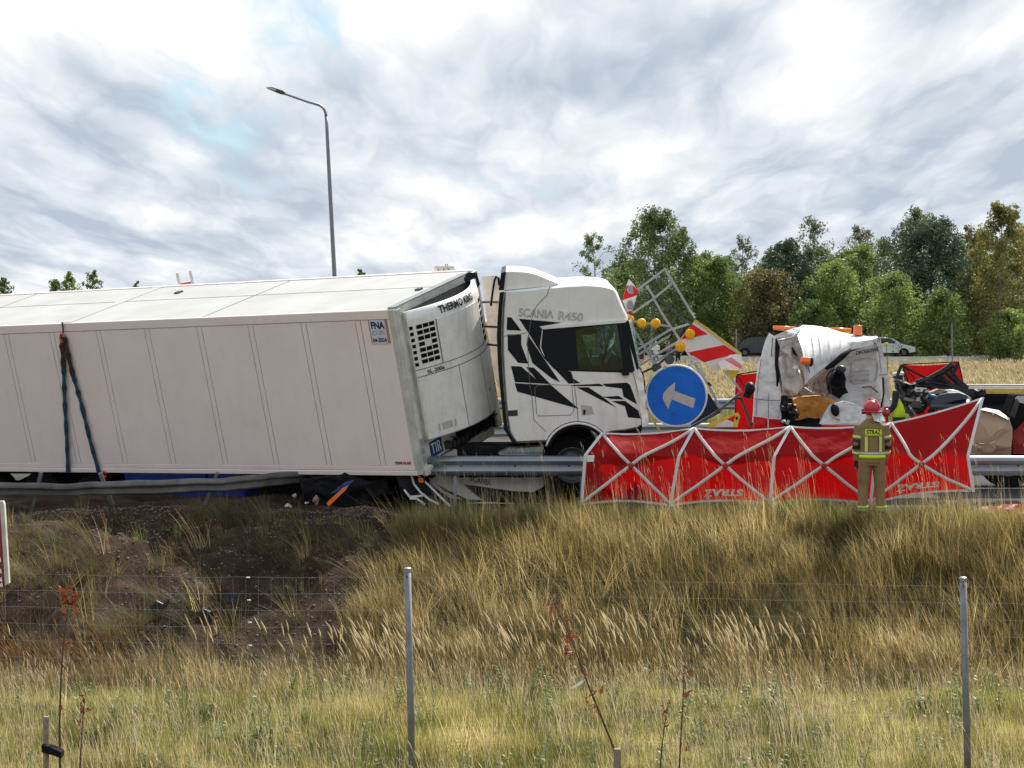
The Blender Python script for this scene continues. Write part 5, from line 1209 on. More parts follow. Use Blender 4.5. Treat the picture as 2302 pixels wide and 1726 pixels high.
MB().ell(W(1287, 1312, 32.9), .075, .05, .11, 12, 8, (V(.96, 0, .26), V(0, 1, 0), V(-.26, 0, .96))).build('lamp_opening', 'black', bp_, smooth=True)
MB().prism([W(*p, 32.86) for p in [(1235, 1405), (1300, 1425), (1362, 1440), (1340, 1455), (1260, 1425)]], V(0, .006, 0)).build('scrape_mark', 'foam_orange', bp_)
vsheet([(575, 1180, 33.1), (640, 1140, 33.1), (720, 1150, 33.1), (725, 1440, 33.0), (1100, 1430, 33.0), (1100, 1530, 32.95), (640, 1530, 32.9), (560, 1400, 33.0)], 'crushed_footwell', 'black_matt', van, .25, (.10, 6, 3))
for k in range(14):
    c = W(rv.uniform(560, 760), rv.uniform(1240, 1480), rv.uniform(32.75, 32.9)); ax_ = Matrix.Rotation(rv.uniform(0, 3), 3, V(rv.random(), rv.random(), rv.random() + .1).normalized()); MB().box(c, rv.uniform(.05, .2), rv.uniform(.02, .05), rv.uniform(.02, .08), (ax_ @ V(1, 0, 0), ax_ @ V(0, 1, 0), ax_ @ V(0, 0, 1))).build('metal_scrap', rv.choice(['wreck_black', 'steel_dark', 'van_white', 'black_matt']), van)
lo = vsheet([(205, 1398, 33.0), (400, 1428, 33.0), (620, 1450, 33.0), (620, 1600, 33.0), (205, 1600, 33.0)], 'lower_body', 'sign_red', van, .08, (-.03, 4, 3))
MB().prism([W(*p, 32.95) for p in [(388, 1435), (402, 1436), (404, 1560), (390, 1560)]], V(0, .01, 0)).build('white_stripe', 'sign_white', lo)
MB().tube([W(465, 216, 34.4), W(760, 232, 34.4)], .042, 10).build('amber_light_bar', 'orange_lamp', van, smooth=True)
lb = MB().tube([W(1180, 240, 34.4), W(1500, 256, 34.4)], .045, 10).build('amber_light_bar', 'orange_lamp', van, smooth=True)
for k in range(10): MB().box(W(1368 + k * 14, 246 + k, 34.35), .012, .03, .05).build('lens_rib', 'amber', lb)
MB().tube([W(700, 245, 34.45), W(1520, 265, 34.45)], .02, 6).build('light_bar_mount', 'black', van)
def beacon(c, ax, parent, r=.075, h=.16):
    ax = Vector(ax).normalized(); o = MB().lathe([(.001, h), (r * .72, h), (r * .85, h * .93), (r, h * .1), (r, 0)], c, ax, 20).build('amber_beacon', 'orange_lamp', parent, smooth=True)
    MB().lathe([(r * .98, 0), (r * 1.12, -.005), (r * 1.12, -.04), (r * .8, -.055), (.001, -.055)], c, ax, 20).build('beacon_base', 'black', o, smooth=True); return o
beacon(W(1588, 318, 33.6), V(0, 0, 1), van, .078, .175)
bc = beacon(W(945, 665, 32.72), V(-1, -.1, .12), van, .075, .15); MB().tube([W(965, 665, 32.7), W(990, 705, 32.7)], .02, 6).build('wire', 'black', bc)
MB().tube([W(930, 740, 32.68), W(950, 820, 32.66)], .008, 5).build('cable', 'black', van)
MB().ell(W(1968, 1350, 33.35), .07, .05, .075, 14, 10).build('round_tail_lamp', 'tail_red', van, smooth=True)
for (x, y) in ((4.35, 33.4), (6.3, 33.9)): wheel(van, V(x, y, .34), V(0, -1, 0), .34, .22)
MB().box(V(5.35, 34.2, .75), 2.2, 1.4, .5).build('floor_pan', 'black_matt', van, crumple=(.08, 3, 3))
MB().prism([W(*p, 34.6) for p in [(330, 700), (1900, 600), (1950, 1500), (260, 1500)]], V(0, .8, 0)).build('far_body', 'van_white', van, crumple=(.06, 2, 2))

# ------------------------------------------------------------------ burnt-black wreckage, flatbed, cartons on the right
def Q(zx, zy, Y=33.5): return P(1950 + zx / 4.366, 780 + zy / 4.366, Y)
wr = thing('vehicle_wreckage', V(7.2, 34, 0), 'heap of black vehicle wreckage with bent frame bars behind the screen', 'wreckage')
for ps, w in ([[(480, 352), (600, 318), (740, 240), (835, 172)], .06], [[(755, 238), (880, 345), (1010, 455)], .05], [[(885, 160), (850, 240), (815, 305)], .04], [[(720, 282), (790, 350), (850, 395)], .05], [[(600, 345), (760, 370), (900, 425), (1000, 470)], .09], [[(800, 205), (900, 330), (985, 400)], .035], [[(335, 175), (300, 260), (290, 330)], .03], [[(340, 180), (450, 240), (590, 310)], .022], [[(345, 180), (380, 280), (400, 340)], .02]):
    MB().tube([Q(*p, 34.6) for p in ps], w, 6).build('bent_bar', 'wreck_black', wr)
MB().prism([Q(*p, 34.5) for p in [(590, 335), (720, 290), (830, 380), (980, 440), (1000, 500), (800, 480), (620, 400), (480, 400), (440, 370)]], V(0, .5, 0)).build('twisted_panel', 'wreck_black', wr, crumple=(.07, 6, 3))
MB().prism([Q(*p, 34.2) for p in [(300, 320), (440, 370), (560, 420), (640, 470), (620, 560), (560, 640), (420, 650), (390, 560), (360, 440)]], V(0, .5, 0)).build('engine_mass', 'wreck_black', wr, crumple=(.12, 9, 3))
st_ = MB().grid(lambda u, v: Q(615 + 395 * u, 560 - 110 * math.sin(math.pi * min(1, .12 + .8 * u)) * (1 if v > .5 else .0) - 10 + (40 - 40 * v), 33.7 + .5 * v) + V(0, 0, .03 * math.sin(v * 3)), 18, 8).build('seat_back', 'seat_grey', wr, smooth=True, solid=.08)
MB().prism([Q(*p, 33.75) for p in [(615, 545), (660, 500), (720, 465), (800, 448), (900, 445), (965, 465), (1010, 505), (900, 520), (760, 560), (640, 590)]], V(0, .5, 0)).build('mudguard_shell', 'seat_grey', wr, bevel=.05)
MB().prism([Q(*p, 33.9) for p in [(600, 445), (700, 415), (790, 425), (740, 450), (650, 470)]], V(0, .2, 0)).build('brown_cover', 'wood_stake', wr, crumple=(.03, 9, 2))
pl = MB().prism([Q(*p, 33.9) for p in [(470, 396), (556, 398), (540, 438), (452, 436)]], V(0, .006, 0)).build('number_plate', 'sign_white', wr); MB().prism([Q(*p, 33.895) for p in [(485, 412), (520, 410), (516, 426), (482, 425)]], V(0, .004, 0)).build('plate_mark', 'print_red', pl)
b = MB(); b.tube([Q(585, 440, 33.8), Q(610, 470, 33.78), Q(640, 480, 33.8), Q(672, 495, 33.8)], .03, 6); b.build('blue_cloth', 'blue_strap', wr, crumple=(.03, 12, 2))
rg_ = random.Random(5)
for k in range(26):
    c = Q(rg_.uniform(385, 640), rg_.uniform(440, 650), rg_.uniform(33.7, 34.1)); ax_ = Matrix.Rotation(rg_.uniform(0, 3), 3, V(rg_.random(), rg_.random(), rg_.random() + .1).normalized())
    MB().box(c, rg_.uniform(.04, .22), rg_.uniform(.03, .08), rg_.uniform(.03, .12), (ax_ @ V(1, 0, 0), ax_ @ V(0, 1, 0), ax_ @ V(0, 0, 1))).build('engine_part', rg_.choice(['wreck_black', 'wreck_black', 'steel_dark', 'steel_dark', 'bar_grey']), wr)
fb = thing('flatbed_body', V(8.6, 35, 0), 'tipped flatbed body with plank deck and yellow edge stripe at the right edge', 'flatbed')
def fbx(zx0, zx1, zy0, zy1, Y, d, nm, mt, cr=None):
    return MB().prism([Q(zx0, zy0, Y), Q(zx1, zy0 + (zx1 - zx0) * .0, Y), Q(zx1, zy1, Y), Q(zx0, zy1, Y)], V(0, d, 0)).build(nm, mt, fb, crumple=cr)
for k in range(5): fbx(985 + k * 2, 2100, 386 + k * 6, 390.5 + k * 6, 35.2 - .05 * k, .3, 'deck_plank', 'wood')
fbx(980, 2100, 374, 384, 35.3, .6, 'deck_edge', 'steel_dark')
fbx(1165, 2100, 420, 458, 34.95, .06, 'yellow_stripe', 'sign_yellow')
fbx(1000, 2100, 417, 700, 35.05, .3, 'side_board', 'navy')
fbx(1140, 2100, 460, 540, 34.9, .12, 'under_beam', 'black_matt')
MB().prism([Q(*p, 34.7) for p in [(990, 415), (1160, 428), (1165, 470), (1080, 470), (1000, 500)]], V(0, .3, 0)).build('broken_end', 'wreck_black', fb, crumple=(.06, 10, 3))
for x in (9.0, 9.9): wheel(fb, V(x, 35.6, .5), V(0, -1, 0), .5, .3)
MB().box(V(9.2, 36, .95), 3.2, 1.6, .2).build('bed_frame', 'chassis', fb)
cb = thing('cardboard_box', Q(1230, 1010, 32.6), 'torn brown cardboard box lying open behind the guard rail', 'box')
MB().prism([Q(*p) for p in [(1028, 930, 32.7), (1080, 700, 32.8), (1105, 615, 32.85), (1240, 640, 32.85), (1395, 715, 32.8), (1300, 800, 32.6), (1215, 880, 32.5), (1200, 960, 32.5)]], V(0, .03, 0)).build('front_panel', 'cardboard', cb, crumple=(.03, 5, 2))
MB().prism([Q(*p) for p in [(1395, 715, 32.8), (1425, 800, 32.75), (1415, 990, 32.6), (1260, 1000, 32.55), (1200, 960, 32.48), (1220, 880, 32.48), (1310, 800, 32.6)]], V(0, .02, 0)).build('side_panel', 'cardboard', cb, crumple=(.03, 5, 2))
MB().prism([Q(*p) for p in [(1098, 612, 32.8), (1160, 596, 33.1), (1290, 620, 33.2), (1398, 700, 32.9), (1390, 720, 32.75), (1245, 645, 32.78), (1235, 675, 32.76), (1222, 640, 32.78)]], V(0, .01, 0)).build('open_flap', 'cardboard_edge', cb)
MB().prism([Q(*p) for p in [(1020, 955, 32.5), (1080, 935, 32.4), (1200, 950, 32.35), (1260, 920, 32.4), (1255, 1010, 32.4), (1180, 1050, 32.4), (1100, 985, 32.35)]], V(0, .02, .0)).build('bottom_flap', 'cardboard', cb, crumple=(.05, 7, 2))
MB().prism([Q(*p, 32.75) for p in [(1030, 935), (1415, 990), (1400, 1200), (1050, 1200)]], V(0, .4, 0)).build('box_base', 'cardboard', cb)
bb = thing('black_container', V(9.0, 33.0, 0), 'black plastic container with grey lid leaning at the right edge', 'container')
MB().prism([Q(*p, 33.0) for p in [(1380, 660), (1455, 460), (1640, 470), (1640, 1150), (1430, 1150), (1440, 800)]], V(0, .5, 0)).build('body', 'black_matt', bb, bevel=.03)
MB().prism([Q(*p, 32.97) for p in [(1455, 500), (1475, 478), (1640, 490), (1640, 560), (1540, 560), (1460, 530)]], V(0, .3, 0)).build('lid', 'sign_grey', bb, crumple=(.02, 12, 2))
MB().prism([Q(*p, 32.9) for p in [(1440, 830), (1640, 640), (1640, 1050), (1430, 1050)]], V(0, .05, 0)).build('red_cover', 'tarp_red', bb, crumple=(.04, 5, 3))
for k in range(6): MB().bar(Q(1400 + k * 8, 670 + k * 6, 32.98), Q(1462 + k * 6, 500 + k * 8, 32.98), .01, .012).build('rib', 'steel_dark', bb)
# red tarp bundle on the verge
tb = MB().grid(lambda u, v: (lambda p: p + V(0, 0, .16 * math.sin(math.pi * u) ** .6 * math.sin(math.pi * v) ** .6 * (1 + .6 * noise.noise(p * 5))))(V(7.0 + 1.15 * u, 29.75 + .55 * v, .03)), 30, 16)
tbo = tb.build('red_tarpaulin', 'tarp_red', crumple=(.07, 6, 0)); reorigin(tbo, V(7.6, 30, .03)); tag(tbo, 'crumpled dark red tarpaulin lying at the foot of the screen', 'tarpaulin')

# ------------------------------------------------------------------ street lamp, ladder, roof box, poles
lm = thing('street_lamp', V(-5.5, 60, 0), 'tall grey street lamp with one bent arm behind the trailer', 'street lamp')
def LP(px, py): return P(px, py, 60)
MB().tube([V(LP(757, 620).x + .1, 60, 0), LP(752, 620), LP(742, 430), LP(735, 290), LP(733.2, 262)], [.095, .066, .06, .05, .045], 12).build('pole', 'lamp_grey', lm, smooth=True)
MB().tube([LP(733.2, 262), LP(732, 254), LP(729, 246), LP(724, 240), LP(717, 236), LP(690, 228), LP(640, 211)], [.046, .044, .042, .042, .04, .036, .032], 10).build('arm', 'lamp_grey', lm, smooth=True)
hd = MB().prism([LP(597, 196), LP(612, 195), LP(636, 203), LP(642, 207), LP(641, 211), LP(628, 209), LP(620, 206)], V(0, .35, 0)); hd.build('lamp_head', 'steel_dark', lm, bevel=.02)
MB().prism([LP(599, 197.4) + V(0, -.01, 0), LP(612, 197) + V(0, -.01, 0), LP(622, 201) + V(0, -.01, 0), LP(618, 204) + V(0, -.01, 0)], V(0, .3, 0)).build('lamp_lens', 'sign_grey', lm)
ld = thing('ladder', V(-6.2, 37.2, 0), 'grey ladder with red rungs sticking up beyond the trailer roof', 'ladder')
for (a, b_) in (((398, 614), (408, 655)), ((427, 609), (438, 652))):
    p = P(*a, 37.0); q = P(*b_, 37.0); d = (q - p).normalized(); MB().bar(p, p + d * (p.z / max(.1, -d.z)), .05, .06).build('rail', 'bar_grey', ld)
for k in range(12):
    t = .22 + k * .28; p = P(398, 614, 37.0); q = P(427, 609, 37.0); d = (P(408, 655, 37.0) - p).normalized(); MB().tube([p + d * t, q + d * t], .022, 6).build('rung', 'print_red', ld)
rbx = thing('roof_box', V(-1.3, 36.5, 0), 'small pale grey box on a mast showing above the trailer roof', 'box')
MB().prism([P(976, 598, 36.5), P(1021, 598, 36.5), P(1021, 618, 36.5), P(976, 618, 36.5)], V(0, .3, 0)).build('case', 'frame_cream', rbx, bevel=.01)
MB().tube([P(1001, 599, 36.6), P(1002, 594, 36.6), P(1006, 594, 36.6), P(1007, 599, 36.6)], .008, 6).build('handle', 'black', rbx)
for k in range(3): MB().bar(P(985 + 12 * k, 603, 36.49), P(985 + 12 * k, 616, 36.49), .01, .008).build('louvre', 'steel_dark', rbx)
MB().bar(P(976, 599.5, 36.49), P(1021, 599.5, 36.49), .01, .025).build('case_edge', 'sign_grey', rbx)
a = P(998, 618, 36.65); MB().tube([a, V(a.x, a.y, 0)], .03, 8).build('mast', 'steel_dark', rbx)
for px, py, lb_ in ((1655, 739, 'thin grey roadside pole in front of the wood, left of the van'), (2140, 726, 'thin grey roadside pole in front of the wood, right of the van')):
    p = P(px, py, 120); o = MB().tube([V(p.x + .03, 120, -.1), p], [.045, .04], 8).build('roadside_pole', 'post_grey'); reorigin(o, V(p.x, 120, -.1)); tag(o, lb_, 'pole')

# ------------------------------------------------------------------ cars in the background
def car(label, X, Y, face, paint, z=.30):
    """saloon seen from the side; face = +1 drives to the right"""
    c = thing('car', V(X, Y, z), label, 'car')
    def pt(x, zz, y): return V(X + face * x, Y + y, z + zz)
    prof = [(-2.2, .35), (-2.22, .6), (-2.15, .85), (-1.9, .95), (-1.2, .98), (.9, .98), (1.5, .90), (2.0, .78), (2.2, .62), (2.22, .35), (1.75, .3), (1.68, .5), (1.45, .64), (1.2, .62), (1.02, .46), (.98, .28), (-.98, .28), (-1.02, .46), (-1.2, .62), (-1.45, .64), (-1.68, .5), (-1.75, .3)]
    body = MB().prism([pt(x, q, -.88) for x, q in prof], V(0, 1.76, 0)).build('body', paint, c, bevel=.05)
    roof = [(-1.75, .94), (-1.45, 1.22), (-1.0, 1.42), (-.3, 1.48), (.3, 1.44), (.75, 1.26), (1.25, .97)]
    MB().prism([pt(x, q, -.74) for x, q in roof], V(0, 1.48, 0)).build('cabin', paint, body, bevel=.06)
    for w in ([(-1.42, 1.0), (-1.28, 1.2), (-.95, 1.34), (-.45, 1.39), (-.42, 1.0)], [(-.34, 1.0), (-.36, 1.39), (.25, 1.36), (.62, 1.22), (.9, 1.0)]):
        MB().prism([pt(x, q, -.765) for x, q in w], V(0, .01, 0)).build('side_window', 'car_glass', c); MB().prism([pt(x, q, .755) for x, q in w], V(0, .01, 0)).build('side_window', 'car_glass', c)
    MB().prism([pt(1.30, .99, -.66), pt(.80, 1.27, -.60), pt(.80, 1.27, .60), pt(1.30, .99, .66)], V(face * .01, 0, .012)).build('windscreen', 'car_glass', c)
    MB().prism([pt(-1.80, .97, -.66), pt(-1.49, 1.23, -.60), pt(-1.49, 1.23, .60), pt(-1.80, .97, .66)], V(-face * .01, 0, .012)).build('rear_window', 'car_glass', c)
    for x in (-1.38, 1.36):
        for s in (-1, 1): wheel(c, pt(x, .31, s * .78), V(0, s, 0), .31, .2, studs=False)
    MB().ell(pt(.75, 1.02, -.95), .09, .08, .07, 8, 6).build('wing_mirror', paint, c); MB().box(pt(2.17, .68, -.6), .1, .35, .12).build('headlight', 'insulator', c); MB().box(pt(-2.17, .75, -.6), .08, .35, .14).build('tail_light', 'tail_red', c)
    return c
pX = lambda px, Y: (px - 1151) / F * Y
car('dark blue car on the far road left of the crushed van', pX(1712, 149), 149, 1, 'car_dark')
car('silver car on the far road right of the crushed van', pX(1987, 149), 149, 1, 'car_silver')
# ------------------------------------------------------------------ people
def loft(mb, M_, pts, radii, n=10): mb.tube([M_ @ Vector(p) for p in pts], radii, n)
def rings(mb, M_, rs, n=14):
    vs = []; fs = []; m = len(rs)
    for c, rx, ry in rs:
        for k in range(n):
            a = 2 * math.pi * k / n; vs.append(M_ @ (Vector(c) + V(math.cos(a) * rx, math.sin(a) * ry, 0)))
    for i in range(m - 1):
        for k in range(n): fs.append((i * n + k, i * n + (k + 1) % n, (i + 1) * n + (k + 1) % n, (i + 1) * n + k))
    fs.append(tuple(range(n - 1, -1, -1))); fs.append(tuple((m - 1) * n + k for k in range(n))); mb.add(vs, fs)
def person(loc, face, h, label, arms, legs, top, bottom, hair, bulk=1.0, vox=.014, gloves=None, boots='black', head_turn=0., group=None, sleeves=True, shorts=False):
    """face: heading in degrees (0 looks away from the camera, 90 looks left); arms/legs: joints in body space, x right, y forward"""
    root = thing('person', loc, label, 'person', group); k = h / 1.75
    M_ = Matrix.Translation(Vector(loc)) @ Matrix.Rotation(R(face), 4, 'Z') @ Matrix.Scale(k, 4)
    HD = M_ @ Matrix.Translation((0, .015, 1.50)) @ Matrix.Rotation(R(head_turn), 4, 'Z')
    b = MB()
    rings(b, M_, [((0, 0, .86), .15, .10), ((0, 0, .98), .155, .105), ((0, 0, 1.12), .135, .095), ((0, 0, 1.28), .16, .105), ((0, 0, 1.40), .165, .095), ((0, 0, 1.46), .10, .07), ((0, .01, 1.55), .055, .055)])
    for (s, e, w) in arms: loft(b, M_, [s, Vector(s).lerp(Vector(e), .5), e, Vector(e).lerp(Vector(w), .6), w], [.052, .046, .038, .036, .026])
    for (hp, kn, an, toe) in legs:
        loft(b, M_, [hp, Vector(hp).lerp(Vector(kn), .5), kn, Vector(kn).lerp(Vector(an), .35), an], [.085, .072, .052, .054, .036]); loft(b, M_, [Vector(an) + V(0, -.05, -.05), Vector(an) + V(0, .03, -.045), toe], [.036, .042, .03])
    # head: skull, face, nose, ears, brow
    b.ell(HD @ V(0, 0, .125), .077 * k, .092 * k, .112 * k, 14, 10); b.ell(HD @ V(0, .03, .065), .058 * k, .060 * k, .062 * k, 12, 8)
    b.ell(HD @ V(0, .098, .10), .013 * k, .018 * k, .022 * k, 8, 6); b.ell(HD @ V(0, .07, .135), .05 * k, .025 * k, .015 * k, 8, 6)
    for s in (-1, 1): b.ell(HD @ V(s * .078, -.005, .105), .012 * k, .02 * k, .03 * k, 8, 6)
    if not gloves:
        for (s, e, w) in arms: hand(b, M_, e, w)
    body = b.build('body', 'skin', root, smooth=True, remesh=vox)
    for s in (-1, 1): MB().ell(HD @ V(s * .03, .088, .118), .011 * k, .007 * k, .008 * k, 8, 6).build('eye', 'hair_dark', body)
    MB().ell(HD @ V(0, .088, .058), .022 * k, .008 * k, .006 * k, 8, 5).build('mouth', 'cloth_maroon', body)
    if hair: MB().ell(HD @ V(0, -.018, .15), .085 * k, .092 * k, .095 * k, 14, 9).build('hair', hair, root, smooth=True)
    B = bulk; t = MB()
    rings(t, M_, [((0, 0, .84), .19 * B, .135 * B), ((0, 0, .98), .188 * B, .135 * B), ((0, 0, 1.12), .18 * B, .13 * B), ((0, 0, 1.28), .195 * B, .135 * B), ((0, 0, 1.39), .195 * B, .12 * B), ((0, 0, 1.455), .13 * B, .095 * B), ((0, 0, 1.50), .075 * B, .075 * B)])
    for (s, e, w) in arms:
        end = w if sleeves else Vector(s).lerp(Vector(e), .75)
        loft(t, M_, [s, Vector(s).lerp(Vector(e), .5), e, Vector(e).lerp(Vector(w), .6), end] if sleeves else [s, Vector(s).lerp(Vector(e), .4), end], [.078 * B, .070 * B, .062 * B, .058 * B, .05 * B] if sleeves else [.075, .07, .066])
    tp = t.build('jacket' if gloves else 'shirt', top, root, smooth=True, remesh=vox)
    t = MB(); rings(t, M_, [((0, 0, .80), .16 * B, .115 * B), ((0, 0, .92), .175 * B, .125 * B), ((0, 0, 1.02), .16 * B, .115 * B)])
    for (hp, kn, an, toe) in legs:
        pts = [hp, Vector(hp).lerp(Vector(kn), .5), kn, Vector(kn).lerp(Vector(an), .5), Vector(an) + V(0, 0, .03)]
        loft(t, M_, pts[:3] if shorts else pts, [.108 * B, .095 * B, .08 * B] if shorts else [.108 * B, .092 * B, .078 * B, .074 * B, .072 * B])
    t.build('shorts' if shorts else 'trousers', bottom, root, smooth=True, remesh=vox)
    for (hp, kn, an, toe) in legs:
        s = MB(); loft(s, M_, [Vector(an) + V(0, 0, .12), an, Vector(an) + V(0, .0, -.05)], [.055, .052, .05]); loft(s, M_, [Vector(an) + V(0, -.07, -.055), Vector(an) + V(0, .03, -.05), toe], [.045, .052, .04]); s.build('boot' if gloves else 'shoe', boots, root, smooth=True, remesh=vox)
    if gloves:
        for (sh, e, w) in arms: g_ = MB(); loft(g_, M_, [Vector(e).lerp(Vector(w), .82), w], [.04, .04]); hand(g_, M_, e, w, 1.15); g_.build('glove', gloves, root, smooth=True, remesh=min(vox, .008))
    return root, M_, HD, k
def hand(b, M_, e, w, g=1.0):
    e = Vector(e); w = Vector(w); d = (w - e).normalized(); side = d.cross(V(1, 0, 0)); side = side.normalized() if side.length > .1 else V(0, 1, 0); nx_ = side.cross(d).normalized()
    pal = w + d * .05; loft(b, M_, [w, pal, w + d * .09], [(.022 * g, .03 * g), (.02 * g, .04 * g), (.018 * g, .038 * g)])
    for i, ln in enumerate((.066, .075, .070, .055)):
        r0 = w + d * .085 + side * ((i - 1.5) * -.019 * g); loft(b, M_, [r0, r0 + d * ln * .5 + nx_ * .006, r0 + d * ln * .85 + nx_ * .024], [.0095 * g, .009 * g, .0075 * g], 6)
    t0 = w + d * .03 + side * .03 * g; loft(b, M_, [t0, t0 + d * .03 + side * .022, t0 + d * .062 + side * .024 + nx_ * .008], [.012 * g, .011 * g, .009 * g], 6)
def band(M_, p, q, r, name, mat, parent, n=14):
    b = MB(); vs = []; p = Vector(p); q = Vector(q); b.tube([M_ @ p, M_ @ q], r, n, cap=False); return b.build(name, mat, parent, smooth=True, solid=.004)

# firefighter on the bank, seen from behind
fx = pX(1960, 29.15); fz = float(hgt(fx, 29.15))
armsF = [((-.185, 0, 1.40), (-.225, -.01, 1.12), (-.215, .05, .87)), ((.185, 0, 1.40), (.22, -.01, 1.12), (.20, .06, .88))]
legsF = [((-.10, 0, .88), (-.125, .02, .49), (-.14, 0, .10), (-.16, .16, .04)), ((.10, 0, .88), (.12, .02, .49), (.135, -.02, .10), (.16, .14, .04))]
ff, FM, FH, fk = person(V(fx, 29.15, fz), 0, 1.76, 'firefighter in tan suit and red helmet standing with back to the camera', armsF, legsF, 'tan_suit', 'tan_suit', None, bulk=1.02, gloves='glove', head_turn=38)
def ftor(z0, z1, mat, nm, gx=1.0):
    b = MB(); rings(b, FM, [((0, 0, z0), .238 * gx, .171 * gx), ((0, 0, z1), .236 * gx, .170 * gx)], 24); return b.build(nm, mat, ff, smooth=False)
def fwrap(z0, z1, mat, nm, rx=.236, ry=.17):
    b = MB(); vs = []; fs = []; n = 28
    for z in (z0, z1):
        for k in range(n):
            a = 2 * math.pi * k / n; vs.append(FM @ V(math.cos(a) * rx, math.sin(a) * ry, z))
    for k in range(n): fs.append((k, (k + 1) % n, n + (k + 1) % n, n + k))
    b.add(vs, fs); return b.build(nm, mat, ff, smooth=True, solid=.006)
fwrap(.965, 1.005, 'silver_tape', 'reflective_band', .199, .145); fwrap(.915, .963, 'hivis_yellow', 'reflective_band', .200, .146)
def fback(x0, x1, z0, z1, mat, nm, y=-.165):
    b = MB(); b.grid(lambda u, v: FM @ V(x0 + (x1 - x0) * u, -(.141 * math.sqrt(max(.05, 1 - ((x0 + (x1 - x0) * u) / .215) ** 2)) + .004), z0 + (z1 - z0) * v), 10, 4); return b.build(nm, mat, ff, solid=.005)
for x in (-.105, .105): fback(x - .02, x + .02, 1.01, 1.24, 'hivis_pale', 'reflective_band')
bk_ = fback(-.12, .12, 1.255, 1.345, 'hivis_yellow', 'back_patch')
lettering('STRAŻ', .088, lambda x, y, z: FM @ V(x, -(.141 * math.sqrt(max(.05, 1 - (x / .215) ** 2)) + .0085 + z), 1.30 + y), 'print_dark', bk_, bold=.003, width=.205)
for (s, e, w) in armsF:
    s, e, w = Vector(s), Vector(e), Vector(w)
    band(FM, s.lerp(e, .56), s.lerp(e, .70), .073, 'reflective_band', 'hivis_pale', ff); band(FM, s.lerp(e, .72), e.lerp(w, .28), .068, 'elbow_pad', 'glove', ff); band(FM, e.lerp(w, .40), e.lerp(w, .56), .065, 'reflective_band', 'hivis_pale', ff)
for (hp, kn, an, toe) in legsF:
    an = Vector(an); band(FM, an + V(0, .0, .11), an + V(0, 0, .065), .082, 'reflective_band', 'hivis_yellow', ff); band(FM, an + V(0, 0, .062), an + V(0, 0, .03), .081, 'reflective_band', 'silver_tape', ff)
pk = MB(); pk.box(FM @ V(-.19, .0, .66), .03, .13, .17); pk.build('thigh_pocket', 'tan_suit', ff, bevel=.01)
hm = MB(); hm.ell(FH @ V(0, -.005, .155), .125 * fk, .145 * fk, .125 * fk, 20, 12); hm.build('helmet', 'helmet_red', ff, smooth=True)
MB().tube([FH @ V(.133 * math.cos(a * .3927), -.005 + .155 * math.sin(a * .3927), .10) for a in range(17)], .013, 6, cap=False).build('helmet_rim', 'helmet_red', ff, smooth=True)
MB().tube([FH @ V(0, -.14 + .0, .16), FH @ V(0, -.09, .26), FH @ V(0, .02, .292), FH @ V(0, .12, .24)], .014, 6).build('helmet_crest', 'helmet_red', ff, smooth=True)
MB().prism([FH @ V(-.10, -.10, .09), FH @ V(.10, -.10, .09), FH @ V(.12, -.16, -.03), FH @ V(.0, -.18, -.06), FH @ V(-.12, -.16, -.03)], FH.to_3x3() @ V(0, .012, 0)).build('neck_guard', 'silver_tape', ff, crumple=(.02, 12, 2))
MB().prism([FH @ V(-.07, .125, .06), FH @ V(.07, .125, .06), FH @ V(.075, .13, .13), FH @ V(-.075, .13, .13)], FH.to_3x3() @ V(0, .006, 0)).build('visor', 'glass_side', ff)
MB().box(FH @ V(.128, .0, .12), .015, .05, .05).build('helmet_fitting', 'black', ff)

# police officer beside the van
px_ = pX(2021, 43.2)
armsP = [((-.20, 0, 1.40), (-.24, .02, 1.12), (-.20, .16, .95)), ((.20, 0, 1.40), (.235, -.02, 1.12), (.20, .10, .93))]
legsP = [((-.09, 0, .88), (-.10, .02, .49), (-.11, 0, .09), (-.12, .15, .03)), ((.09, 0, .88), (.10, .02, .49), (.11, 0, .09), (.12, .15, .03))]
po, PM, PH, pk_ = person(V(px_, 43.2, 0), 62, 1.86, 'police officer in white cap and yellow vest beside the crushed van', armsP, legsP, 'navy', 'navy', 'hair_dark', bulk=1.05)
v_ = MB(); rings(v_, PM, [((0, 0, .86), .215, .16), ((0, 0, 1.12), .205, .155), ((0, 0, 1.28), .205, .155), ((0, 0, 1.41), .195, .135), ((0, 0, 1.475), .12, .10)]); v_.build('reflective_vest', 'hivis_yellow', po, smooth=True)
cp = MB(); 
cp.lathe([(.098 * pk_, 0), (.10 * pk_, .045), (.135 * pk_, .075), (.138 * pk_, .095), (.10 * pk_, .118), (.001, .125)], PH @ V(0, -.005, .175), PH.to_3x3() @ V(0, .12, 1), 24); cp.build('cap', 'cloth_white', po, smooth=True)
MB().lathe([(.100 * pk_, -.004), (.103 * pk_, .0), (.104 * pk_, .042), (.100 * pk_, .046)], PH @ V(0, -.005, .172), PH.to_3x3() @ V(0, .12, 1), 24).build('cap_band', 'navy', po, smooth=True)
MB().prism([PH @ V(-.085, .06, .185), PH @ V(.085, .06, .185), PH @ V(.06, .155, .165), PH @ V(0, .175, .16), PH @ V(-.06, .155, .165)], V(0, 0, .008)).build('cap_peak', 'black', po)

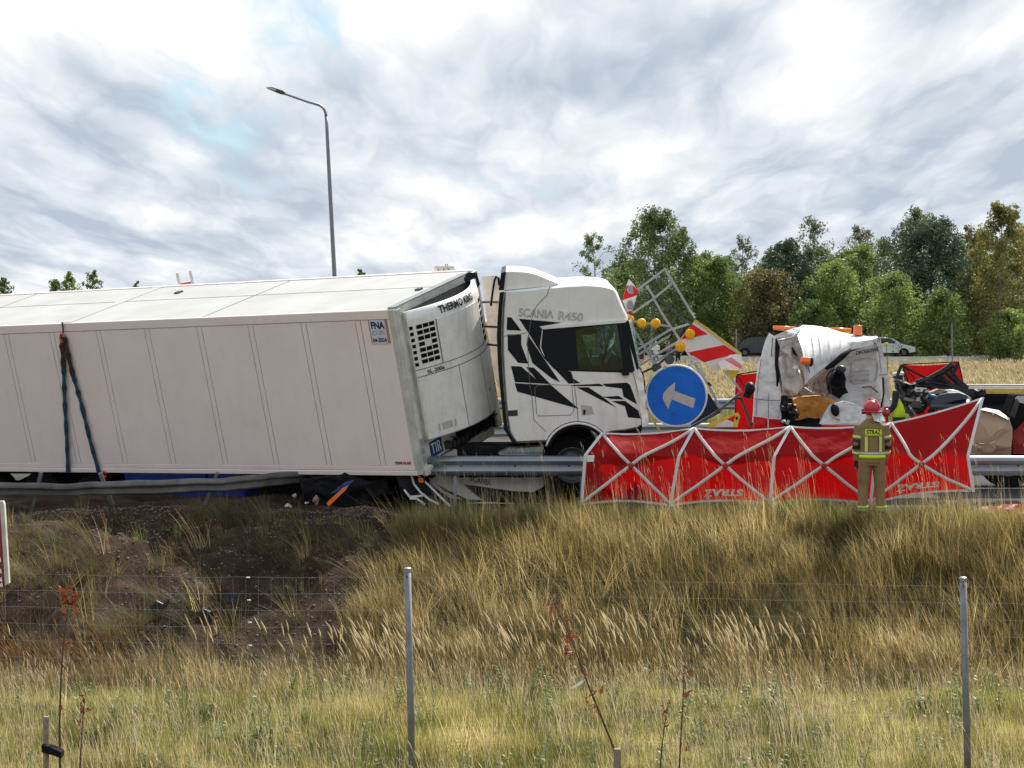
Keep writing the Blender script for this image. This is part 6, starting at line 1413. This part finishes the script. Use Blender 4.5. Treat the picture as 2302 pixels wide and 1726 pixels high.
# bystanders on the far verge
armsB = [((-.19, 0, 1.40), (-.25, .0, 1.13), (-.13, .18, 1.12)), ((.19, 0, 1.40), (.25, .0, 1.13), (.13, .18, 1.12))]
armsH = [((-.19, 0, 1.40), (-.23, -.01, 1.12), (-.22, .04, .88)), ((.19, 0, 1.40), (.23, -.01, 1.12), (.22, .04, .88))]
for px, Y, fc, lb_, ar, tp, bt, hr, sh in (
    (1474, 137, 180, 'bystander in white top and jeans on the far verge', armsB, 'cloth_white', 'denim', 'hair_grey', False),
    (1503, 138, 215, 'bystander in purple shirt and black shorts behind the striped board', armsB, 'cloth_purple', 'cloth_black', 'hair_dark', True),
    (1442, 136, 170, 'bystander in black shirt and maroon shorts behind the smashed windscreen', armsH, 'cloth_black', 'cloth_maroon', 'hair_dark', True),
    (1524, 138, 190, 'bystander in black clothes beside the amber lamp of the striped board', armsH, 'cloth_black', 'cloth_black', 'hair_grey', False)):
    x = pX(px, Y); person(V(x, Y, float(hgt(x, Y))), fc, 1.74 if px != 1524 else 1.78, lb_, ar, legsP, tp, bt, hr, vox=.03, boots='cloth_black', shorts=sh, sleeves=not sh)

# ------------------------------------------------------------------ trees
def leaves(n, cen, rad, size, rg, droop=0., flat=.0):
    """leaf quads scattered through clumps: cen (m,3), rad (m,)"""
    pick = rg.randint(0, len(cen), n); d = rg.normal(0, 1, (n, 3)); d /= np.linalg.norm(d, axis=1)[:, None]; r = rad[pick] * rg.uniform(0, 1, n) ** .45
    p = cen[pick] + d * r[:, None]; p[:, 2] -= droop * rg.uniform(0, 1, n) * rad[pick]
    a = rg.normal(0, 1, (n, 3)); a[:, 2] -= droop; a /= np.linalg.norm(a, axis=1)[:, None]; b = np.cross(a, rg.normal(0, 1, (n, 3))); b /= np.linalg.norm(b, axis=1)[:, None]
    s = size * rg.uniform(.6, 1.35, n)[:, None]; q = np.stack([p - a * s, p + b * s * .5, p + a * s, p - b * s * .5], 1).reshape(-1, 3)
    return q, np.arange(n * 4).reshape(n, 4)
def tree(px, ptop, hw, Y, mat, label, seed, kind='broad', n=5200, bark='bark', base=None, size=.11, group='trees of the wood behind the road'):
    """px, ptop: where its top stands in the view; hw = half width of the crown in picture pixels"""
    rg = np.random.RandomState(seed); X = pX(px, Y); z0 = float(hgt(X, Y)) - .1; H = CAMZ - (ptop - 720) / F * Y - z0; rw = hw / F * Y
    t = thing('tree', V(X, Y, z0), label, 'tree', group)
    lean = rg.normal(0, .03, 2); tr = lambda f_: V(X + lean[0] * H * f_ + .12 * math.sin(f_ * 5 + seed), Y + lean[1] * H * f_, z0 + H * f_)
    b = MB(); b.tube([tr(i / 9) for i in range(10)], [max(.015, (.012 * H + .02) * (1 - i / 9.6)) for i in range(10)], 7)
    trunk = b.build('trunk', bark, t, smooth=True, fix=False)
    lo = {'broad': .08, 'birch': .14, 'pine': .12, 'bush': .0, 'sparse': .18}[kind]; m = {'broad': 62, 'birch': 70, 'pine': 80, 'bush': 46, 'sparse': 44}[kind]
    cr_ = {'broad': .27, 'birch': .25, 'pine': .22, 'bush': .30, 'sparse': .20}[kind]; cen = []; rad = []; lb = MB()
    for i in range(m):
        g = ((i + rg.uniform(0, 1)) / m) ** .9; f_ = lo + (.97 - lo) * g
        prof = {'broad': math.sqrt(max(.02, 1 - ((g - .42) / .60) ** 2)), 'birch': math.sqrt(max(.02, 1 - ((g - .30) / .72) ** 2)), 'pine': math.sqrt(max(.02, 1 - ((g - .38) / .65) ** 2)), 'bush': math.sqrt(max(.02, 1 - ((g - .35) / .68) ** 2)), 'sparse': math.sqrt(max(.02, 1 - ((g - .30) / .74) ** 2)) * .9}[kind]
        a = i * 2.399 + rg.normal(0, .4); rr = rw * prof * math.sqrt(rg.uniform(.12, 1.0)) * rg.uniform(.8, 1.08); o = tr(max(.03, f_ - .10 * (1 - g) - .05)); e = tr(f_) + V(math.cos(a) * rr, math.sin(a) * rr, rg.normal(0, .015) * H)
        lb.tube([o, o.lerp(e, .5) + V(0, 0, .05 * rr), e], [max(.014, .0045 * H * (1 - g)), .018, .008], 4)
        cen.append(tuple(e)); rad.append(rw * cr_ * rg.uniform(.65, 1.35) * (.5 + .5 * prof))
        if i % 2: cen.append(tuple(o.lerp(e, .55))); rad.append(rw * cr_ * rg.uniform(.6, 1.0) * (.5 + .5 * prof))
    for i in range(4): cen.append(tuple(tr(.97 - .03 * i) + V(rg.normal(0, .1) * rw, rg.normal(0, .1) * rw, 0))); rad.append(rw * .16)
    tag(lb.build('limbs', bark, t, smooth=True, fix=False), kind='stuff')
    cen = np.array(cen); rad = np.array(rad)
    if kind == 'pine':
        q, fq = leaves(n, cen, rad, size * 1.25, rg, 0.); q = q.reshape(-1, 4, 3); c = q.mean(1, keepdims=True); ax = (q[:, 2] - q[:, 0])[:, None]; sd_ = (q[:, 1] - q[:, 3])[:, None] * .45
        q = np.concatenate([c - ax * .5, c + sd_ * .5, c + ax * .5, c - sd_ * .5], 1).reshape(-1, 3)
    else: q, fq = leaves(n, cen, rad, size, rg, {'birch': .5, 'sparse': .5}.get(kind, .1))
    q[:, 2] = np.maximum(q[:, 2], z0 + .1); q -= np.array(t.location)
    me = np_mesh('crown', q, fq, mat); o = bpy.data.objects.new('crown', me); COL.objects.link(o); o.parent = t; ORG[o.name] = Vector(t.location); tag(o, kind='stuff'); return t
d_ = 1.0407
TREES = [
 (1290, 499, 40, 165, 'leaf_birch', 'slender sparse young birch rising alone beside the truck roof', 'sparse', 2600, 'bark_birch', .10),
 (1405, 446, 78, 152, 'leaf_birch', 'tall dense birch, the tallest tree left of the sign trailer', 'birch', 8200, 'bark_birch', .11),
 (1462, 492, 50, 153, 'leaf_green', 'bright green birch leaning on the right flank of the tall birch', 'birch', 5200, 'bark_birch', .10),
 (1352, 585, 60, 156, 'leaf_green', 'low green tree directly behind the truck cab front', 'broad', 4200, 'bark', .10),
 (1540, 556, 66, 154, 'leaf_green', 'rounded mid green tree above the striped board', 'broad', 6400, 'bark', .11),
 (1600, 506, 36, 175, 'leaf_grey', 'thin greyish birch poking above the green thicket', 'sparse', 2400, 'bark_birch', .10),
 (1645, 582, 72, 153, 'leaf_brown', 'orange brown autumn tree left of the van roof', 'broad', 6000, 'bark', .11),
 (1712, 520, 72, 158, 'leaf_pine', 'blue green pine with a rounded top above the van', 'pine', 7600, 'bark', .13),
 (1757, 462, 52, 178, 'leaf_grey', 'bare-topped grey birch behind the pine above the van', 'sparse', 2900, 'bark_birch', .11),
 (1795, 565, 62, 155, 'leaf_light', 'light yellow green tree above the orange beacon', 'broad', 6200, 'bark', .11),
 (1856, 482, 46, 176, 'leaf_grey', 'grey leaved birch right of the bare-topped birch', 'sparse', 3000, 'bark_birch', .11),
 (1868, 524, 50, 160, 'leaf_light', 'yellow green tree between two grey birches and the big pine', 'broad', 5000, 'bark', .11),
 (2010, 478, 118, 160, 'leaf_pine', 'massive dark pine filling the right of the wood', 'pine', 13000, 'bark', .14),
 (1985, 452, 66, 172, 'leaf_birch', 'dark round crown rising behind the massive pine', 'broad', 5200, 'bark', .12),
 (1932, 592, 64, 150, 'leaf_light', 'pale willow bush in front of the massive pine, left side', 'bush', 6200, 'bark', .10),
 (2045, 625, 56, 150, 'leaf_green', 'small green bush in front of the massive pine, right side', 'bush', 4600, 'bark', .10),
 (2162, 431, 64, 152, 'leaf_gold', 'tall golden birch at the right edge of the wood', 'birch', 7600, 'bark_birch', .11),
 (2085, 482, 44, 178, 'leaf_brown', 'brownish birch between the massive pine and the golden birch', 'sparse', 2800, 'bark_birch', .11),
 (2185, 672, 60, 146.5, 'leaf_light', 'light green bush at the foot of the golden birch', 'bush', 5200, 'bark', .10),
 (2120, 560, 62, 157, 'leaf_gold', 'yellowing tree under the golden birch', 'broad', 5200, 'bark', .11),
 (2225, 520, 60, 160, 'leaf_gold', 'yellow tree cut by the right edge of the picture', 'broad', 4600, 'bark', .11),
 (1495, 600, 56, 160, 'leaf_green', 'dark green tree behind the amber lamps', 'broad', 4800, 'bark', .11),
 (1590, 600, 60, 164, 'leaf_birch', 'deep green tree filling the gap left of the autumn tree', 'broad', 5200, 'bark', .12),
 (1680, 610, 70, 166, 'leaf_birch', 'deep green tree filling the gap under the blue green pine', 'broad', 5200, 'bark', .12),
 (1880, 600, 66, 166, 'leaf_birch', 'deep green tree behind the pale willow bush', 'broad', 5200, 'bark', .12),
 (1745, 650, 54, 152, 'leaf_green', 'low leafy shrub standing right behind the van beacon', 'bush', 4400, 'bark', .10),
 (1430, 620, 56, 158, 'leaf_green', 'low leafy tree behind the topmost amber lamps', 'bush', 4400, 'bark', .10)]
for i, (x, y, hw, Y, m_, lb_, kd, n_, bk__, sz) in enumerate(TREES): tree(x * d_, y * d_, hw * d_ * (1.24 if kd != 'sparse' else 1.5), Y, m_, lb_, 300 + i, kd, int(n_ * (1.8 if kd != 'sparse' else 1.3)), bk__, size=sz * 1.08)
for i, (x, y, hw, m_) in enumerate([(1350, 560, 46, 'leaf_birch'), (1515, 545, 56, 'leaf_green'), (1570, 556, 52, 'leaf_birch'), (1660, 540, 56, 'leaf_birch'), (1775, 535, 54, 'leaf_green'), (1825, 540, 56, 'leaf_birch'), (1910, 520, 60, 'leaf_birch'), (2075, 520, 62, 'leaf_green'), (2130, 500, 60, 'leaf_birch'), (2215, 490, 60, 'leaf_green')]):
    tree(x * d_, y * d_, hw * d_ * 1.4, 182 + (i * 7) % 11, m_, '%s tree from the left in the back row of the wood' % ['first', 'second', 'third', 'fourth', 'fifth', 'sixth', 'seventh', 'eighth', 'ninth', 'tenth'][i], 600 + i, 'broad', 9500, size=.13, group='back row trees of the wood')
ORD = ['first', 'second', 'third', 'fourth', 'fifth', 'sixth', 'seventh', 'eighth', 'ninth', 'tenth', 'eleventh', 'twelfth']
for i in range(12):
    tree((1375 + i * 72 + (13 * i) % 31) * d_, (648 + (i * 37) % 52) * d_, (48 + (i * 17) % 22) * d_, 156 + (i * 5) % 9, ['leaf_green', 'leaf_birch', 'leaf_light'][(i * 2 + i // 4) % 3], '%s understorey bush from the left along the wood edge' % ORD[i], 500 + i, 'bush', 6200, size=.11, group='understorey bushes of the wood')
for i, (x, y, hw, m_, lb_) in enumerate([(10, 598, 24, 'leaf_birch', 'distant tree top at the far left edge above the trailer'), (122, 602, 26, 'leaf_birch', 'leftmost of three distant tree tops above the trailer'), (152, 584, 24, 'leaf_light', 'middle of three distant tree tops above the trailer, pale green'), (203, 582, 27, 'leaf_birch', 'rightmost of three distant tree tops above the trailer'), (297, 605, 14, 'leaf_light', 'tiny distant tree top left of the ladder'), (783, 579, 20, 'leaf_green', 'tiny distant tree top right of the street lamp')]):
    tree(x * d_, y * d_, hw * d_, 205 + 6 * i, m_, lb_, 400 + i, 'broad' if i < 4 else 'sparse', 2600, size=.14, group='distant trees beyond the trailer')
fl_ = thing('yellow_flower_stem', V(pX(1993, 60), 60, 0), 'single yellow flower stem standing right of the crushed van', 'flower')
p = P(1993, 774, 60); MB().tube([V(p.x + .1, 60, 0), p], .012, 5).build('stem', 'weed_green', fl_)
MB().ell(p, .08, .06, .06, 8, 6).build('flower_head', 'sign_yellow', fl_, crumple=(.03, 30, 1))

# ------------------------------------------------------------------ wire fence and saplings in the foreground
YF = 18.3
fn_ = thing('wire_fence', V(0, YF, -1.41), 'grey steel posts with fine wire mesh in front of the ditch', 'fence')
def post(px, ptop, tilt, Y=YF):
    a = P(px, ptop, Y); zb = float(hgt(a.x, Y)) - .1; bt = V(a.x + tilt * (a.z - zb), Y, zb)
    o = MB().tube([bt, a], .0325, 14).build('post', 'post_grey', fn_, smooth=False); o.data.polygons.foreach_set('use_smooth', [True] * len(o.data.polygons))
    MB().lathe([(.034, -.04), (.036, -.03), (.036, .0), (.02, .008), (.001, .009)], a, (a - bt), 14).build('post_cap', 'steel', o)
    MB().lathe([(.001, .01), (.008, .008), (.008, 0)], a + V(-.005, -.033, -.07), V(0, -1, 0), 8).build('bolt', 'steel_dark', o); return a, bt
pa, ba = post(916, 1277, .022); pb, bb_ = post(2165, 1298, .024); pc_, bc_ = post(-330, 1262, .01)
def wtop(X): # height of the top wire along the line
    if X < pa.x: return pc_.z - .06 + (pa.z - .08 - pc_.z + .06) * (X - pc_.x) / (pa.x - pc_.x) - .03 * math.sin(math.pi * (X - pc_.x) / (pa.x - pc_.x))
    return pa.z - .08 + (pb.z - .08 - pa.z + .08) * (X - pa.x) / (pb.x - pa.x)
hts = [0, .155, .31, .465, .62, .775, .93, 1.08, 1.23, 1.38, 1.53, 1.68, 1.82]
for h_ in hts:
    MB().tube([V(x, YF - .036 + .006 * math.sin(x * 3 + h_ * 9), wtop(x) - h_ + .004 * math.sin(x * 7 + h_ * 5)) for x in np.arange(-6.2, 7.0, .3)], .0011, 4, cap=False).build('horizontal_wire', 'wire', fn_)
vw = None; rgw = random.Random(2)
for i in range(88):
    x = -5.2 + i * .118
    if vw is None:
        vw = MB().tube([V(x + .004 * math.sin(j * 1.3), YF - .037, wtop(x) - j * .155) for j in range(13)], .0011, 4, cap=False).build('vertical_wire', 'wire', fn_); zx0 = wtop(x); xx0 = x
    else:
        c = copy_part(vw, fn_, (x - xx0, 0, wtop(x) - zx0)); c.rotation_euler.z = rgw.uniform(0, 3) * 0; c.scale.x = 1
for (px, py) in ((558, 1298), (560, 1349), (562, 1399), (563, 1451), (573, 1566)):
    c = P(px, py, YF - .05); MB().tube([c - V(.016, 0, 0), c + V(.016, 0, 0)], [.007, .007], 8).build('insulator', 'insulator', fn_)

def sapling(pts, Y, leaf, label, r=.009, seed=0, base_px=None):
    a = [P(x, y, Y) for x, y in pts]; z0 = float(hgt(a[0].x, Y)) - .03; b0 = V(a[0].x + (a[0].x - a[1].x) * .3, Y, z0)
    t = thing('sapling', b0, label, 'sapling'); n = len(a) + 1
    MB().tube([b0] + a, [r * (1 - .75 * i / n) for i in range(n)], 7).build('stem', 'stem', t, smooth=True)
    rg = np.random.RandomState(seed); allp = [b0] + a
    for (x, y, s, k) in leaf:
        c0 = P(x, y, Y)
        for i in range(k):
            c = c0 + V(*(rg.normal(0, 1, 3) * s * .55)); d = Vector(rg.normal(0, 1, 3)); d.z -= .4; d.normalize(); u = d.cross(Vector(rg.normal(0, 1, 3))).normalized(); nn = d.cross(u); L_ = s * rg.uniform(.9, 1.5)
            prof = [(-.5, 0), (-.3, .16), (-.12, .10), (.02, .27), (.2, .15), (.34, .2), (.55, 0)]
            up = [c + d * (q * L_) + u * (w * L_) + nn * (.12 * L_ * math.sin(q * 5)) for q, w in prof]; dn = [c + d * (q * L_) - u * (w * L_) + nn * (.12 * L_ * math.sin(q * 5 + .6)) for q, w in prof]
            mid = [c + d * (q * L_) for q, w in prof]; b = MB(); m = len(prof); b.add(up + mid + dn, [(j, j + 1, m + j + 1, m + j) for j in range(m - 1)] + [(m + j, m + j + 1, 2 * m + j + 1, 2 * m + j) for j in range(m - 1)]); b.build('leaf', 'leaf_red', t, fix=False)
    return t
def Z1_(x, y): return (x / 2.65, 1100 + y / 2.65)
def Z2_(x, y): return (800 + x / 2.65, 1100 + y / 2.65)
def Z3_(x, y): return (1500 + x / 2.65, 1100 + y / 2.65)
sapling([Z1_(358, 1659), Z1_(355, 1400), Z1_(362, 1150), Z1_(375, 940), Z1_(392, 800), Z1_(402, 730), Z1_(412, 650)], 16.6, [(*Z1_(395, 650), .075, 9), (*Z1_(425, 670), .075, 9), (*Z1_(410, 620), .06, 6), (*Z1_(440, 640), .06, 4), (*Z1_(400, 720), .05, 3), (*Z1_(400, 890), .045, 4), (*Z1_(376, 1305), .045, 2)], 'tall tied sapling with a rust brown leaf head beside the wooden stake', .011, 1)
sapling([Z1_(478, 1659), Z1_(484, 1520), Z1_(490, 1400), Z1_(500, 1300), Z1_(510, 1210)], 17.0, [(*Z1_(508, 1225), .05, 3), (*Z1_(500, 1255), .045, 3), (*Z1_(495, 1325), .06, 5), (*Z1_(535, 1310), .05, 2), (*Z1_(497, 1378), .045, 3)], 'small sapling with dark red leaves right of the tied sapling', .008, 2)
cs = sapling([Z2_(1570, 1640), Z2_(1540, 1550), Z2_(1500, 1450), Z2_(1440, 1300), Z2_(1400, 1205), Z2_(1340, 1050), Z2_(1290, 910), Z2_(1240, 800), Z2_(1190, 690), Z2_(1150, 580)], 16.4, [(*Z2_(1172, 705), .055, 4), (*Z2_(1222, 775), .055, 4), (*Z2_(1290, 865), .06, 6), (*Z2_(1283, 965), .06, 6), (*Z2_(1335, 1090), .05, 4), (*Z2_(1410, 1200), .05, 3), (*Z2_(1385, 1225), .05, 3), (*Z2_(1390, 1275), .045, 3), (*Z2_(1450, 1365), .045, 2), (*Z2_(1440, 1325), .04, 2)], 'leaning sapling with brown leaves and a white tag in the middle foreground', .012, 3)
MB().prism([P(*Z2_(*q), 16.38) for q in [(1365, 1128), (1368, 1138), (1330, 1170), (1290, 1190), (1284, 1184), (1330, 1148)]], V(0, .004, 0)).build('tag', 'tag_white', cs)
sapling([Z3_(72, 1659), Z3_(80, 1500), Z3_(92, 1300), Z3_(97, 1180), Z3_(100, 1050)], 16.8, [(*Z3_(95, 1085), .05, 5), (*Z3_(60, 1070), .04, 2), (*Z3_(135, 1090), .04, 3), (*Z3_(80, 1150), .045, 3), (*Z3_(115, 1210), .05, 4), (*Z3_(90, 1320), .04, 2), (*Z3_(98, 1538), .04, 2)], 'upright sapling with orange red leaves right of the leaning sapling', .009, 4)
sapling([Z2_(1812, 1659), Z2_(1822, 1550), Z2_(1835, 1430), Z2_(1850, 1330)], 16.6, [(*Z2_(1855, 1330), .06, 5), (*Z2_(1850, 1390), .04, 2), (*Z2_(1790, 1540), .035, 2)], 'short sapling between the leaning and the upright saplings', .008, 5)
def stake(px0, px1, ptop, Y, label):
    a = P(px0, ptop, Y); c = P(px1, ptop, Y); z0 = float(hgt(a.x, Y)) - .2; r_ = (c.x - a.x) / 2; x = (a.x + c.x) / 2
    o = MB().tube([V(x, Y, z0), V(x, Y, a.z - .01), V(x, Y, a.z)], [r_, r_, r_ * .9], 10).build('wooden_stake', 'wood_stake'); reorigin(o, V(x, Y, z0)); tag(o, label, 'stake'); return o
stake(*[Z1_(x, 0)[0] for x in (257, 293)], Z1_(0, 1352)[1], 16.55, 'round wooden stake with a black tie in the left foreground')
stake(*[Z2_(x, 0)[0] for x in (1535, 1580)], Z2_(0, 1545)[1], 16.35, 'short wooden stake at the foot of the leaning sapling')
tie = MB(); tie.prism([P(*Z1_(*q), 16.48) for q in [(248, 1522), (300, 1536), (365, 1566), (364, 1602), (300, 1580), (250, 1566)]], V(0, .11, 0)); to_ = tie.build('tree_tie', 'black_matt'); tag(to_, 'black rubber tie joining the left stake and the tied sapling', 'tie'); reorigin(to_, P(*Z1_(300, 1550), 16.5))

# ------------------------------------------------------------------ board at the left edge, debris
sg = thing('notice_board', V(-5.7, 20.6, -1.4), 'dark red notice board with pale frame cut by the left edge', 'board')
def S(px, py, Y=20.6): return P(px, py, Y)
pn = MB().prism([S(-260, 1120), S(-2, 1132), S(10, 1318), S(-250, 1330)], V(0, .03, 0)).build('panel', 'board_red', sg)
MB().prism([S(-4, 1127, 20.57), S(6, 1126, 20.57), S(9, 1134, 20.57), S(20, 1312, 20.57), S(11, 1316, 20.57), S(0, 1140, 20.57)], V(0, .07, 0)).build('frame', 'board_frame', sg, bevel=.004)
MB().prism([S(-260, 1110, 20.57), S(-4, 1126, 20.57), S(0, 1140, 20.57), S(-260, 1124, 20.57)], V(0, .07, 0)).build('frame', 'board_frame', sg)
for k, y in enumerate((1258, 1283, 1302, 1314)): MB().prism([S(-10 + 2 * k, y + 5, 20.59), S(1 + 1.2 * k, y - 6, 20.59), S(3 + 1.2 * k, y + 5, 20.59)], V(0, .006, 0)).build('letter', 'print_white', pn)
for x in (-150, -20): a = S(x, 1310); MB().bar(V(a.x, 20.66, a.z), V(a.x, 20.66, -1.55), .04, .05).build('leg', 'board_frame', sg)
def debris(name, pts, Y, mat, label, th=.02, cr=(.02, 8, 2), dz=0):
    q = [P(x, y, Y) + V(0, 0, dz) for x, y in pts]; o = MB().prism(q, V(0, th, .004)).build(name, mat, crumple=cr); c = sum(q, V(0, 0, 0)) / len(q); reorigin(o, c); return tag(o, label, 'debris')
def gsurf(px, py): # where the view line through a picture position meets the slope
    for Y in np.arange(23.5, 31, .02):
        p = P(px, py, Y)
        if float(hgt(p.x, Y)) >= p.z: return Y
    return 30.0
sh_lab = ['black plastic shard at the foot of the earth slope, left one', 'black plastic shard in the middle of the earth slope', 'long dark plastic strip right of the other shards on the slope']
for (x, y, w, h_, lb_) in ((362, 1364, 22, 14, sh_lab[0]), (468, 1378, 26, 9, sh_lab[1]), (526, 1345, 26, 14, sh_lab[2])):
    Y = gsurf(x, y) - .06; debris('plastic_shard', [(x - w, y + h_ * .2), (x - w * .5, y - h_), (x + w * .2, y - h_ * .4), (x + w, y - h_ * 1.3), (x + w * .5, y + h_ * .6), (x - w * .4, y + h_)], Y, 'shard', lb_)
def Z5(x, y): return (400 + x * .3135, 980 + y * .3135)
o = debris('orange_reflector', [Z5(*q) for q in [(1065, 480), (1180, 375), (1222, 358), (1205, 385), (1080, 505)]], 30.35, 'orange_lamp', 'orange reflective strip lying under the trailer', .03, (.006, 6, 1))
debris('blue_panel_piece', [Z5(*q) for q in [(1095, 415), (1200, 335), (1260, 320), (1200, 380)]], 30.6, 'chassis_blue', 'dark blue panel piece above the orange strip under the trailer')
debris('fallen_tank', [Z5(*q) for q in [(880, 330), (1200, 300), (1500, 330), (1560, 420), (1380, 440), (1250, 500), (1060, 540), (900, 520)]], 31.15, 'black_matt', 'black crushed engine debris under the trailer front', .5, (.16, 5, 4))
for k, (x, y, s) in enumerate(((790, 500, .05), (840, 430, .035), (920, 480, .035))):
    c = P(*Z5(x, y), 30.3); o = MB().ell(c, s, s * .6, s * .8, 8, 6).build('foam_scrap', 'sign_grey', crumple=(.05, 18, 1)); reorigin(o, c); tag(o, ['largest pale foam scrap under the trailer', 'thin pale scrap above the other foam scraps', 'small pale scrap nearest the orange strip'][k], 'debris')
c = P(*Z5(990, 460), 30.35); o = MB().ell(c, .04, .04, .08, 10, 7).build('rusty_part', 'wood_stake', crumple=(.05, 14, 1)); reorigin(o, c); tag(o, 'rusty brown metal part left of the orange strip', 'debris')
